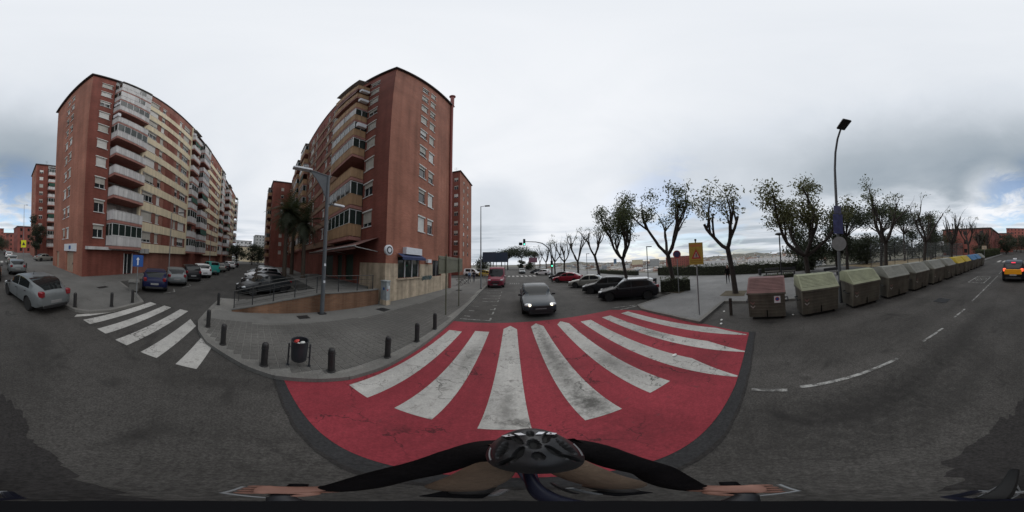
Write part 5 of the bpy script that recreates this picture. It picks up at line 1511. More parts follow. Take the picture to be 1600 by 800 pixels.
def straight_lamp(label, x, y, h, arm, m_, z=ZS, head=.55):
    t = thing('street_lamp', label, 'street lamp', (x, y, z)); a = Vector((arm[0], arm[1], 0))
    m = MB(); m.tube([(0, 0, 0), (0, 0, h * .4), (0, 0, h)], [.085, .07, .045], 10); part('pole', m, m_, t, 40)
    m = MB(); m.tube([(0, 0, h - .03), a * .6 + Vector((0, 0, h + .02))], .03, 8); part('arm', m, m_, t, 40)
    T_ = Matrix.Translation(a * .8 + Vector((0, 0, h + .02))) @ Matrix.Rotation(math.atan2(arm[1], arm[0]), 4, 'Z')
    m = MB(); m.bbox(-head/2, head/2, -.12, .12, -.05, .05, .03, 0, T_); part('lamp_head', m, M['dark_metal'], t, 40)
    m = MB(); m.box(-.12, .12, -.12, .12, 0, .03); part('base_plate', m, M['dark_metal'], t)
straight_lamp('slender lamp post at the kerb in front of the red van', -3.35, 17.3, 9.2, (.9, 0), M['galv'])
straight_lamp('lamp post with long arm standing among the cars under the cream banded block', -18.6, -10.9, 8.0, (-.5, 1.6), M['galv'], head=.8)
straight_lamp('tall thin lamp post far up the road above the fluorescent sign', -6.2, -43, 14.2, (-.9, 0), M['galv'])
straight_lamp('second lamp post with a long arm further down the side street', -33, -9.6, 8.0, (-.5, 1.6), M['galv'], head=.8)
def plaza_lamp(label, x, y, h):
    t = thing('plaza_lamp', label, 'street lamp', (x, y, ZS)); m = MB(); m.tube([(0, 0, 0), (0, 0, h)], .06, 8); part('pole', m, M['dark_metal'], t, 40)
    m = MB(); m.bbox(-.10, .75, -.13, .13, h, h + .12, .03, 0, Matrix.Rotation(R(-50), 4, 'Z')); part('lamp_head', m, M['dark_metal'], t, 40)
plaza_lamp('dark square-arm lamp on the plaza behind the white-roofed hatchback', 17.8, 16.3, 4.6)
plaza_lamp('dark square-arm lamp further along the plaza behind the champagne saloon', 17.5, 35.5, 4.8)
plaza_lamp('dark square-arm lamp far along the plaza by the traffic light', 17.0, 55, 4.8)
t = thing('plaza_lamp', 'mushroom-headed dark lamp on the plaza behind the pale green lidded containers', 'street lamp', (15.9, -1.2, ZS)); m = MB(); m.tube([(0, 0, 0), (0, 0, 4.45)], .065, 8); part('pole', m, M['dark_metal'], t, 40)
m = MB(); m.lathe([(.06, 4.35), (.40, 4.45), (.44, 4.52), (.30, 4.62), (.05, 4.66)], 16); part('lamp_head', m, M['dark_metal'], t, 40)
cl = thing('street_lamp', 'tall curved-neck lamp post with flat dark head rising behind the containers', 'street lamp', (7.45, -3.45, 0))
m = MB(); m.tube([(0, 0, 0), (0, 0, 1.5), (0, 0, 6.2), (-.04, 0, 7.2), (-.22, 0, 8.2), (-.55, 0, 9.0), (-.95, 0, 9.5)], [.10, .085, .07, .06, .055, .05, .045], 10); part('pole', m, M['lamp_blue'], cl, 40)
T_ = Matrix.Translation((-1.25, 0, 9.62)) @ Matrix.Rotation(R(18), 4, 'Y'); m = MB(); m.bbox(-.36, .36, -.2, .2, -.05, .05, .03, 0, T_); part('lamp_head', m, M['dark_metal'], cl, 40)
m = MB(); m.lathe([(.36, -.012), (.36, .012)], 24, 0, Matrix.Translation((-.1, 0, 3.05)) @ Matrix.Rotation(PI / 2, 4, 'Y') @ Matrix.Rotation(R(25), 4, 'X')); part('round_sign', m, M['galv'], cl, 40)
m = MB(); m.box(-.10, -.085, -.26, .26, 3.55, 4.55); part('blue_banner', m, mat('faded_blue_banner', (.055, .065, .17), .7, var=.4, scale=5), cl)
m = MB(); m.box(-.10, -.085, -.2, .2, 4.58, 5.0); part('blue_banner', m, mat('faded_grey_banner', (.10, .11, .2), .7, var=.4, scale=5), cl)
# ---- signs
ys = thing('warning_sign', 'tall yellow warning sign with a red triangle on a grey post', 'sign', (6.51, 3.07, ZS), math.atan2(-6.51, 3.07) * 0 + R(-62))
m = MB(); m.tube([(0, 0, 0), (0, 0, 3.35)], .032, 10); part('post', m, M['galv'], ys, 40)
m = MB(); m.bbox(-.31, .31, -.055, -.035, 2.30, 3.27, .01); bd = part('sign_board', m, M['sign_yellow'], ys)
m = MB(); z0 = 2.56
m.add([(-.21, -.058, z0), (.21, -.058, z0), (0, -.058, z0 + .44)], [(0, 1, 2)]); tr = part('triangle_border', m, M['sign_red'], bd)
m = MB(); m.add([(-.125, -.060, z0 + .055), (.125, -.060, z0 + .055), (0, -.060, z0 + .32)], [(0, 1, 2)]); part('triangle_center', m, mat('sign_pale', (.42, .30, .26), .6), bd)
m = MB(); m.box(-.018, .018, -.064, -.061, z0 + .11, z0 + .23); m.add([(-.02, -.064, z0 + .08), (.02, -.064, z0 + .08), (.02, -.064, z0 + .1), (-.02, -.064, z0 + .1)], [(0, 1, 2, 3)]); part('pictogram', m, M['dark_metal'], bd)
for k, (z, h_, c_) in enumerate([(3.09, .10, 'sign_red'), (2.455, .045, 'dark_metal'), (2.375, .04, 'dark_metal')]):
    m = MB(); m.box(-.24, .24, -.058, -.0555, z, z + h_); part('text_band', m, mat('sign_band%d' % k, (.50, .19, .06) if k == 0 else (.30, .18, .03), .6), bd)
m = MB(); m.box(-.045, .045, -.05, .05, 3.351, 3.43); part('beacon', m, M['dark_metal'], ys)
bs = thing('blue_sign', 'square blue one-way sign with white arrow on a thin post by the navy hatchback', 'sign', (-6.95, -6.12, ZS), R(128))
m = MB(); m.tube([(0, 0, 0), (0, 0, 2.3)], .03, 8); part('post', m, M['galv'], bs, 40)
m = MB(); m.bbox(-.30, .30, -.05, -.033, 1.72, 2.38, .01); bd = part('sign_board', m, M['sign_blue'], bs)
m = MB(); m.box(-.035, .035, -.056, -.052, 1.80, 2.12); m.add([(-.10, -.056, 2.1201), (.10, -.056, 2.1201), (0, -.056, 2.26)], [(0, 1, 2)]); part('white_arrow', m, M['sign_white'], bd)
rs2 = thing('round_sign', 'round no-parking sign on a post by the hedge planter, seen from the side street', 'sign', (10.4, 6.5, ZS), R(-58))
m = MB(); m.tube([(0, 0, 0), (0, 0, 3.2)], .03, 8); part('post', m, M['galv'], rs2, 40)
for r_, d_, c_ in ((.30, -.05, M['sign_red']), (.235, -.058, mat('dull_blue_disc', (.05, .045, .11), .6))):
    m = MB(); m.lathe([(r_, d_ - .004), (r_, d_ + .006)], 24, 0, Matrix.Translation((0, 0, 2.95)) @ Matrix.Rotation(PI / 2, 4, 'X') @ Matrix.Scale(-1, 4, (0, 0, 1)) @ Matrix.Translation((0, 0, 0)))
    m.V = [(v[0], v[1] , v[2]) for v in m.V]; part('sign_disc', m, c_, rs2, 40)
ms = thing('billboard', 'large information board seen from its grey-green back, on two posts over the pavement', 'sign', (-3.2, 8.5, ZS))
for y in (-1.0, 1.0):
    m = MB(); m.tube([(0, y, 0), (0, y, 3.1)], .035, 8); part('post', m, M['sign_back'], ms, 40)
m = MB(); m.bbox(-.09, -.04, -1.75, 1.85, 2.15, 3.0, .01); bd = part('board', m, M['sign_back'], ms)
for z in (2.3, 2.85):
    m = MB(); m.box(-.038, -.02, -1.7, 1.8, z, z + .06); part('back_rail', m, M['sign_back'], bd)
fs_ = thing('school_sign', 'fluorescent yellow sign on a post far up the road', 'sign', (-4.2, -29, ZS), R(172))
m = MB(); m.tube([(0, 0, 0), (0, 0, 3.6)], .04, 6); part('post', m, M['galv'], fs_); m = MB(); m.bbox(-.45, .45, -.06, -.04, 2.6, 3.9, .01); bd = part('sign_board', m, M['sign_lime'], fs_)
m = MB(); m.add([(-.3, -.066, 3.0), (.3, -.066, 3.0), (0, -.066, 3.6)], [(0, 1, 2)]); part('triangle', m, M['dark_metal'], bd)
bks = thing('parking_sign', 'pale square sign on a post beyond the last container', 'sign', (6.6, -26.5, 0), R(12))
m = MB(); m.tube([(0, 0, 0), (0, 0, 2.9)], .035, 6); part('post', m, M['galv'], bks); m = MB(); m.bbox(-.4, .4, -.06, -.04, 2.3, 2.9, .01); part('sign_board', m, M['beige_stone'], bks)
for x, y, w, lab in [(-5.6, 40, 3.4, 'dark billboard back on posts past the red van, nearer the brick tower'), (-2.9, 41.5, 3.6, 'dark billboard back on posts past the red van, nearer the far traffic light')]:
    t = thing('hoarding', lab, 'billboard', (x, y, 0))
    for s in (-1, 1):
        m = MB(); m.tube([(s * w * .3, 0, 0), (s * w * .3, 0, 4.2)], .08, 6); part('post', m, M['dark_metal'], t)
    m = MB(); m.bbox(-w/2, w/2, -.08, .08, 3.4, 5.9, .02); part('board', m, mat('hoarding_blue', (.03, .045, .075), .7), t)
t = thing('hoarding', 'small pinkish billboard among the trees along the far road', 'billboard', (9.3, 72, 0)); m = MB(); m.tube([(0, 0, 0), (0, 0, 4)], .1, 6); part('post', m, M['dark_metal'], t); m = MB(); m.bbox(-1.9, 1.9, -.08, .08, 3.6, 5.8, .02); part('board', m, mat('hoarding_pink', (.20, .09, .12), .7), t)
# ---- traffic lights
def signal_head(t, p, green=True):
    T_ = Matrix.Translation(p)
    m = MB(); m.bbox(-.17, .17, -.14, .14, -.48, .48, .03, 0, T_); hd = part('signal_head', m, M['plastic_black'], t, 40)
    for k, zz in enumerate((.31, 0, -.31)):
        m = MB(); m.lathe([(.105, .141), (.105, .16)], 14, 0, T_ @ Matrix.Translation((0, 0, zz)) @ Matrix.Rotation(PI / 2, 4, 'X')); part('lens', m, M['sig_green'] if (k == 2 and green) else M['dark_metal'], hd, 40)
        m = MB(); m.tube([Vector(p) + Vector((0, -.14, zz + .11)), Vector(p) + Vector((0, -.30, zz + .10))], [.10, .08], 8, 0, False); part('visor', m, M['plastic_black'], hd)
    return hd
tl = thing('traffic_light', 'traffic light on a curved overhead arm showing green', 'traffic light', (6.0, 24.2, 0))
m = MB(); m.tube([(0, 0, 0), (0, 0, 3.4), (-.12, 0, 4.4), (-.6, 0, 5.3), (-1.4, 0, 5.9), (-2.4, 0, 6.1), (-4.0, 0, 6.15)], [.11, .10, .09, .08, .07, .06, .05], 10); part('pole', m, M['dark_metal'], tl, 40)
signal_head(tl, (-4.15, -.05, 6.05)); m = MB(); m.bbox(-.55, -.02, -.1, .1, 0, .42, .03, 0, Matrix.Translation((-4.4, 0, 5.6))); part('backing_board', m, M['plastic_black'], tl)
signal_head(tl, (-.05, -.22, 2.75))
tl = thing('traffic_light', 'dark traffic light hanging from a straight arm past the red van', 'traffic light', (-5.8, 44, 0))
m = MB(); m.tube([(0, 0, 0), (0, 0, 5.2), (.3, 0, 5.4), (5.0, 0, 5.55)], [.1, .08, .06, .04], 8); part('pole', m, M['dark_metal'], tl, 40); signal_head(tl, (5.0, 0, 5.4), False)
# ---- containers
def container(label, x, y0, y1, rz, lid, group, sticker=False):
    L_ = abs(y1 - y0) - .12; yc = (y0 + y1) / 2
    t = thing('refuse_container', label, 'container', (x, yc, 0), rz, group)
    def side(prof, la, lb, nm, m_, par=t, bev=0):
        n = len(prof); vs = [(px, la, pz) for px, pz in prof] + [(px, lb, pz) for px, pz in prof]
        q = MB(); q.add(vs, [tuple(range(n)), tuple(range(2 * n - 1, n - 1, -1))] + [(i, n + i, n + (i + 1) % n, (i + 1) % n) for i in range(n)]); return part(nm, q, m_, par)
    b = side([(.14, .14), (1.02, .14), (1.16, 1.20), (.0, 1.14)], -L_/2 + .04, L_/2 - .04, 'container_body', M['cont_body'])
    side([(-.03, 1.13), (.03, 1.13), (1.2, 1.19), (1.2, 1.26), (-.03, 1.20)], -L_/2, L_/2, 'rim', M['cont_body'], b)
    lidp = [(-.02, 1.205), (1.19, 1.265), (1.19, 1.66), (.95, 1.74), (.52, 1.73), (.06, 1.30)]
    ld = side(lidp, -L_/2 + .012, L_/2 - .012, 'lid', M[lid])
    nr = 9
    for k in range(nr):                         # ribs run along the sloping lid
        f_ = (k + .5) / nr; px, pz = .06 + .46 * f_, 1.30 + .43 * f_
        q = MB(); dn = Vector((-.43, 0, .46)).normalized() * .012; dt = Vector((.46, 0, .43)).normalized() * .009
        c_ = Vector((px, 0, pz)); A = [c_ - dt - dn * .2, c_ + dt - dn * .2, c_ + dt + dn, c_ - dt + dn]
        q.add([(v.x, -L_/2 + .07, v.z) for v in A] + [(v.x, L_/2 - .07, v.z) for v in A], [(0, 1, 2, 3), (7, 6, 5, 4), (0, 4, 5, 1), (1, 5, 6, 2), (2, 6, 7, 3), (3, 7, 4, 0)]); part('lid_rib', q, M[lid], ld)
    def facex(z): return .14 - .14 * (z - .14) / 1.0
    for k in range(6):                          # pressed ribs on the front
        z = .32 + k * .14; q = MB(); q.box(facex(z) - .012, facex(z) + .01, -L_/2 + .06, L_/2 - .06, z, z + .035); part('body_rib', q, M['cont_body'], b)
    q = MB(); q.box(facex(.3) - .03, facex(.3) + .1, -.02, .02, .16, 1.08); part('center_post', q, M['plastic_black'], b)
    for s in (1,):                              # reflective chevrons at one end
        for k in range(2):
            z = .55 + k * .16; yy = s * (L_/2 - .22); xx = facex(z) - .032
            for r in (-1, 1):
                q = MB(); q.add([(xx + .01, yy, z), (xx + .002, yy + r * .09, z + .09), (xx - .004, yy + r * .09, z + .14), (xx + .004, yy, z + .05)], [(0, 1, 2, 3) if r > 0 else (3, 2, 1, 0)]); part('chevron', q, M['reflect'] if k == 0 else M['reflect_red'], b)
    if sticker:
        q = MB(); q.box(.0, .03, -L_/2 + .22, -L_/2 + .46, .78, 1.06); st = part('no_parking_label', q, M['sign_white'], b)
        q = MB(); q.lathe([(.085, -.002), (.085, .003)], 16, 0, Matrix.Translation((-.003, -L_/2 + .34, .94)) @ Matrix.Rotation(PI / 2, 4, 'Y')); part('label_ring', q, M['sign_red'], st)
        q = MB(); q.lathe([(.06, -.002), (.06, .003)], 16, 0, Matrix.Translation((-.006, -L_/2 + .34, .94)) @ Matrix.Rotation(PI / 2, 4, 'Y')); part('label_disc', q, M['sign_blue'], st)
    for sx in (.28, .9):
        for s in (-1, 1):
            q = MB(); q.lathe([(.07, -.03), (.07, .03)], 12, 0, Matrix.Translation((sx, s * (L_/2 - .2), .07)) @ Matrix.Rotation(PI / 2, 4, 'X')); part('wheel', q, M['tyre'], t)
    q = MB()
    for s in (-1, 1):
        qq = MB(); qq.tube([(.35, s * (L_/2 - .03), .75), (.35, s * (L_/2 + .09), .75), (.75, s * (L_/2 + .09), .8), (.75, s * (L_/2 - .03), .8)], .025, 6); part('side_lug', qq, M['dark_metal'], b)
    return t
M['reflect'] = mat('worn_reflective_white', (.42, .39, .37), .5, var=.3, scale=20); M['reflect_red'] = mat('worn_reflective_red', (.26, .14, .13), .5, var=.3, scale=20)
gc = 'row of refuse containers along the road'
cl_ = ['cont_lid_red', 'cont_lid_green', 'cont_lid_green', 'cont_lid_grey', 'cont_lid_grey', 'cont_lid_grey', 'cont_lid_grey', 'cont_lid_yellow', 'cont_lid_yellow', 'cont_lid_blue', 'cont_lid_blue', 'cont_lid_grey']
clab = ['refuse container with a dull red lid and round sticker, at the end by the crossing', 'pale green lidded container next to the red lidded one', 'pale green lidded container beyond the curved-neck lamp post', 'grey lidded container next to the pale green lids', 'grey lidded container, second after the pale green lids', 'grey lidded container, third after the pale green lids', 'grey lidded container right before the yellow lids', 'yellow lidded container next to the grey lids', 'yellow lidded container next to the blue lids', 'blue lidded container next to the yellow lids', 'blue lidded container next to the last grey one', 'grey lidded container at the far end after the blue lids']
ce = [(.98, -.66), (-1.13, -2.92), (-3.36, -5.12), (-5.45, -7.2), (-7.55, -9.3), (-9.65, -11.4), (-11.75, -13.45), (-13.8, -15.5), (-15.85, -17.55), (-17.9, -19.6), (-19.95, -21.6), (-21.95, -23.6)]
for i, (lab, lid, (a_, b_)) in enumerate(zip(clab, cl_, ce)):
    rz_ = [R(-3), R(5), R(4), R(-1), R(2), 0, R(1), 0, R(1), 0, 0, R(2)][i]
    container(lab, 6.22 - .045 * i, a_, b_, rz_, lid, gc, sticker=(i == 0))
# wooden post stub and litter behind the red lidded container
t = thing('wooden_stake', 'dark wooden stake standing in the container bay', 'post', (6.95, 1.75, 0)); m = MB(); m.bbox(-.06, .06, -.06, .06, 0, .82, .01); part('stake', m, M['bark'], t); m = MB(); m.box(-.065, .065, -.065, .065, .6, .64); part('strap', m, M['dark_metal'], t)
for x, y in ((6.7, .05 - .95), (5.9, 1.9), (7.4, 2.2), (6.3, 2.0), (3.3, 2.3)):
    t = tag(part('litter_scrap', MB().ell((0, 0, .02), (.08, .05, .02), 7, 4), M['litter_white'], loc=(x, y, .0 if x > 5 else .012)), 'scrap of white litter lying ' + {6.7: 'between the red and pale green lidded containers', 5.9: 'beside the wooden stake', 7.4: 'in the corner of the container bay kerb', 6.3: 'in the container bay by the yellow sign', 3.3: 'on a zebra stripe of the red crossing'}[x], 'litter', 'scraps of litter')
# plaza benches, planter hedge, bollard-like litter bins
def bench(label, x, y, rz):
    t = thing('plaza_bench', label, 'bench', (x, y, ZS), rz, 'plaza benches')
    m = MB(); m.bbox(-.9, .9, -.24, .24, .40, .46, .015); part('seat', m, M['concrete'], t)
    m = MB(); m.bbox(-.9, .9, .20, .26, .55, .85, .015); part('backrest', m, M['dark_metal'], t)
    for s in (-.7, .7):
        m = MB(); m.box(s - .06, s + .06, -.2, .22, 0, .398); m.box(s - .03, s + .03, .205, .255, .461, .6); part('leg', m, M['dark_metal'], t)
bench('bench near the hedge behind the red lidded container', 20.2, -.4, R(-90)); bench('bench near the hedge behind the pale green lidded containers', 19.8, -2.4, R(-90)); bench('bench on the plaza behind the curved-neck lamp post', 15.6, -6.4, R(-80))
for i, (x, y) in enumerate(((12.3, 10.4), (19.8, 1.1))):
    t = thing('plaza_litter_bin', ['dark litter bin on the plaza behind the angled bays', 'dark litter bin on the plaza near the hedge benches'][i], 'litter bin', (x, y, ZS)); m = MB(); m.lathe([(.18, .1), (.2, .8), (.22, .82)], 12); part('bin_drum', m, M['dark_metal'], t, 40)
    for s in (-1, 1):
        m = MB(); m.tube([(s * .22, 0, 0), (s * .22, 0, .6)], .02, 6); part('leg', m, M['dark_metal'], t)
# cafe tables past the shop
for i, (x, y) in enumerate(((-6.5, 19.6), (-6.1, 21.4), (-7.1, 22.8))):
    t = thing('cafe_table', 'dark folding cafe table on the pavement past the flue pipe', 'table', (x, y, ZS), .3 * i, 'cafe tables'); m = MB(); m.bbox(-.4, .4, -.4, .4, .72, .75, .01); part('table_top', m, M['bark'], t)
    for s in (-1, 1):
        m = MB(); m.tube([(-.35, s * .3, 0), (.35, s * .3, .72)], .018, 5); part('leg', m, M['dark_metal'], t); m = MB(); m.tube([(.35, s * .33, 0), (-.35, s * .33, .72)], .018, 5); part('leg', m, M['dark_metal'], t)
# street railings at the far pavement corner
for i, (x, y, rz) in enumerate(((-3.75, 24.2, R(95)), (-4.6, 27.8, R(125)))):
    t = thing('guard_rail', 'pale pedestrian guard rail at the far pavement corner past the red van', 'railing', (x, y, ZS), rz, 'guard rails')
    for z in (.25, .6, .95):
        m = MB(); m.tube([(-1, 0, z), (1, 0, z)], .025, 6); part('rail', m, M['galv'], t)
    for s in (-1, 0, 1):
        m = MB(); m.tube([(s, 0, 0), (s, 0, .95)], .03, 6); part('post', m, M['galv'], t)
# stack of stone by the blue sign: low planter / bench
t = thing('street_planter', 'weathered low concrete planter at the pavement edge by the blue sign', 'planter', (-8.0, -7.3, ZS), R(40)); m = MB(); m.bbox(-.45, .45, -.3, .3, 0, .55, .04); part('planter_body', m, M['concrete_light'], t); m = MB(); m.bbox(-.52, .52, -.36, .36, .552, .64, .03); part('planter_rim', m, M['concrete_light'], t)

# ================================================================== trees and planting
def leaf_cloud(m, c, r, n, size, rnd, droop=0.0):
    c = Vector(c)
    for _ in range(n):
        p = Vector((rnd.gauss(0, .5), rnd.gauss(0, .5), rnd.gauss(0, .5)))
        if p.length > 1.15: p *= 1.15 / p.length
        p = c + Vector((p.x * r[0], p.y * r[1], p.z * r[2]))
        s = size * rnd.uniform(.6, 1.25)
        q = Quaternion((rnd.gauss(0, 1), rnd.gauss(0, 1), rnd.gauss(0, 1), rnd.gauss(0, 1))).normalized()
        a, b = q @ Vector((s, 0, 0)), q @ Vector((0, s * .45, 0))
        o_ = len(m.V)
        m.V += [tuple(p - a), tuple(p + b), tuple(p + a), tuple(p - b)]
        m.F.append((o_, o_ + 1, o_ + 2, o_ + 3)); m.M.append(0)
def limb(mt, p, d, L_, r0, r1, rnd, seg=5, bend=.25, up=.25):
    pts, rad = [Vector(p)], [r0]
    d = Vector(d).normalized(); q = Vector(p)
    for i in range(seg):
        d = (d + Vector((rnd.uniform(-1, 1), rnd.uniform(-1, 1), rnd.uniform(-.5, .7))) * bend + Vector((0, 0, up * .25))).normalized()
        q = q + d * (L_ / seg); pts.append(q); rad.append(r0 + (r1 - r0) * (i + 1) / seg)
    mt.tube(pts, rad, 7 if r0 > .05 else 5)
    return pts, d
def street_tree(label, x, y, h, seed, leafy=.5, lean=(0, 0), fork=.36, z=ZS, limbs=None, spread=.55, group='street trees along the plaza', leafm='leaf', trunk_r=.19, stubs=True):
    rnd = random.Random(seed)
    t = thing('street_tree', label, 'tree', (x, y, z), 0, group)
    mt, ml = MB(), MB()
    hf = h * fork
    base = Vector((0, 0, -.05)); top_ = Vector((lean[0], lean[1], hf))
    midp = (base + top_) / 2 + Vector((rnd.uniform(-.1, .1), rnd.uniform(-.1, .1), 0))
    mt.tube([base, base + Vector((0, 0, .12)), midp, top_], [trunk_r * 1.35, trunk_r * 1.05, trunk_r * .92, trunk_r * .9], 10)
    nl = limbs or rnd.choice((3, 4))
    a0 = rnd.uniform(0, 6.28)
    for i in range(nl):
        a = a0 + 2 * PI * i / nl + rnd.uniform(-.35, .35); tilt = rnd.uniform(.42, .80) * spread / .55
        d = Vector((math.cos(a) * math.sin(tilt), math.sin(a) * math.sin(tilt), math.cos(tilt)))
        L1 = (h - hf) * rnd.uniform(.42, .6)
        pts, dd = limb(mt, top_ - Vector((0, 0, .05)), d, L1, trunk_r * .72, trunk_r * .52, rnd, 6, .24, .55)
        for j in range(rnd.choice((2, 3, 3))):
            s0 = pts[rnd.choice((3, 4, 5, 5))]
            d2 = (dd + Vector((rnd.uniform(-1, 1), rnd.uniform(-1, 1), rnd.uniform(.1, .9))) * .55).normalized()
            L2 = (h - hf) * rnd.uniform(.28, .48)
            p2, d3 = limb(mt, s0, d2, L2, trunk_r * .44, trunk_r * (.32 if stubs and rnd.random() < .5 else .16), rnd, 4, .2, .35)
            for k in range(rnd.choice((2, 3, 4))):
                s1 = p2[rnd.choice((1, 2, 3, 4))]
                d4 = (d3 + Vector((rnd.uniform(-1, 1), rnd.uniform(-1, 1), rnd.uniform(-.3, .8))) * .9).normalized()
                L3 = rnd.uniform(.5, 1.2) * h / 8
                p3, d5 = limb(mt, s1, d4, L3, trunk_r * .14, trunk_r * .05, rnd, 3, .25, .2)
                for tw in range(2 if leafy > .4 else 1):
                    p4, _ = limb(mt, p3[rnd.choice((1, 2, 3))], d5 + Vector((rnd.uniform(-1, 1), rnd.uniform(-1, 1), rnd.uniform(-.6, .6))), rnd.uniform(.25, .55) * h / 8, .012, .005, rnd, 2, .3, 0)
                    if rnd.random() < leafy: leaf_cloud(ml, p4[-1], (.42 + .3 * leafy, .42 + .3 * leafy, .30 + .2 * leafy), int(46 * leafy + 16), .105, rnd)
                if rnd.random() < leafy * .8: leaf_cloud(ml, p3[-1], (.55 + .35 * leafy, .55 + .35 * leafy, .38 + .25 * leafy), int(85 * leafy + 14), .11, rnd)
    part('trunk', mt, M['bark'], t, 60)
    if ml.F: part('crown', ml, M[leafm], t)
    # square of soil in the pavement
    return t
SX = 11.0
street_tree('pruned street tree with thin leafy shoots beside the red lidded container', 10.9, 2.35, 8.3, 101, .50, (-.25, .32), .38, limbs=3, spread=.78, leafm='leaf_dry')
street_tree('half leafy street tree growing from the hedge planter by the round sign', 11.1, 7.2, 8.8, 207, .62, (-.1, .55), .34, limbs=4, spread=.85)
street_tree('full leafy street tree behind the parked champagne saloon', SX, 12.9, 8.9, 47, .95, (-.2, .5), .32, limbs=5, spread=.6)
street_tree('slender sparse street tree beyond the full leafy one', SX, 18.6, 8.4, 52, .28, (-.3, .6), .42, limbs=3, spread=.45)
for i, (y, s) in enumerate(((25.7, 61), (33, 72), (41, 83), (52, 94), (64, 33), (78, 21))):
    street_tree(['nearly bare tree behind the bright red parked hatchback', 'nearly bare tree just past the overhead traffic light', 'nearly bare tree beside the white car near the far crossing', 'bare tree beyond the far crossing, before the pink billboard', 'bare tree nearest the pink billboard', 'last bare tree of the row, before the umbrella pines'][i], SX, y, 8.6 + .25 * i, s, .16, (0, .1), .34, limbs=4, spread=.55)
street_tree('broad leafy street tree behind the pale green lidded containers', 11.3, -2.9, 8.4, 11, .95, (.1, .25), .28, limbs=5, spread=.92, leafm='leaf_dry')
street_tree('tall nearly bare street tree behind the grey lidded containers', SX, -9.7, 9.0, 131, .32, (0, 0), .34, limbs=4, spread=.62)
street_tree('bare forked street tree behind the yellow lidded containers', SX - .6, -14.9, 8.4, 143, .16, (0, -.2), .38, limbs=4, spread=.6)
for i, (y, s) in enumerate(((-21.4, 155), (-28.5, 164), (-36, 173), (-44, 181))):
    street_tree(['bare tree behind the blue lidded containers', 'bare tree beside the pale square sign past the last container', 'bare tree before the low red brick building', 'farthest bare tree of the row past the containers'][i], SX - .8, y, 8.4, s, .10, (0, -.1), .36, limbs=5, spread=.6)
def dense_tree(label, x, y, h, w, seed, leafm='leaf_dark', shape='round', z=None, trunk=.2, group='evergreen trees', dens=1.0, name='evergreen_tree', leaf=.16):
    rnd = random.Random(seed)
    t = thing(name, label, 'tree', (x, y, terrain(x, y) if z is None else z), 0, group)
    mt, ml = MB(), MB()
    th = h * (.55 if shape == 'umbrella' else .35)
    mt.tube([(0, 0, -.1), (rnd.uniform(-.2, .2), 0, th * .5), (rnd.uniform(-.3, .3), 0, th)], [trunk * 1.2, trunk, trunk * .8], 8)
    n = int(16 * dens) + 6
    for i in range(n):
        a = rnd.uniform(0, 6.28); rr = math.sqrt(rnd.random()) * w / 2
        if shape == 'umbrella':
            zc = h * .78 + (1 - (rr / (w / 2)) ** 2) * h * .17 + rnd.uniform(-.2, .1) * h * .2; rz_ = .16
        elif shape == 'cone':
            f_ = rnd.random(); rr *= (1 - f_) * .95 + .08; zc = h * (.12 + .85 * f_); rz_ = .22
        else:
            f_ = rnd.uniform(-1, 1); rr *= math.sqrt(max(0, 1 - f_ * f_)) ; zc = h * .58 + f_ * h * .36; rz_ = .20
        c_ = Vector((rr * math.cos(a), rr * math.sin(a), zc))
        mt.tube([(0, 0, min(th, zc * .8)), c_ * .5 + Vector((0, 0, min(th, zc) * .5)), c_], [trunk * .4, trunk * .25, .02], 5)
        s = w * rnd.uniform(.17, .26)
        leaf_cloud(ml, c_, (s, s, s * (rz_ / .22)), int(170 * dens), leaf * rnd.uniform(.8, 1.2), rnd)
    part('trunk', mt, M['bark'], t, 60); part('crown', ml, M[leafm], t)
    return t
for lab, x, y, h, w, s, sh in [
    ('dark evergreen on the plaza edge behind the broad leafy tree', 20.5, -4.8, 5.8, 4.6, 1, 'round'), ('second dark evergreen on the plaza edge, left of the court', 21, -9.4, 6.4, 5.4, 2, 'round'),
    ('umbrella pine behind the curved-neck lamp post', 19.5, -10.2, 8.4, 6.4, 3, 'umbrella'), ('umbrella pine behind the tall bare tree', 18.8, -15.6, 9.2, 7.2, 4, 'umbrella'),
    ('umbrella pine at the near corner of the court fence', 22.5, -25, 10.2, 7, 5, 'umbrella'), ('dark conifer clump at the court behind the forked bare tree', 19, -29.5, 10.2, 6, 6, 'round'),
    ('low dark evergreen beside the court', 24, -16.5, 5.0, 5, 7, 'round'), ('dark bushy evergreen at the far end of the court', 23, -38, 8, 7, 8, 'round'), ('dark cone-shaped conifer behind the court fence', 21, -33.5, 10.5, 4, 9, 'cone'), ('far dark evergreen before the red brick building', 12.5, -46, 6.5, 6, 10, 'round')]:
    dense_tree(lab, x, y, h, w, s, shape=sh, dens=1.1)
for i_, (x, y, h, w) in enumerate(((27, -14, 5, 7), (29, -20, 6, 8), (28, -26, 6.5, 8), (27, -33, 7, 8), (26, -40, 7.5, 8), (24, -47, 7, 8), (21, -53, 6.5, 8), (31, -9, 4.5, 7))):
    dense_tree('dark evergreen in the tree line behind the court, ' + ['beside the low evergreen', 'second past the low evergreen', 'behind the umbrella pine by the fence', 'behind the cone-shaped conifer', 'behind the far court corner', 'past the far court corner', 'last before the low red brick building', 'at the plaza edge'][i_], x, y, h, w, 400 + i_, dens=1.0, leaf=.22, group='tree line behind the court', z=-.05)
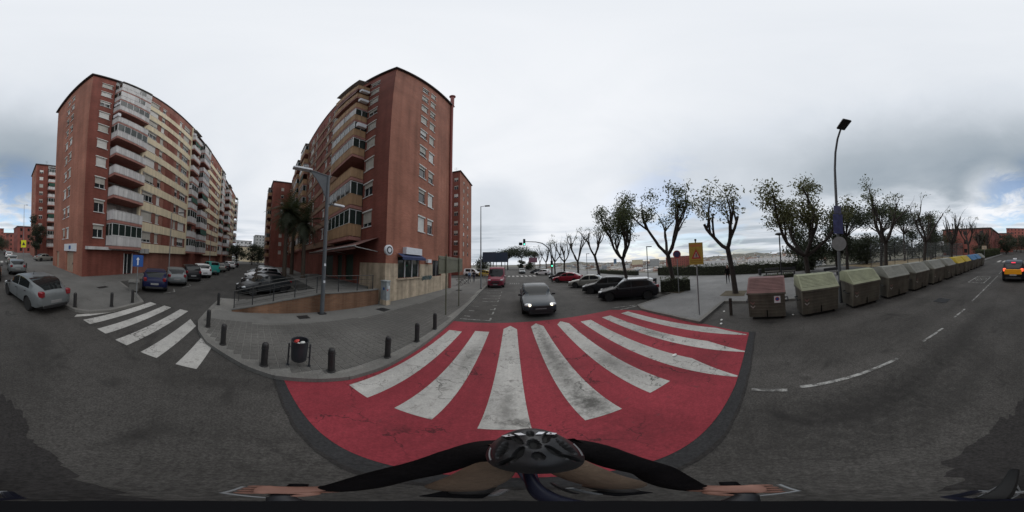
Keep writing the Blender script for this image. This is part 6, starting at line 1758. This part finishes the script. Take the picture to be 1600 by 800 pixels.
for lab, x, y, h, w, s in [('umbrella pine on the far side of the junction', -2.5, 95, 11, 14, 21), ('broad umbrella pine at the end of the road ahead', 6, 100, 12.5, 17, 22), ('small umbrella pine left of the broad one at the end of the road', -7, 105, 9.5, 9, 23), ('umbrella pine right of the broad one at the end of the road', 13, 115, 12, 10, 24)]:
    dense_tree(lab, x, y, h, w, s, shape='umbrella', dens=.9, trunk=.3, leaf=.35, group='umbrella pines at the end of the road', name='umbrella_pine')
for lab, x, y, h, w, s in [('dark round bush at the road end before the pines', 8.8, 84, 4, 5, 31), ('dark bush by the hoardings beyond the red van', -9.5, 52, 5, 6, 32), ('dark cypress behind the hoardings', 4.5, 82, 5.2, 4, 33)]:
    dense_tree(lab, x, y, h, w, s, dens=.7, leaf=.25, group='bushes at the road end')
for lab, x, y, h, w, s in [('dark tree beside the tower with white balconies', -10.0, -44.5, 13, 4.5, 41), ('low tree on the far bend of the road, left of the fluorescent sign', 1.5, -80, 8, 9, 42), ('tree at the top of the road before the red slab', 4.5, -100, 9, 11, 43), ('tree by the road opposite the fluorescent sign', 6.8, -62, 7.5, 7, 44), ('dark tree by the road past the low red brick building', 8.0, -78, 8.5, 7, 45), ('leafy tree at the bend behind the small grey car', -1.5, -112, 9, 10, 46), ('brown tree at the end of the side street', -62, -1.5, 7.5, 8, 47), ('dark tree at the end of the side street before the ochre building', -74, 1, 8, 9, 48), ('bushy tree in the side street past the last parked cars', -55, -6.5, 6.5, 6, 49)]:
    dense_tree(lab, x, y, h, w, s, dens=.9, leaf=.24, group='trees closing the street views')
# palms
def palm(label, x, y, h, seed):
    rnd = random.Random(seed); t = thing('palm_tree', label, 'palm tree', (x, y, ZS), 0, 'palms beside the shop block')
    m = MB(); bx = rnd.uniform(-.4, .4); m.tube([(0, 0, -.05), (bx * .2, 0, h * .35), (bx * .7, 0, h * .7), (bx, 0, h)], [.26, .21, .18, .2], 10); part('trunk', m, M['palm_bark'], t, 50)
    mc = MB()
    for i in range(64):
        a = rnd.uniform(0, 6.28); e0 = rnd.uniform(-1.2, 1.3); L_ = rnd.uniform(1.9, 2.9); p = Vector((bx, 0, h)); d = Vector((math.cos(a) * math.cos(e0), math.sin(a) * math.cos(e0), math.sin(e0)))
        pts = [p]
        for k in range(6):
            d = (d + Vector((0, 0, -.17))).normalized(); p = p + d * L_ / 6; pts.append(p)
        for k in range(1, 7):
            sd = d.cross(Vector((0, 0, 1))); sd = sd.normalized() if sd.length > 1e-3 else Vector((1, 0, 0))
            ln = .75 * (1 - .08 * k)
            for s in (-1, 1):
                for jj in (0, .5):
                    b0 = pts[k - 1].lerp(pts[k], jj); tip = b0 + (sd * s * .8 + (pts[k] - pts[k - 1]).normalized() * .7 + Vector((0, 0, -.25))) * ln
                    w_ = (pts[k] - pts[k - 1]).normalized() * .05
                    mc.add([b0 - w_, b0 + w_, tip], [(0, 1, 2)])
    part('crown', mc, M['leaf_palm'], t)
    ms_ = MB(); leaf_cloud(ms_, (bx, 0, h - .9), (.4, .4, .7), 260, .22, rnd); part('dry_skirt', ms_, M['leaf_dry'], t)
for i, (x, y, h) in enumerate(((-16.2, 2.9, 7.6), (-18.6, 4.2, 8.6), (-21.5, 3.9, 8.0), (-15.2, 4.6, 6.4), (-25.5, 4.6, 8.8))):
    palm(['palm nearest the ramp railing, under the double lamp arm', 'tallest palm of the clump, in front of the shop block', 'palm behind the clump over the parked white car', 'short palm close to the shop block wall', 'farthest palm of the clump, down the side street'][i], x, y, h, 300 + i)
# hedges: twiggy core plus leaf faces
def hedge(label, x0, y0, x1, y1, w, h, seed, z=ZS, dens=1.0, name='hedge', leaf=.09):
    rnd = random.Random(seed); L_ = math.hypot(x1 - x0, y1 - y0); t = thing(name, label, 'hedge', ((x0 + x1) / 2, (y0 + y1) / 2, z), math.atan2(y1 - y0, x1 - x0), 'clipped hedges on the plaza')
    m = MB(); n = max(2, int(L_ / .7))
    for i in range(n):
        a, b = -L_/2 + L_ * i / n, -L_/2 + L_ * (i + 1) / n; hh = h * rnd.uniform(.75, .88); m.box(a, b, -w * .36, w * .36, 0.0, hh)
    part('twigs', m, M['hedge_core'], t)
    ml = MB()
    for i in range(int(L_ * w * h * 210 * dens)):
        p = Vector((rnd.uniform(-L_/2, L_/2), rnd.uniform(-w/2, w/2), rnd.uniform(.05, 1.0) * h * (1 + .10 * math.sin(i * 1.7)))); s = leaf * rnd.uniform(.6, 1.3)
        q = Quaternion((rnd.gauss(0, 1), rnd.gauss(0, 1), rnd.gauss(0, 1), rnd.gauss(0, 1))).normalized(); a, b = q @ Vector((s, 0, 0)), q @ Vector((0, s * .5, 0)); o_ = len(ml.V)
        ml.V += [tuple(p - a), tuple(p + b), tuple(p + a), tuple(p - b)]; ml.F.append((o_, o_ + 1, o_ + 2, o_ + 3)); ml.M.append(0)
    part('foliage', ml, M['leaf_hedge'], t)
hedge('long clipped hedge along the plaza edge before the city view', 22.0, 17.5, 23.2, -6.5, 1.2, 1.55, 5)
hedge('hedge continuing along the plaza edge towards the far trees', 20.6, 21.5, 20.5, 34, 1.1, .9, 6)
hedge('round-topped hedge in the planter round the half leafy tree', 11.9, 6.4, 10.4, 8.2, 1.25, 1.15, 8, dens=1.5, leaf=.07)
hedge('low hedge bed behind the pale green lidded containers', 17.2, 0.6, 17.6, -2.6, .9, .45, 9)
hedge('dark hedge along the pavement past the last container', 9.6, -33, 9.2, -58, 1.6, 2.0, 10, leaf=.14)
# soil squares and low planter stakes
for x, y in ((10.9, 2.45), (11.1, 7.2)):
    q = MB(); w_ = .8; q.add([(x - w_, y - w_, ZS + .004), (x + w_, y - w_, ZS + .004), (x + w_, y + w_, ZS + .004), (x - w_, y + w_, ZS + .004)], [(0, 1, 2, 3)]); struct('tree_pit', q, M['soil'], pv_right)
# tall mesh fence of the sports court
ft = thing('court_fence', 'tall wire mesh fence round the sandy sports court', 'fence', (16.6, -14.5, ZS))
fp = [(18.4, -13.4), (17.8, -17.5), (16.9, -22.5), (15.4, -28), (13.4, -34)]
for i, (x, y) in enumerate(split_line(fp, 2.6)):
    m = MB(); m.tube([(x - 16.6, y + 14.5, 0), (x - 16.6, y + 14.5, 3.6)], .05, 6); part('post', m, M['dark_metal'], ft)
for (xa, ya), (xb, yb) in zip(fp, fp[1:]):
    m = MB(); n = int(math.dist((xa, ya), (xb, yb)) / .22)
    for k in range(n):
        x, y = xa + (xb - xa) * k / n - 16.6, ya + (yb - ya) * k / n + 14.5; m.box(x - .011, x + .011, y - .011, y + .011, .05, 3.5)
    for k in range(12):
        z = .1 + k * .3; m.tube([(xa - 16.6, ya + 14.5, z), (xb - 16.6, yb + 14.5, z)], .008, 4)
    o = part('wire_mesh', m, M['galv'], ft); o['kind'] = 'stuff'
q = MB(); q.add([(p[0], p[1], ZS + .004) for p in ((18.8, -14), (25, -12), (25, -42), (13.9, -34.5), (17.3, -22.6))], [(0, 1, 2, 3, 4)]); struct('sand_court', q, M['sand'])
m = thing('basketball_hoop', 'white basketball backboard on a pole inside the court', 'hoop', (17.2, -30.5, ZS), R(30)); q = MB(); q.tube([(0, 0, 0), (0, 0, 3.2), (0, -.8, 3.5)], .06, 6); part('pole', q, M['galv'], m); q = MB(); q.bbox(-.8, .8, -.86, -.82, 3.0, 4.0, .01); part('backboard', q, M['sign_white'], m); q = MB(); q.tube([(.22 * math.cos(a), -1.1 + .22 * math.sin(a), 3.1) for a in [k * PI / 5 for k in range(11)]], .012, 5); part('hoop_ring', q, M['sign_red'], m)
# ================================================================== the city below
rc = random.Random(77)
pal = [mat('city_%d' % i, c_, .9, var=.2, scale=.05) for i, c_ in enumerate([(.42, .38, .33), (.34, .27, .22), (.50, .48, .45), (.30, .20, .16), (.26, .27, .28), (.60, .59, .57)])]
cm = MB()
for i in range(2600):
    az = rc.uniform(3, 108); d = 260 * (18 ** rc.random()); x, y = d * math.sin(R(az)), d * math.cos(R(az))
    if x < 110: continue
    w, l = rc.uniform(8, 26), rc.uniform(10, 40); h = rc.choice((5, 7, 9, 12, 15, 18, 22)) * rc.uniform(.8, 1.2); z = terrain(x, y); zz = min(h, 30.5 - z * 0 ) 
    if d < 700: h = min(h, 12)
    cm.box(-w/2, w/2, -l/2, l/2, -2, h, rc.randrange(6), Matrix.Translation((x, y, z)) @ Matrix.Rotation(rc.uniform(0, 3.1), 4, 'Z'))
o = part('distant_city', cm, pal); tag(o, 'hazy spread of low city roofs far below the plaza', 'city', None, 'stuff')
gm_ = MB(); rc2 = random.Random(5)
for i in range(420):
    az = rc2.uniform(3, 106); d = 130 * (9 ** rc2.random()); x, y = d * math.sin(R(az)), d * math.cos(R(az))
    if x < 70: continue
    leaf_cloud(gm_, (x, y, terrain(x, y) + 4), (6, 6, 4), 26, 1.6, rc2)
o = part('distant_tree_mass', gm_, M['leaf_hedge']); tag(o, 'mass of trees on the slope between the plaza and the city', 'trees', None, 'stuff')
for lab, az, d, w, l, h, m_, nf, nw in [('tall slim blue tower on the city skyline', 36.2, 1500, 26, 26, 66, mat('blue_glass_tower', (.10, .16, .24), .3), 12, 3), ('pair of reddish apartment slabs below the round sign', 57.5, 420, 50, 14, 42, M['brick_far'], 9, 9), ('reddish apartment slab next to the pair below the round sign', 60.5, 460, 30, 14, 45, M['brick_far'], 9, 6), ('long white warehouse below the yellow sign', 72, 420, 95, 40, 27, M['white_panel'], 2, 10), ('long pale warehouse behind the mushroom-headed lamp', 92, 420, 130, 40, 27, M['white_panel'], 2, 12), ('grey office block on the city skyline', 50, 700, 40, 20, 42, M['grey_panel'], 7, 7), ('pale housing block on the city skyline', 44, 900, 60, 16, 44, M['cream'], 6, 8), ('pale green tower beside the yellow sign', 63.8, 800, 16, 16, 62, M['white_panel'], 10, 3)]:
    x, y = d * math.sin(R(az)), d * math.cos(R(az)); far_house(lab, x, y, w, l, h, -R(az), m_, nf, nw, roofm='grey_panel')

# ================================================================== people
def finish_person(root, em, name='body'):
    return link(name, em, root)
def pedestrian(label, x, y, rz, top_m, leg_m, h=1.72, stride=.28, z=ZS, arm=.2):
    t = thing('person', label, 'person', (x, y, z), rz)
    k = h / 1.75
    J, Bn = {}, []
    def j(n, p, r): J[n] = (Vector(p) * k, r * k if not hasattr(r, '__len__') else (r[0] * k, r[1] * k))
    j('pel', (0, 0, .95), .135); j('wai', (0, .01, 1.10), .125); j('che', (0, .02, 1.32), .145); j('nb', (0, .01, 1.47), .07); j('nk', (0, .02, 1.54), .052)
    Bn += [('pel', 'wai', 1), ('wai', 'che', 0), ('che', 'nb', 0), ('nb', 'nk', 2)]
    for s, n in ((-1, 'L'), (1, 'R')):
        st = stride * s
        j(n + 'hip', (s * .10, 0, .90), .085); j(n + 'kn', (s * .10, st * .55 + .06, .50), .058); j(n + 'an', (s * .10, st * .9 - (.06 if st < 0 else 0), .10 + (.05 if st < 0 else 0)), .042); j(n + 'toe', (s * .11, st * .9 + .15, .04 + (.01 if st < 0 else 0)), .038)
        Bn += [('pel', n + 'hip', 1), (n + 'hip', n + 'kn', 1), (n + 'kn', n + 'an', 1), (n + 'an', n + 'toe', 3)]
        a = -arm * s
        j(n + 'sh', (s * .19, .01, 1.42), .062); j(n + 'el', (s * .24, a * .5 - .02, 1.13), .045); j(n + 'wr', (s * .23, a + .08, .90), .030)
        Bn += [('che', n + 'sh', 0), (n + 'sh', n + 'el', 0), (n + 'el', n + 'wr', 0)]
        hand(J, Bn, n, J[n + 'wr'][0], (0, .25, -1), (-s * .3, 1, 0), (s, 0, 0), 2, n + 'wr', .3, k)
    em = skin_mesh('body', J, Bn, ('pel',), None, [M[top_m], M[leg_m], M['skin'], M['shoe']], 1)
    finish_person(t, em)
    head_parts(t, Vector((0, .035, 1.64)) * k, (0, 1, -.05))
    return t
pedestrian('person in black walking across the plaza behind the leaning tree', 15.2, 3.95, R(100), 'black_cloth', 'black_cloth', 1.75)
pedestrian('person in a light blue top standing by the cafe tables', -6.2, 23.2, R(170), 'blue_cloth', 'jeans', 1.72, .08)
pedestrian('person in dark clothes standing beside the one in the light blue top', -5.6, 23.5, R(200), 'black_cloth', 'jeans', 1.78, .05)

# ---- the cyclist under the camera pole
rd = thing('person', 'cyclist in black long sleeves, khaki trousers and a black helmet, gripping handlebars', 'person', (.04, .6, 0.0))
RO = Vector((.04, .6, 0))
J, Bn = {}, []
def j(n, p, r): J[n] = (Vector(p) - RO, r)
j('pel', (.04, .74, .99), .15); j('wai', (.04, .72, 1.14), .135); j('che', (.04, .61, 1.36), .15); j('nb', (.04, .54, 1.51), .075); j('nk', (.04, .49, 1.60), .058)
Bn += [('pel', 'wai', 0), ('wai', 'che', 0), ('che', 'nb', 0), ('nb', 'nk', 2)]
for s, n, sh, elb, wr in ((-1, 'L', (-.145, .545, 1.475), (-.245, .315, 1.27), (-.215, .185, 1.115)), (1, 'R', (.225, .535, 1.475), (.28, .325, 1.27), (.19, .19, 1.115))):
    j(n + 'sh', sh, .085); j(n + 'el', elb, .062); j(n + 'fo', tuple((a * .45 + b * .55) for a, b in zip(elb, wr)), .052); j(n + 'wr', wr, .034)
    Bn += [('che', n + 'sh', 0), (n + 'sh', n + 'el', 0), (n + 'el', n + 'fo', 0), (n + 'fo', n + 'wr', 0)]
    hand(J, Bn, n, J[n + 'wr'][0], (s * .25, -.93, -.30), (-s, -.15, 0), (0, -.30, .95), 2, n + 'wr', .85, 1.12)
    kx = -.12 if s < 0 else .19; kz = .86 if s < 0 else .74
    j(n + 'hip', (.04 + s * .10, .70, .95), .10); j(n + 'th', (.04 + s * .13, .53, (.95 + kz) / 2 + .02), .088); j(n + 'kn', (kx, .36, kz), .066); j(n + 'an', (kx * .9 + .01, .50, .42 if s < 0 else .20), .045); j(n + 'toe', (kx * .9 + .01, .36, .37 if s < 0 else .14), .042)
    Bn += [('pel', n + 'hip', 1), (n + 'hip', n + 'th', 1), (n + 'th', n + 'kn', 1), (n + 'kn', n + 'an', 1), (n + 'an', n + 'toe', 3)]
em = skin_mesh('body', J, Bn, ('pel',), None, [M['black_cloth'], M['khaki_cloth'], M['skin'], M['shoe']], 2)
finish_person(rd, em)
hc = Vector((.04, .435, 1.70)) - RO
head_parts(rd, hc, (0, -1, -.25))
# helmet: shell with pressed-in vents
def helmet(parent, c):
    a, b, h = .106, .142, .130
    slots = [(0, .42, 90, .15, .12), (0, -.05, 90, .20, .13), (0, -.52, 90, .14, .10)]
    for s in (-1, 1):
        slots += [(s * .36, .30, 90 - s * 22, .30, .085), (s * .36, -.30, 90 + s * 26, .26, .085), (s * .66, .10, 90 - s * 10, .34, .075), (s * .62, -.46, 90 + s * 38, .20, .07), (s * .58, .56, 90 - s * 40, .18, .06)]
    def vent(x, y):
        m_ = 0.0
        for cx, cy, an, hl_, hw_ in slots:
            ca, sa = math.cos(R(an)), math.sin(R(an)); dx, dy = x - cx, y - cy
            u, v = dx * ca + dy * sa, -dx * sa + dy * ca
            q = (u / hl_) ** 2 + (v / hw_) ** 2
            m_ = max(m_, smooth01((1.15 - q) / .5))
        return m_
    NU, NV = 120, 44
    V, F, MI = [], [], []
    for i in range(NV + 1):
        v = R(104) * i / NV + .002
        for k in range(NU):
            u = 2 * PI * k / NU
            x, y, z = math.sin(v) * math.cos(u), math.sin(v) * math.sin(u), math.cos(v)
            d = vent(x, y) if z > -.05 else 0
            s = 1 - .16 * d + .02 * math.sin(v * 9) * (1 - d)
            if v > R(92): s -= .04
            V.append((x * a * s, y * b * s * (1.06 if y < 0 else 1), z * h * s))
    for i in range(NV):
        for k in range(NU):
            k2 = (k + 1) % NU
            F.append((i * NU + k, (i + 1) * NU + k, (i + 1) * NU + k2, i * NU + k2))
            vv = R(104) * (i + .5) / NV; uu = 2 * PI * (k + .5) / NU
            x, y = math.sin(vv) * math.cos(uu), math.sin(vv) * math.sin(uu)
            MI.append(1 if vent(x, y) > .45 else 0)
    T_ = Matrix.Translation(c) @ Matrix.Rotation(PI, 4, 'Z') @ Matrix.Rotation(R(-10), 4, 'X')
    m = MB(); m.V = [tuple(T_ @ Vector(v)) for v in V]; m.F = F; m.M = MI
    hm = part('helmet', m, [mat('helmet_shell', (.013, .013, .0145), .5, var=.15, scale=30, coat=.1), mat('helmet_vent', (.008, .008, .008), .8, var=0)], parent, 50)
    hm['label'] = 'black vented cycling helmet with white rear marks'
    for s in (-1, 1):
        for x0, x1 in ((.040, .064), (.012, .030)):
            q = MB(); vs = []
            for yy in (-.44, -.56):
                for xx in (x0, x1):
                    X = s * (xx + (.012 if yy < -.5 else 0)) / a; zz = math.sqrt(max(.02, 1 - X * X - yy * yy)); kk = 1.035
                    vs.append(T_ @ Vector((X * a * kk, yy * b * 1.06 * kk, zz * h * kk)))
            q.add(vs, [(0, 1, 3, 2)]); part('reflective_mark', q, M['sign_white'], hm)
        q = MB(); pts = []
        for k in range(9):
            yy = .45 - 1.0 * k / 8; X = s * .90 * math.sqrt(max(0, 1 - (yy * .95) ** 2)); zz = math.sqrt(max(.0, 1 - min(1, X * X + yy * yy * .95)))
            pts.append(T_ @ Vector((X * a * 1.03, yy * b * 1.03, zz * h * 1.03)))
        q.tube(pts[:5] if s < 0 else pts[:5], .0022, 5); part('trim_line', q, M['galv'], hm)
    q = MB(); q.lathe([(.085, 0), (.088, .012), (.085, .024)], 24, 0, T_ @ Matrix.Translation((0, 0, -.05)) @ Matrix.Diagonal((1.15, 1.55, 1, 1)), False); part('inner_band', q, M['plastic_black'], hm, 50)
    for s in (-1, 1):
        q = MB(); q.tube([T_ @ Vector((s * .085, .02, -.02)), T_ @ Vector((s * .07, .06, -.12)), T_ @ Vector((0, .075, -.185))], .006, 5); part('chin_strap', q, M['plastic_black'], hm)
helmet(rd, hc + Vector((0, -.012, .062)))
# ---- bicycle (front towards -Y)
bk = thing('bicycle', 'dark city bicycle ridden by the cyclist in black', 'bicycle', (.03, .45, .008))
BO = Vector((.03, .45, .008))
def bl(p): return Vector(p) - BO
fr_m = paint('bicycle_blue_black', (.012, .014, .03), rough=.4)
m = MB()
HTt, HTb, BB, STt = (.01, .04, .92), (.012, -.02, .72), (.03, .47, .28), (.03, .70, .82)
for p_, q_, r_ in ((HTt, HTb, .022), ((.012, .02, .86), STt, .017), (HTb, BB, .021), (BB, STt, .018)): m.tube([bl(p_), bl(q_)], r_, 10)
for s in (-.045, .045):
    m.tube([bl(BB), bl((.03 + s, .92, .34))], .011, 8); m.tube([bl((.03, .69, .78)), bl((.03 + s, .92, .34))], .010, 8)
part('frame', m, fr_m, bk, 40)
m = MB()
for s in (-.05, .05): m.tube([bl(HTb), bl((.012 + s, -.06, .62)), bl((.012 + s, -.16, .345))], .013, 8)
part('fork', m, fr_m, bk, 40)
m = MB(); m.tube([bl(HTt), bl((.0, .07, 1.02)), bl((-.005, .105, 1.07))], .018, 10); part('stem', m, M['plastic_black'], bk, 40)
m = MB(); m.tube([bl((-.29, .16, 1.075)), bl((-.16, .11, 1.085)), bl((-.005, .10, 1.08)), bl((.15, .11, 1.085)), bl((.275, .16, 1.075))], .014, 10); hb = part('handlebar', m, M['dark_metal'], bk, 40)
for s in (-1, 1):
    m = MB(); m.tube([bl((-.007 + s * .17, .114, 1.085)), bl((-.007 + s * .283, .162, 1.075))], .0175, 10); part('grip', m, M['plastic_black'], hb, 40)
    m = MB(); m.tube([bl((-.007 + s * .15, .10, 1.08)), bl((-.007 + s * .20, .05, 1.06)), bl((-.007 + s * .27, .07, 1.05))], .006, 6); part('brake_lever', m, M['galv'], hb, 40)
m = MB(); m.ell(bl((.03, .80, .885)), (.085, .10, .03), 16, 8); m.ell(bl((.03, .68, .885)), (.035, .13, .025), 14, 8); part('saddle', m, M['plastic_black'], bk, 50)
m = MB(); m.tube([bl(STt), bl((.03, .735, .875))], .013, 8); part('seat_post', m, M['galv'], bk, 40)
for cx, cy in ((.012, -.16), (.03, .92)):
    T_ = Matrix.Translation(bl((cx, cy, .34))) @ Matrix.Rotation(PI / 2, 4, 'Y')
    m = MB(); m.lathe([(.315, -.014), (.325, -.02), (.337, -.014), (.341, 0), (.337, .014), (.325, .02), (.315, .014), (.315, -.014)], 40, 0, T_, False); wh = part('wheel', m, M['tyre'], bk, 40)
    m = MB(); m.lathe([(.312, -.010), (.300, -.011), (.296, 0), (.300, .011), (.312, .010)], 40, 0, T_, False); part('rim', m, M['galv'], wh, 40)
    for k in range(18):
        a = 2 * PI * k / 18; m = MB(); m.tube([T_ @ Vector((.02 * math.cos(a), .02 * math.sin(a), .03 * (-1) ** k)), T_ @ Vector((.298 * math.cos(a + .15), .298 * math.sin(a + .15), 0))], .0015, 4); part('spoke', m, M['galv'], wh)
    m = MB(); m.lathe([(.02, -.05), (.02, .05)], 10, 0, T_); part('hub', m, M['galv'], wh)
m = MB(); m.lathe([(.09, .045), (.095, .05), (.09, .055)], 24, 0, Matrix.Translation(bl(BB)) @ Matrix.Rotation(PI / 2, 4, 'Y')); part('chainring', m, M['dark_metal'], bk)
for s, dz, dy in ((-1, .10, -.11), (1, -.13, -.09)):
    m = MB(); m.tube([bl((.03 + s * .07, .47, .28)), bl((.03 + s * .085, .47 + dy, .28 + dz))], .011, 8); cr = part('crank', m, M['galv'], bk, 40)
    m = MB(); c_ = bl((.03 + s * .135, .47 + dy, .28 + dz)); m.bbox(c_.x - .045, c_.x + .045, c_.y - .045, c_.y + .045, c_.z - .012, c_.z + .012, .006); part('pedal', m, M['plastic_black'], cr)
cp = thing('camera_pole', 'thin black camera pole clamped to the bicycle handlebar', 'pole', (-.017, .092, 1.08))
dn = Q.to_3x3() @ Vector((0, 0, -1))
ct = Vector((0, 0, CAM_H)) - Vector(cp.location)
m = MB(); m.tube([ct + dn * 1.60, ct + dn * .60], .014, 10); m.tube([ct + dn * .60, ct + dn * .15], .0105, 10); part('pole', m, M['plastic_black'], cp, 40)
m = MB(); m.bbox(-.03, .03, -.03, .03, -.03, .04, .008); part('clamp', m, M['dark_metal'], cp)
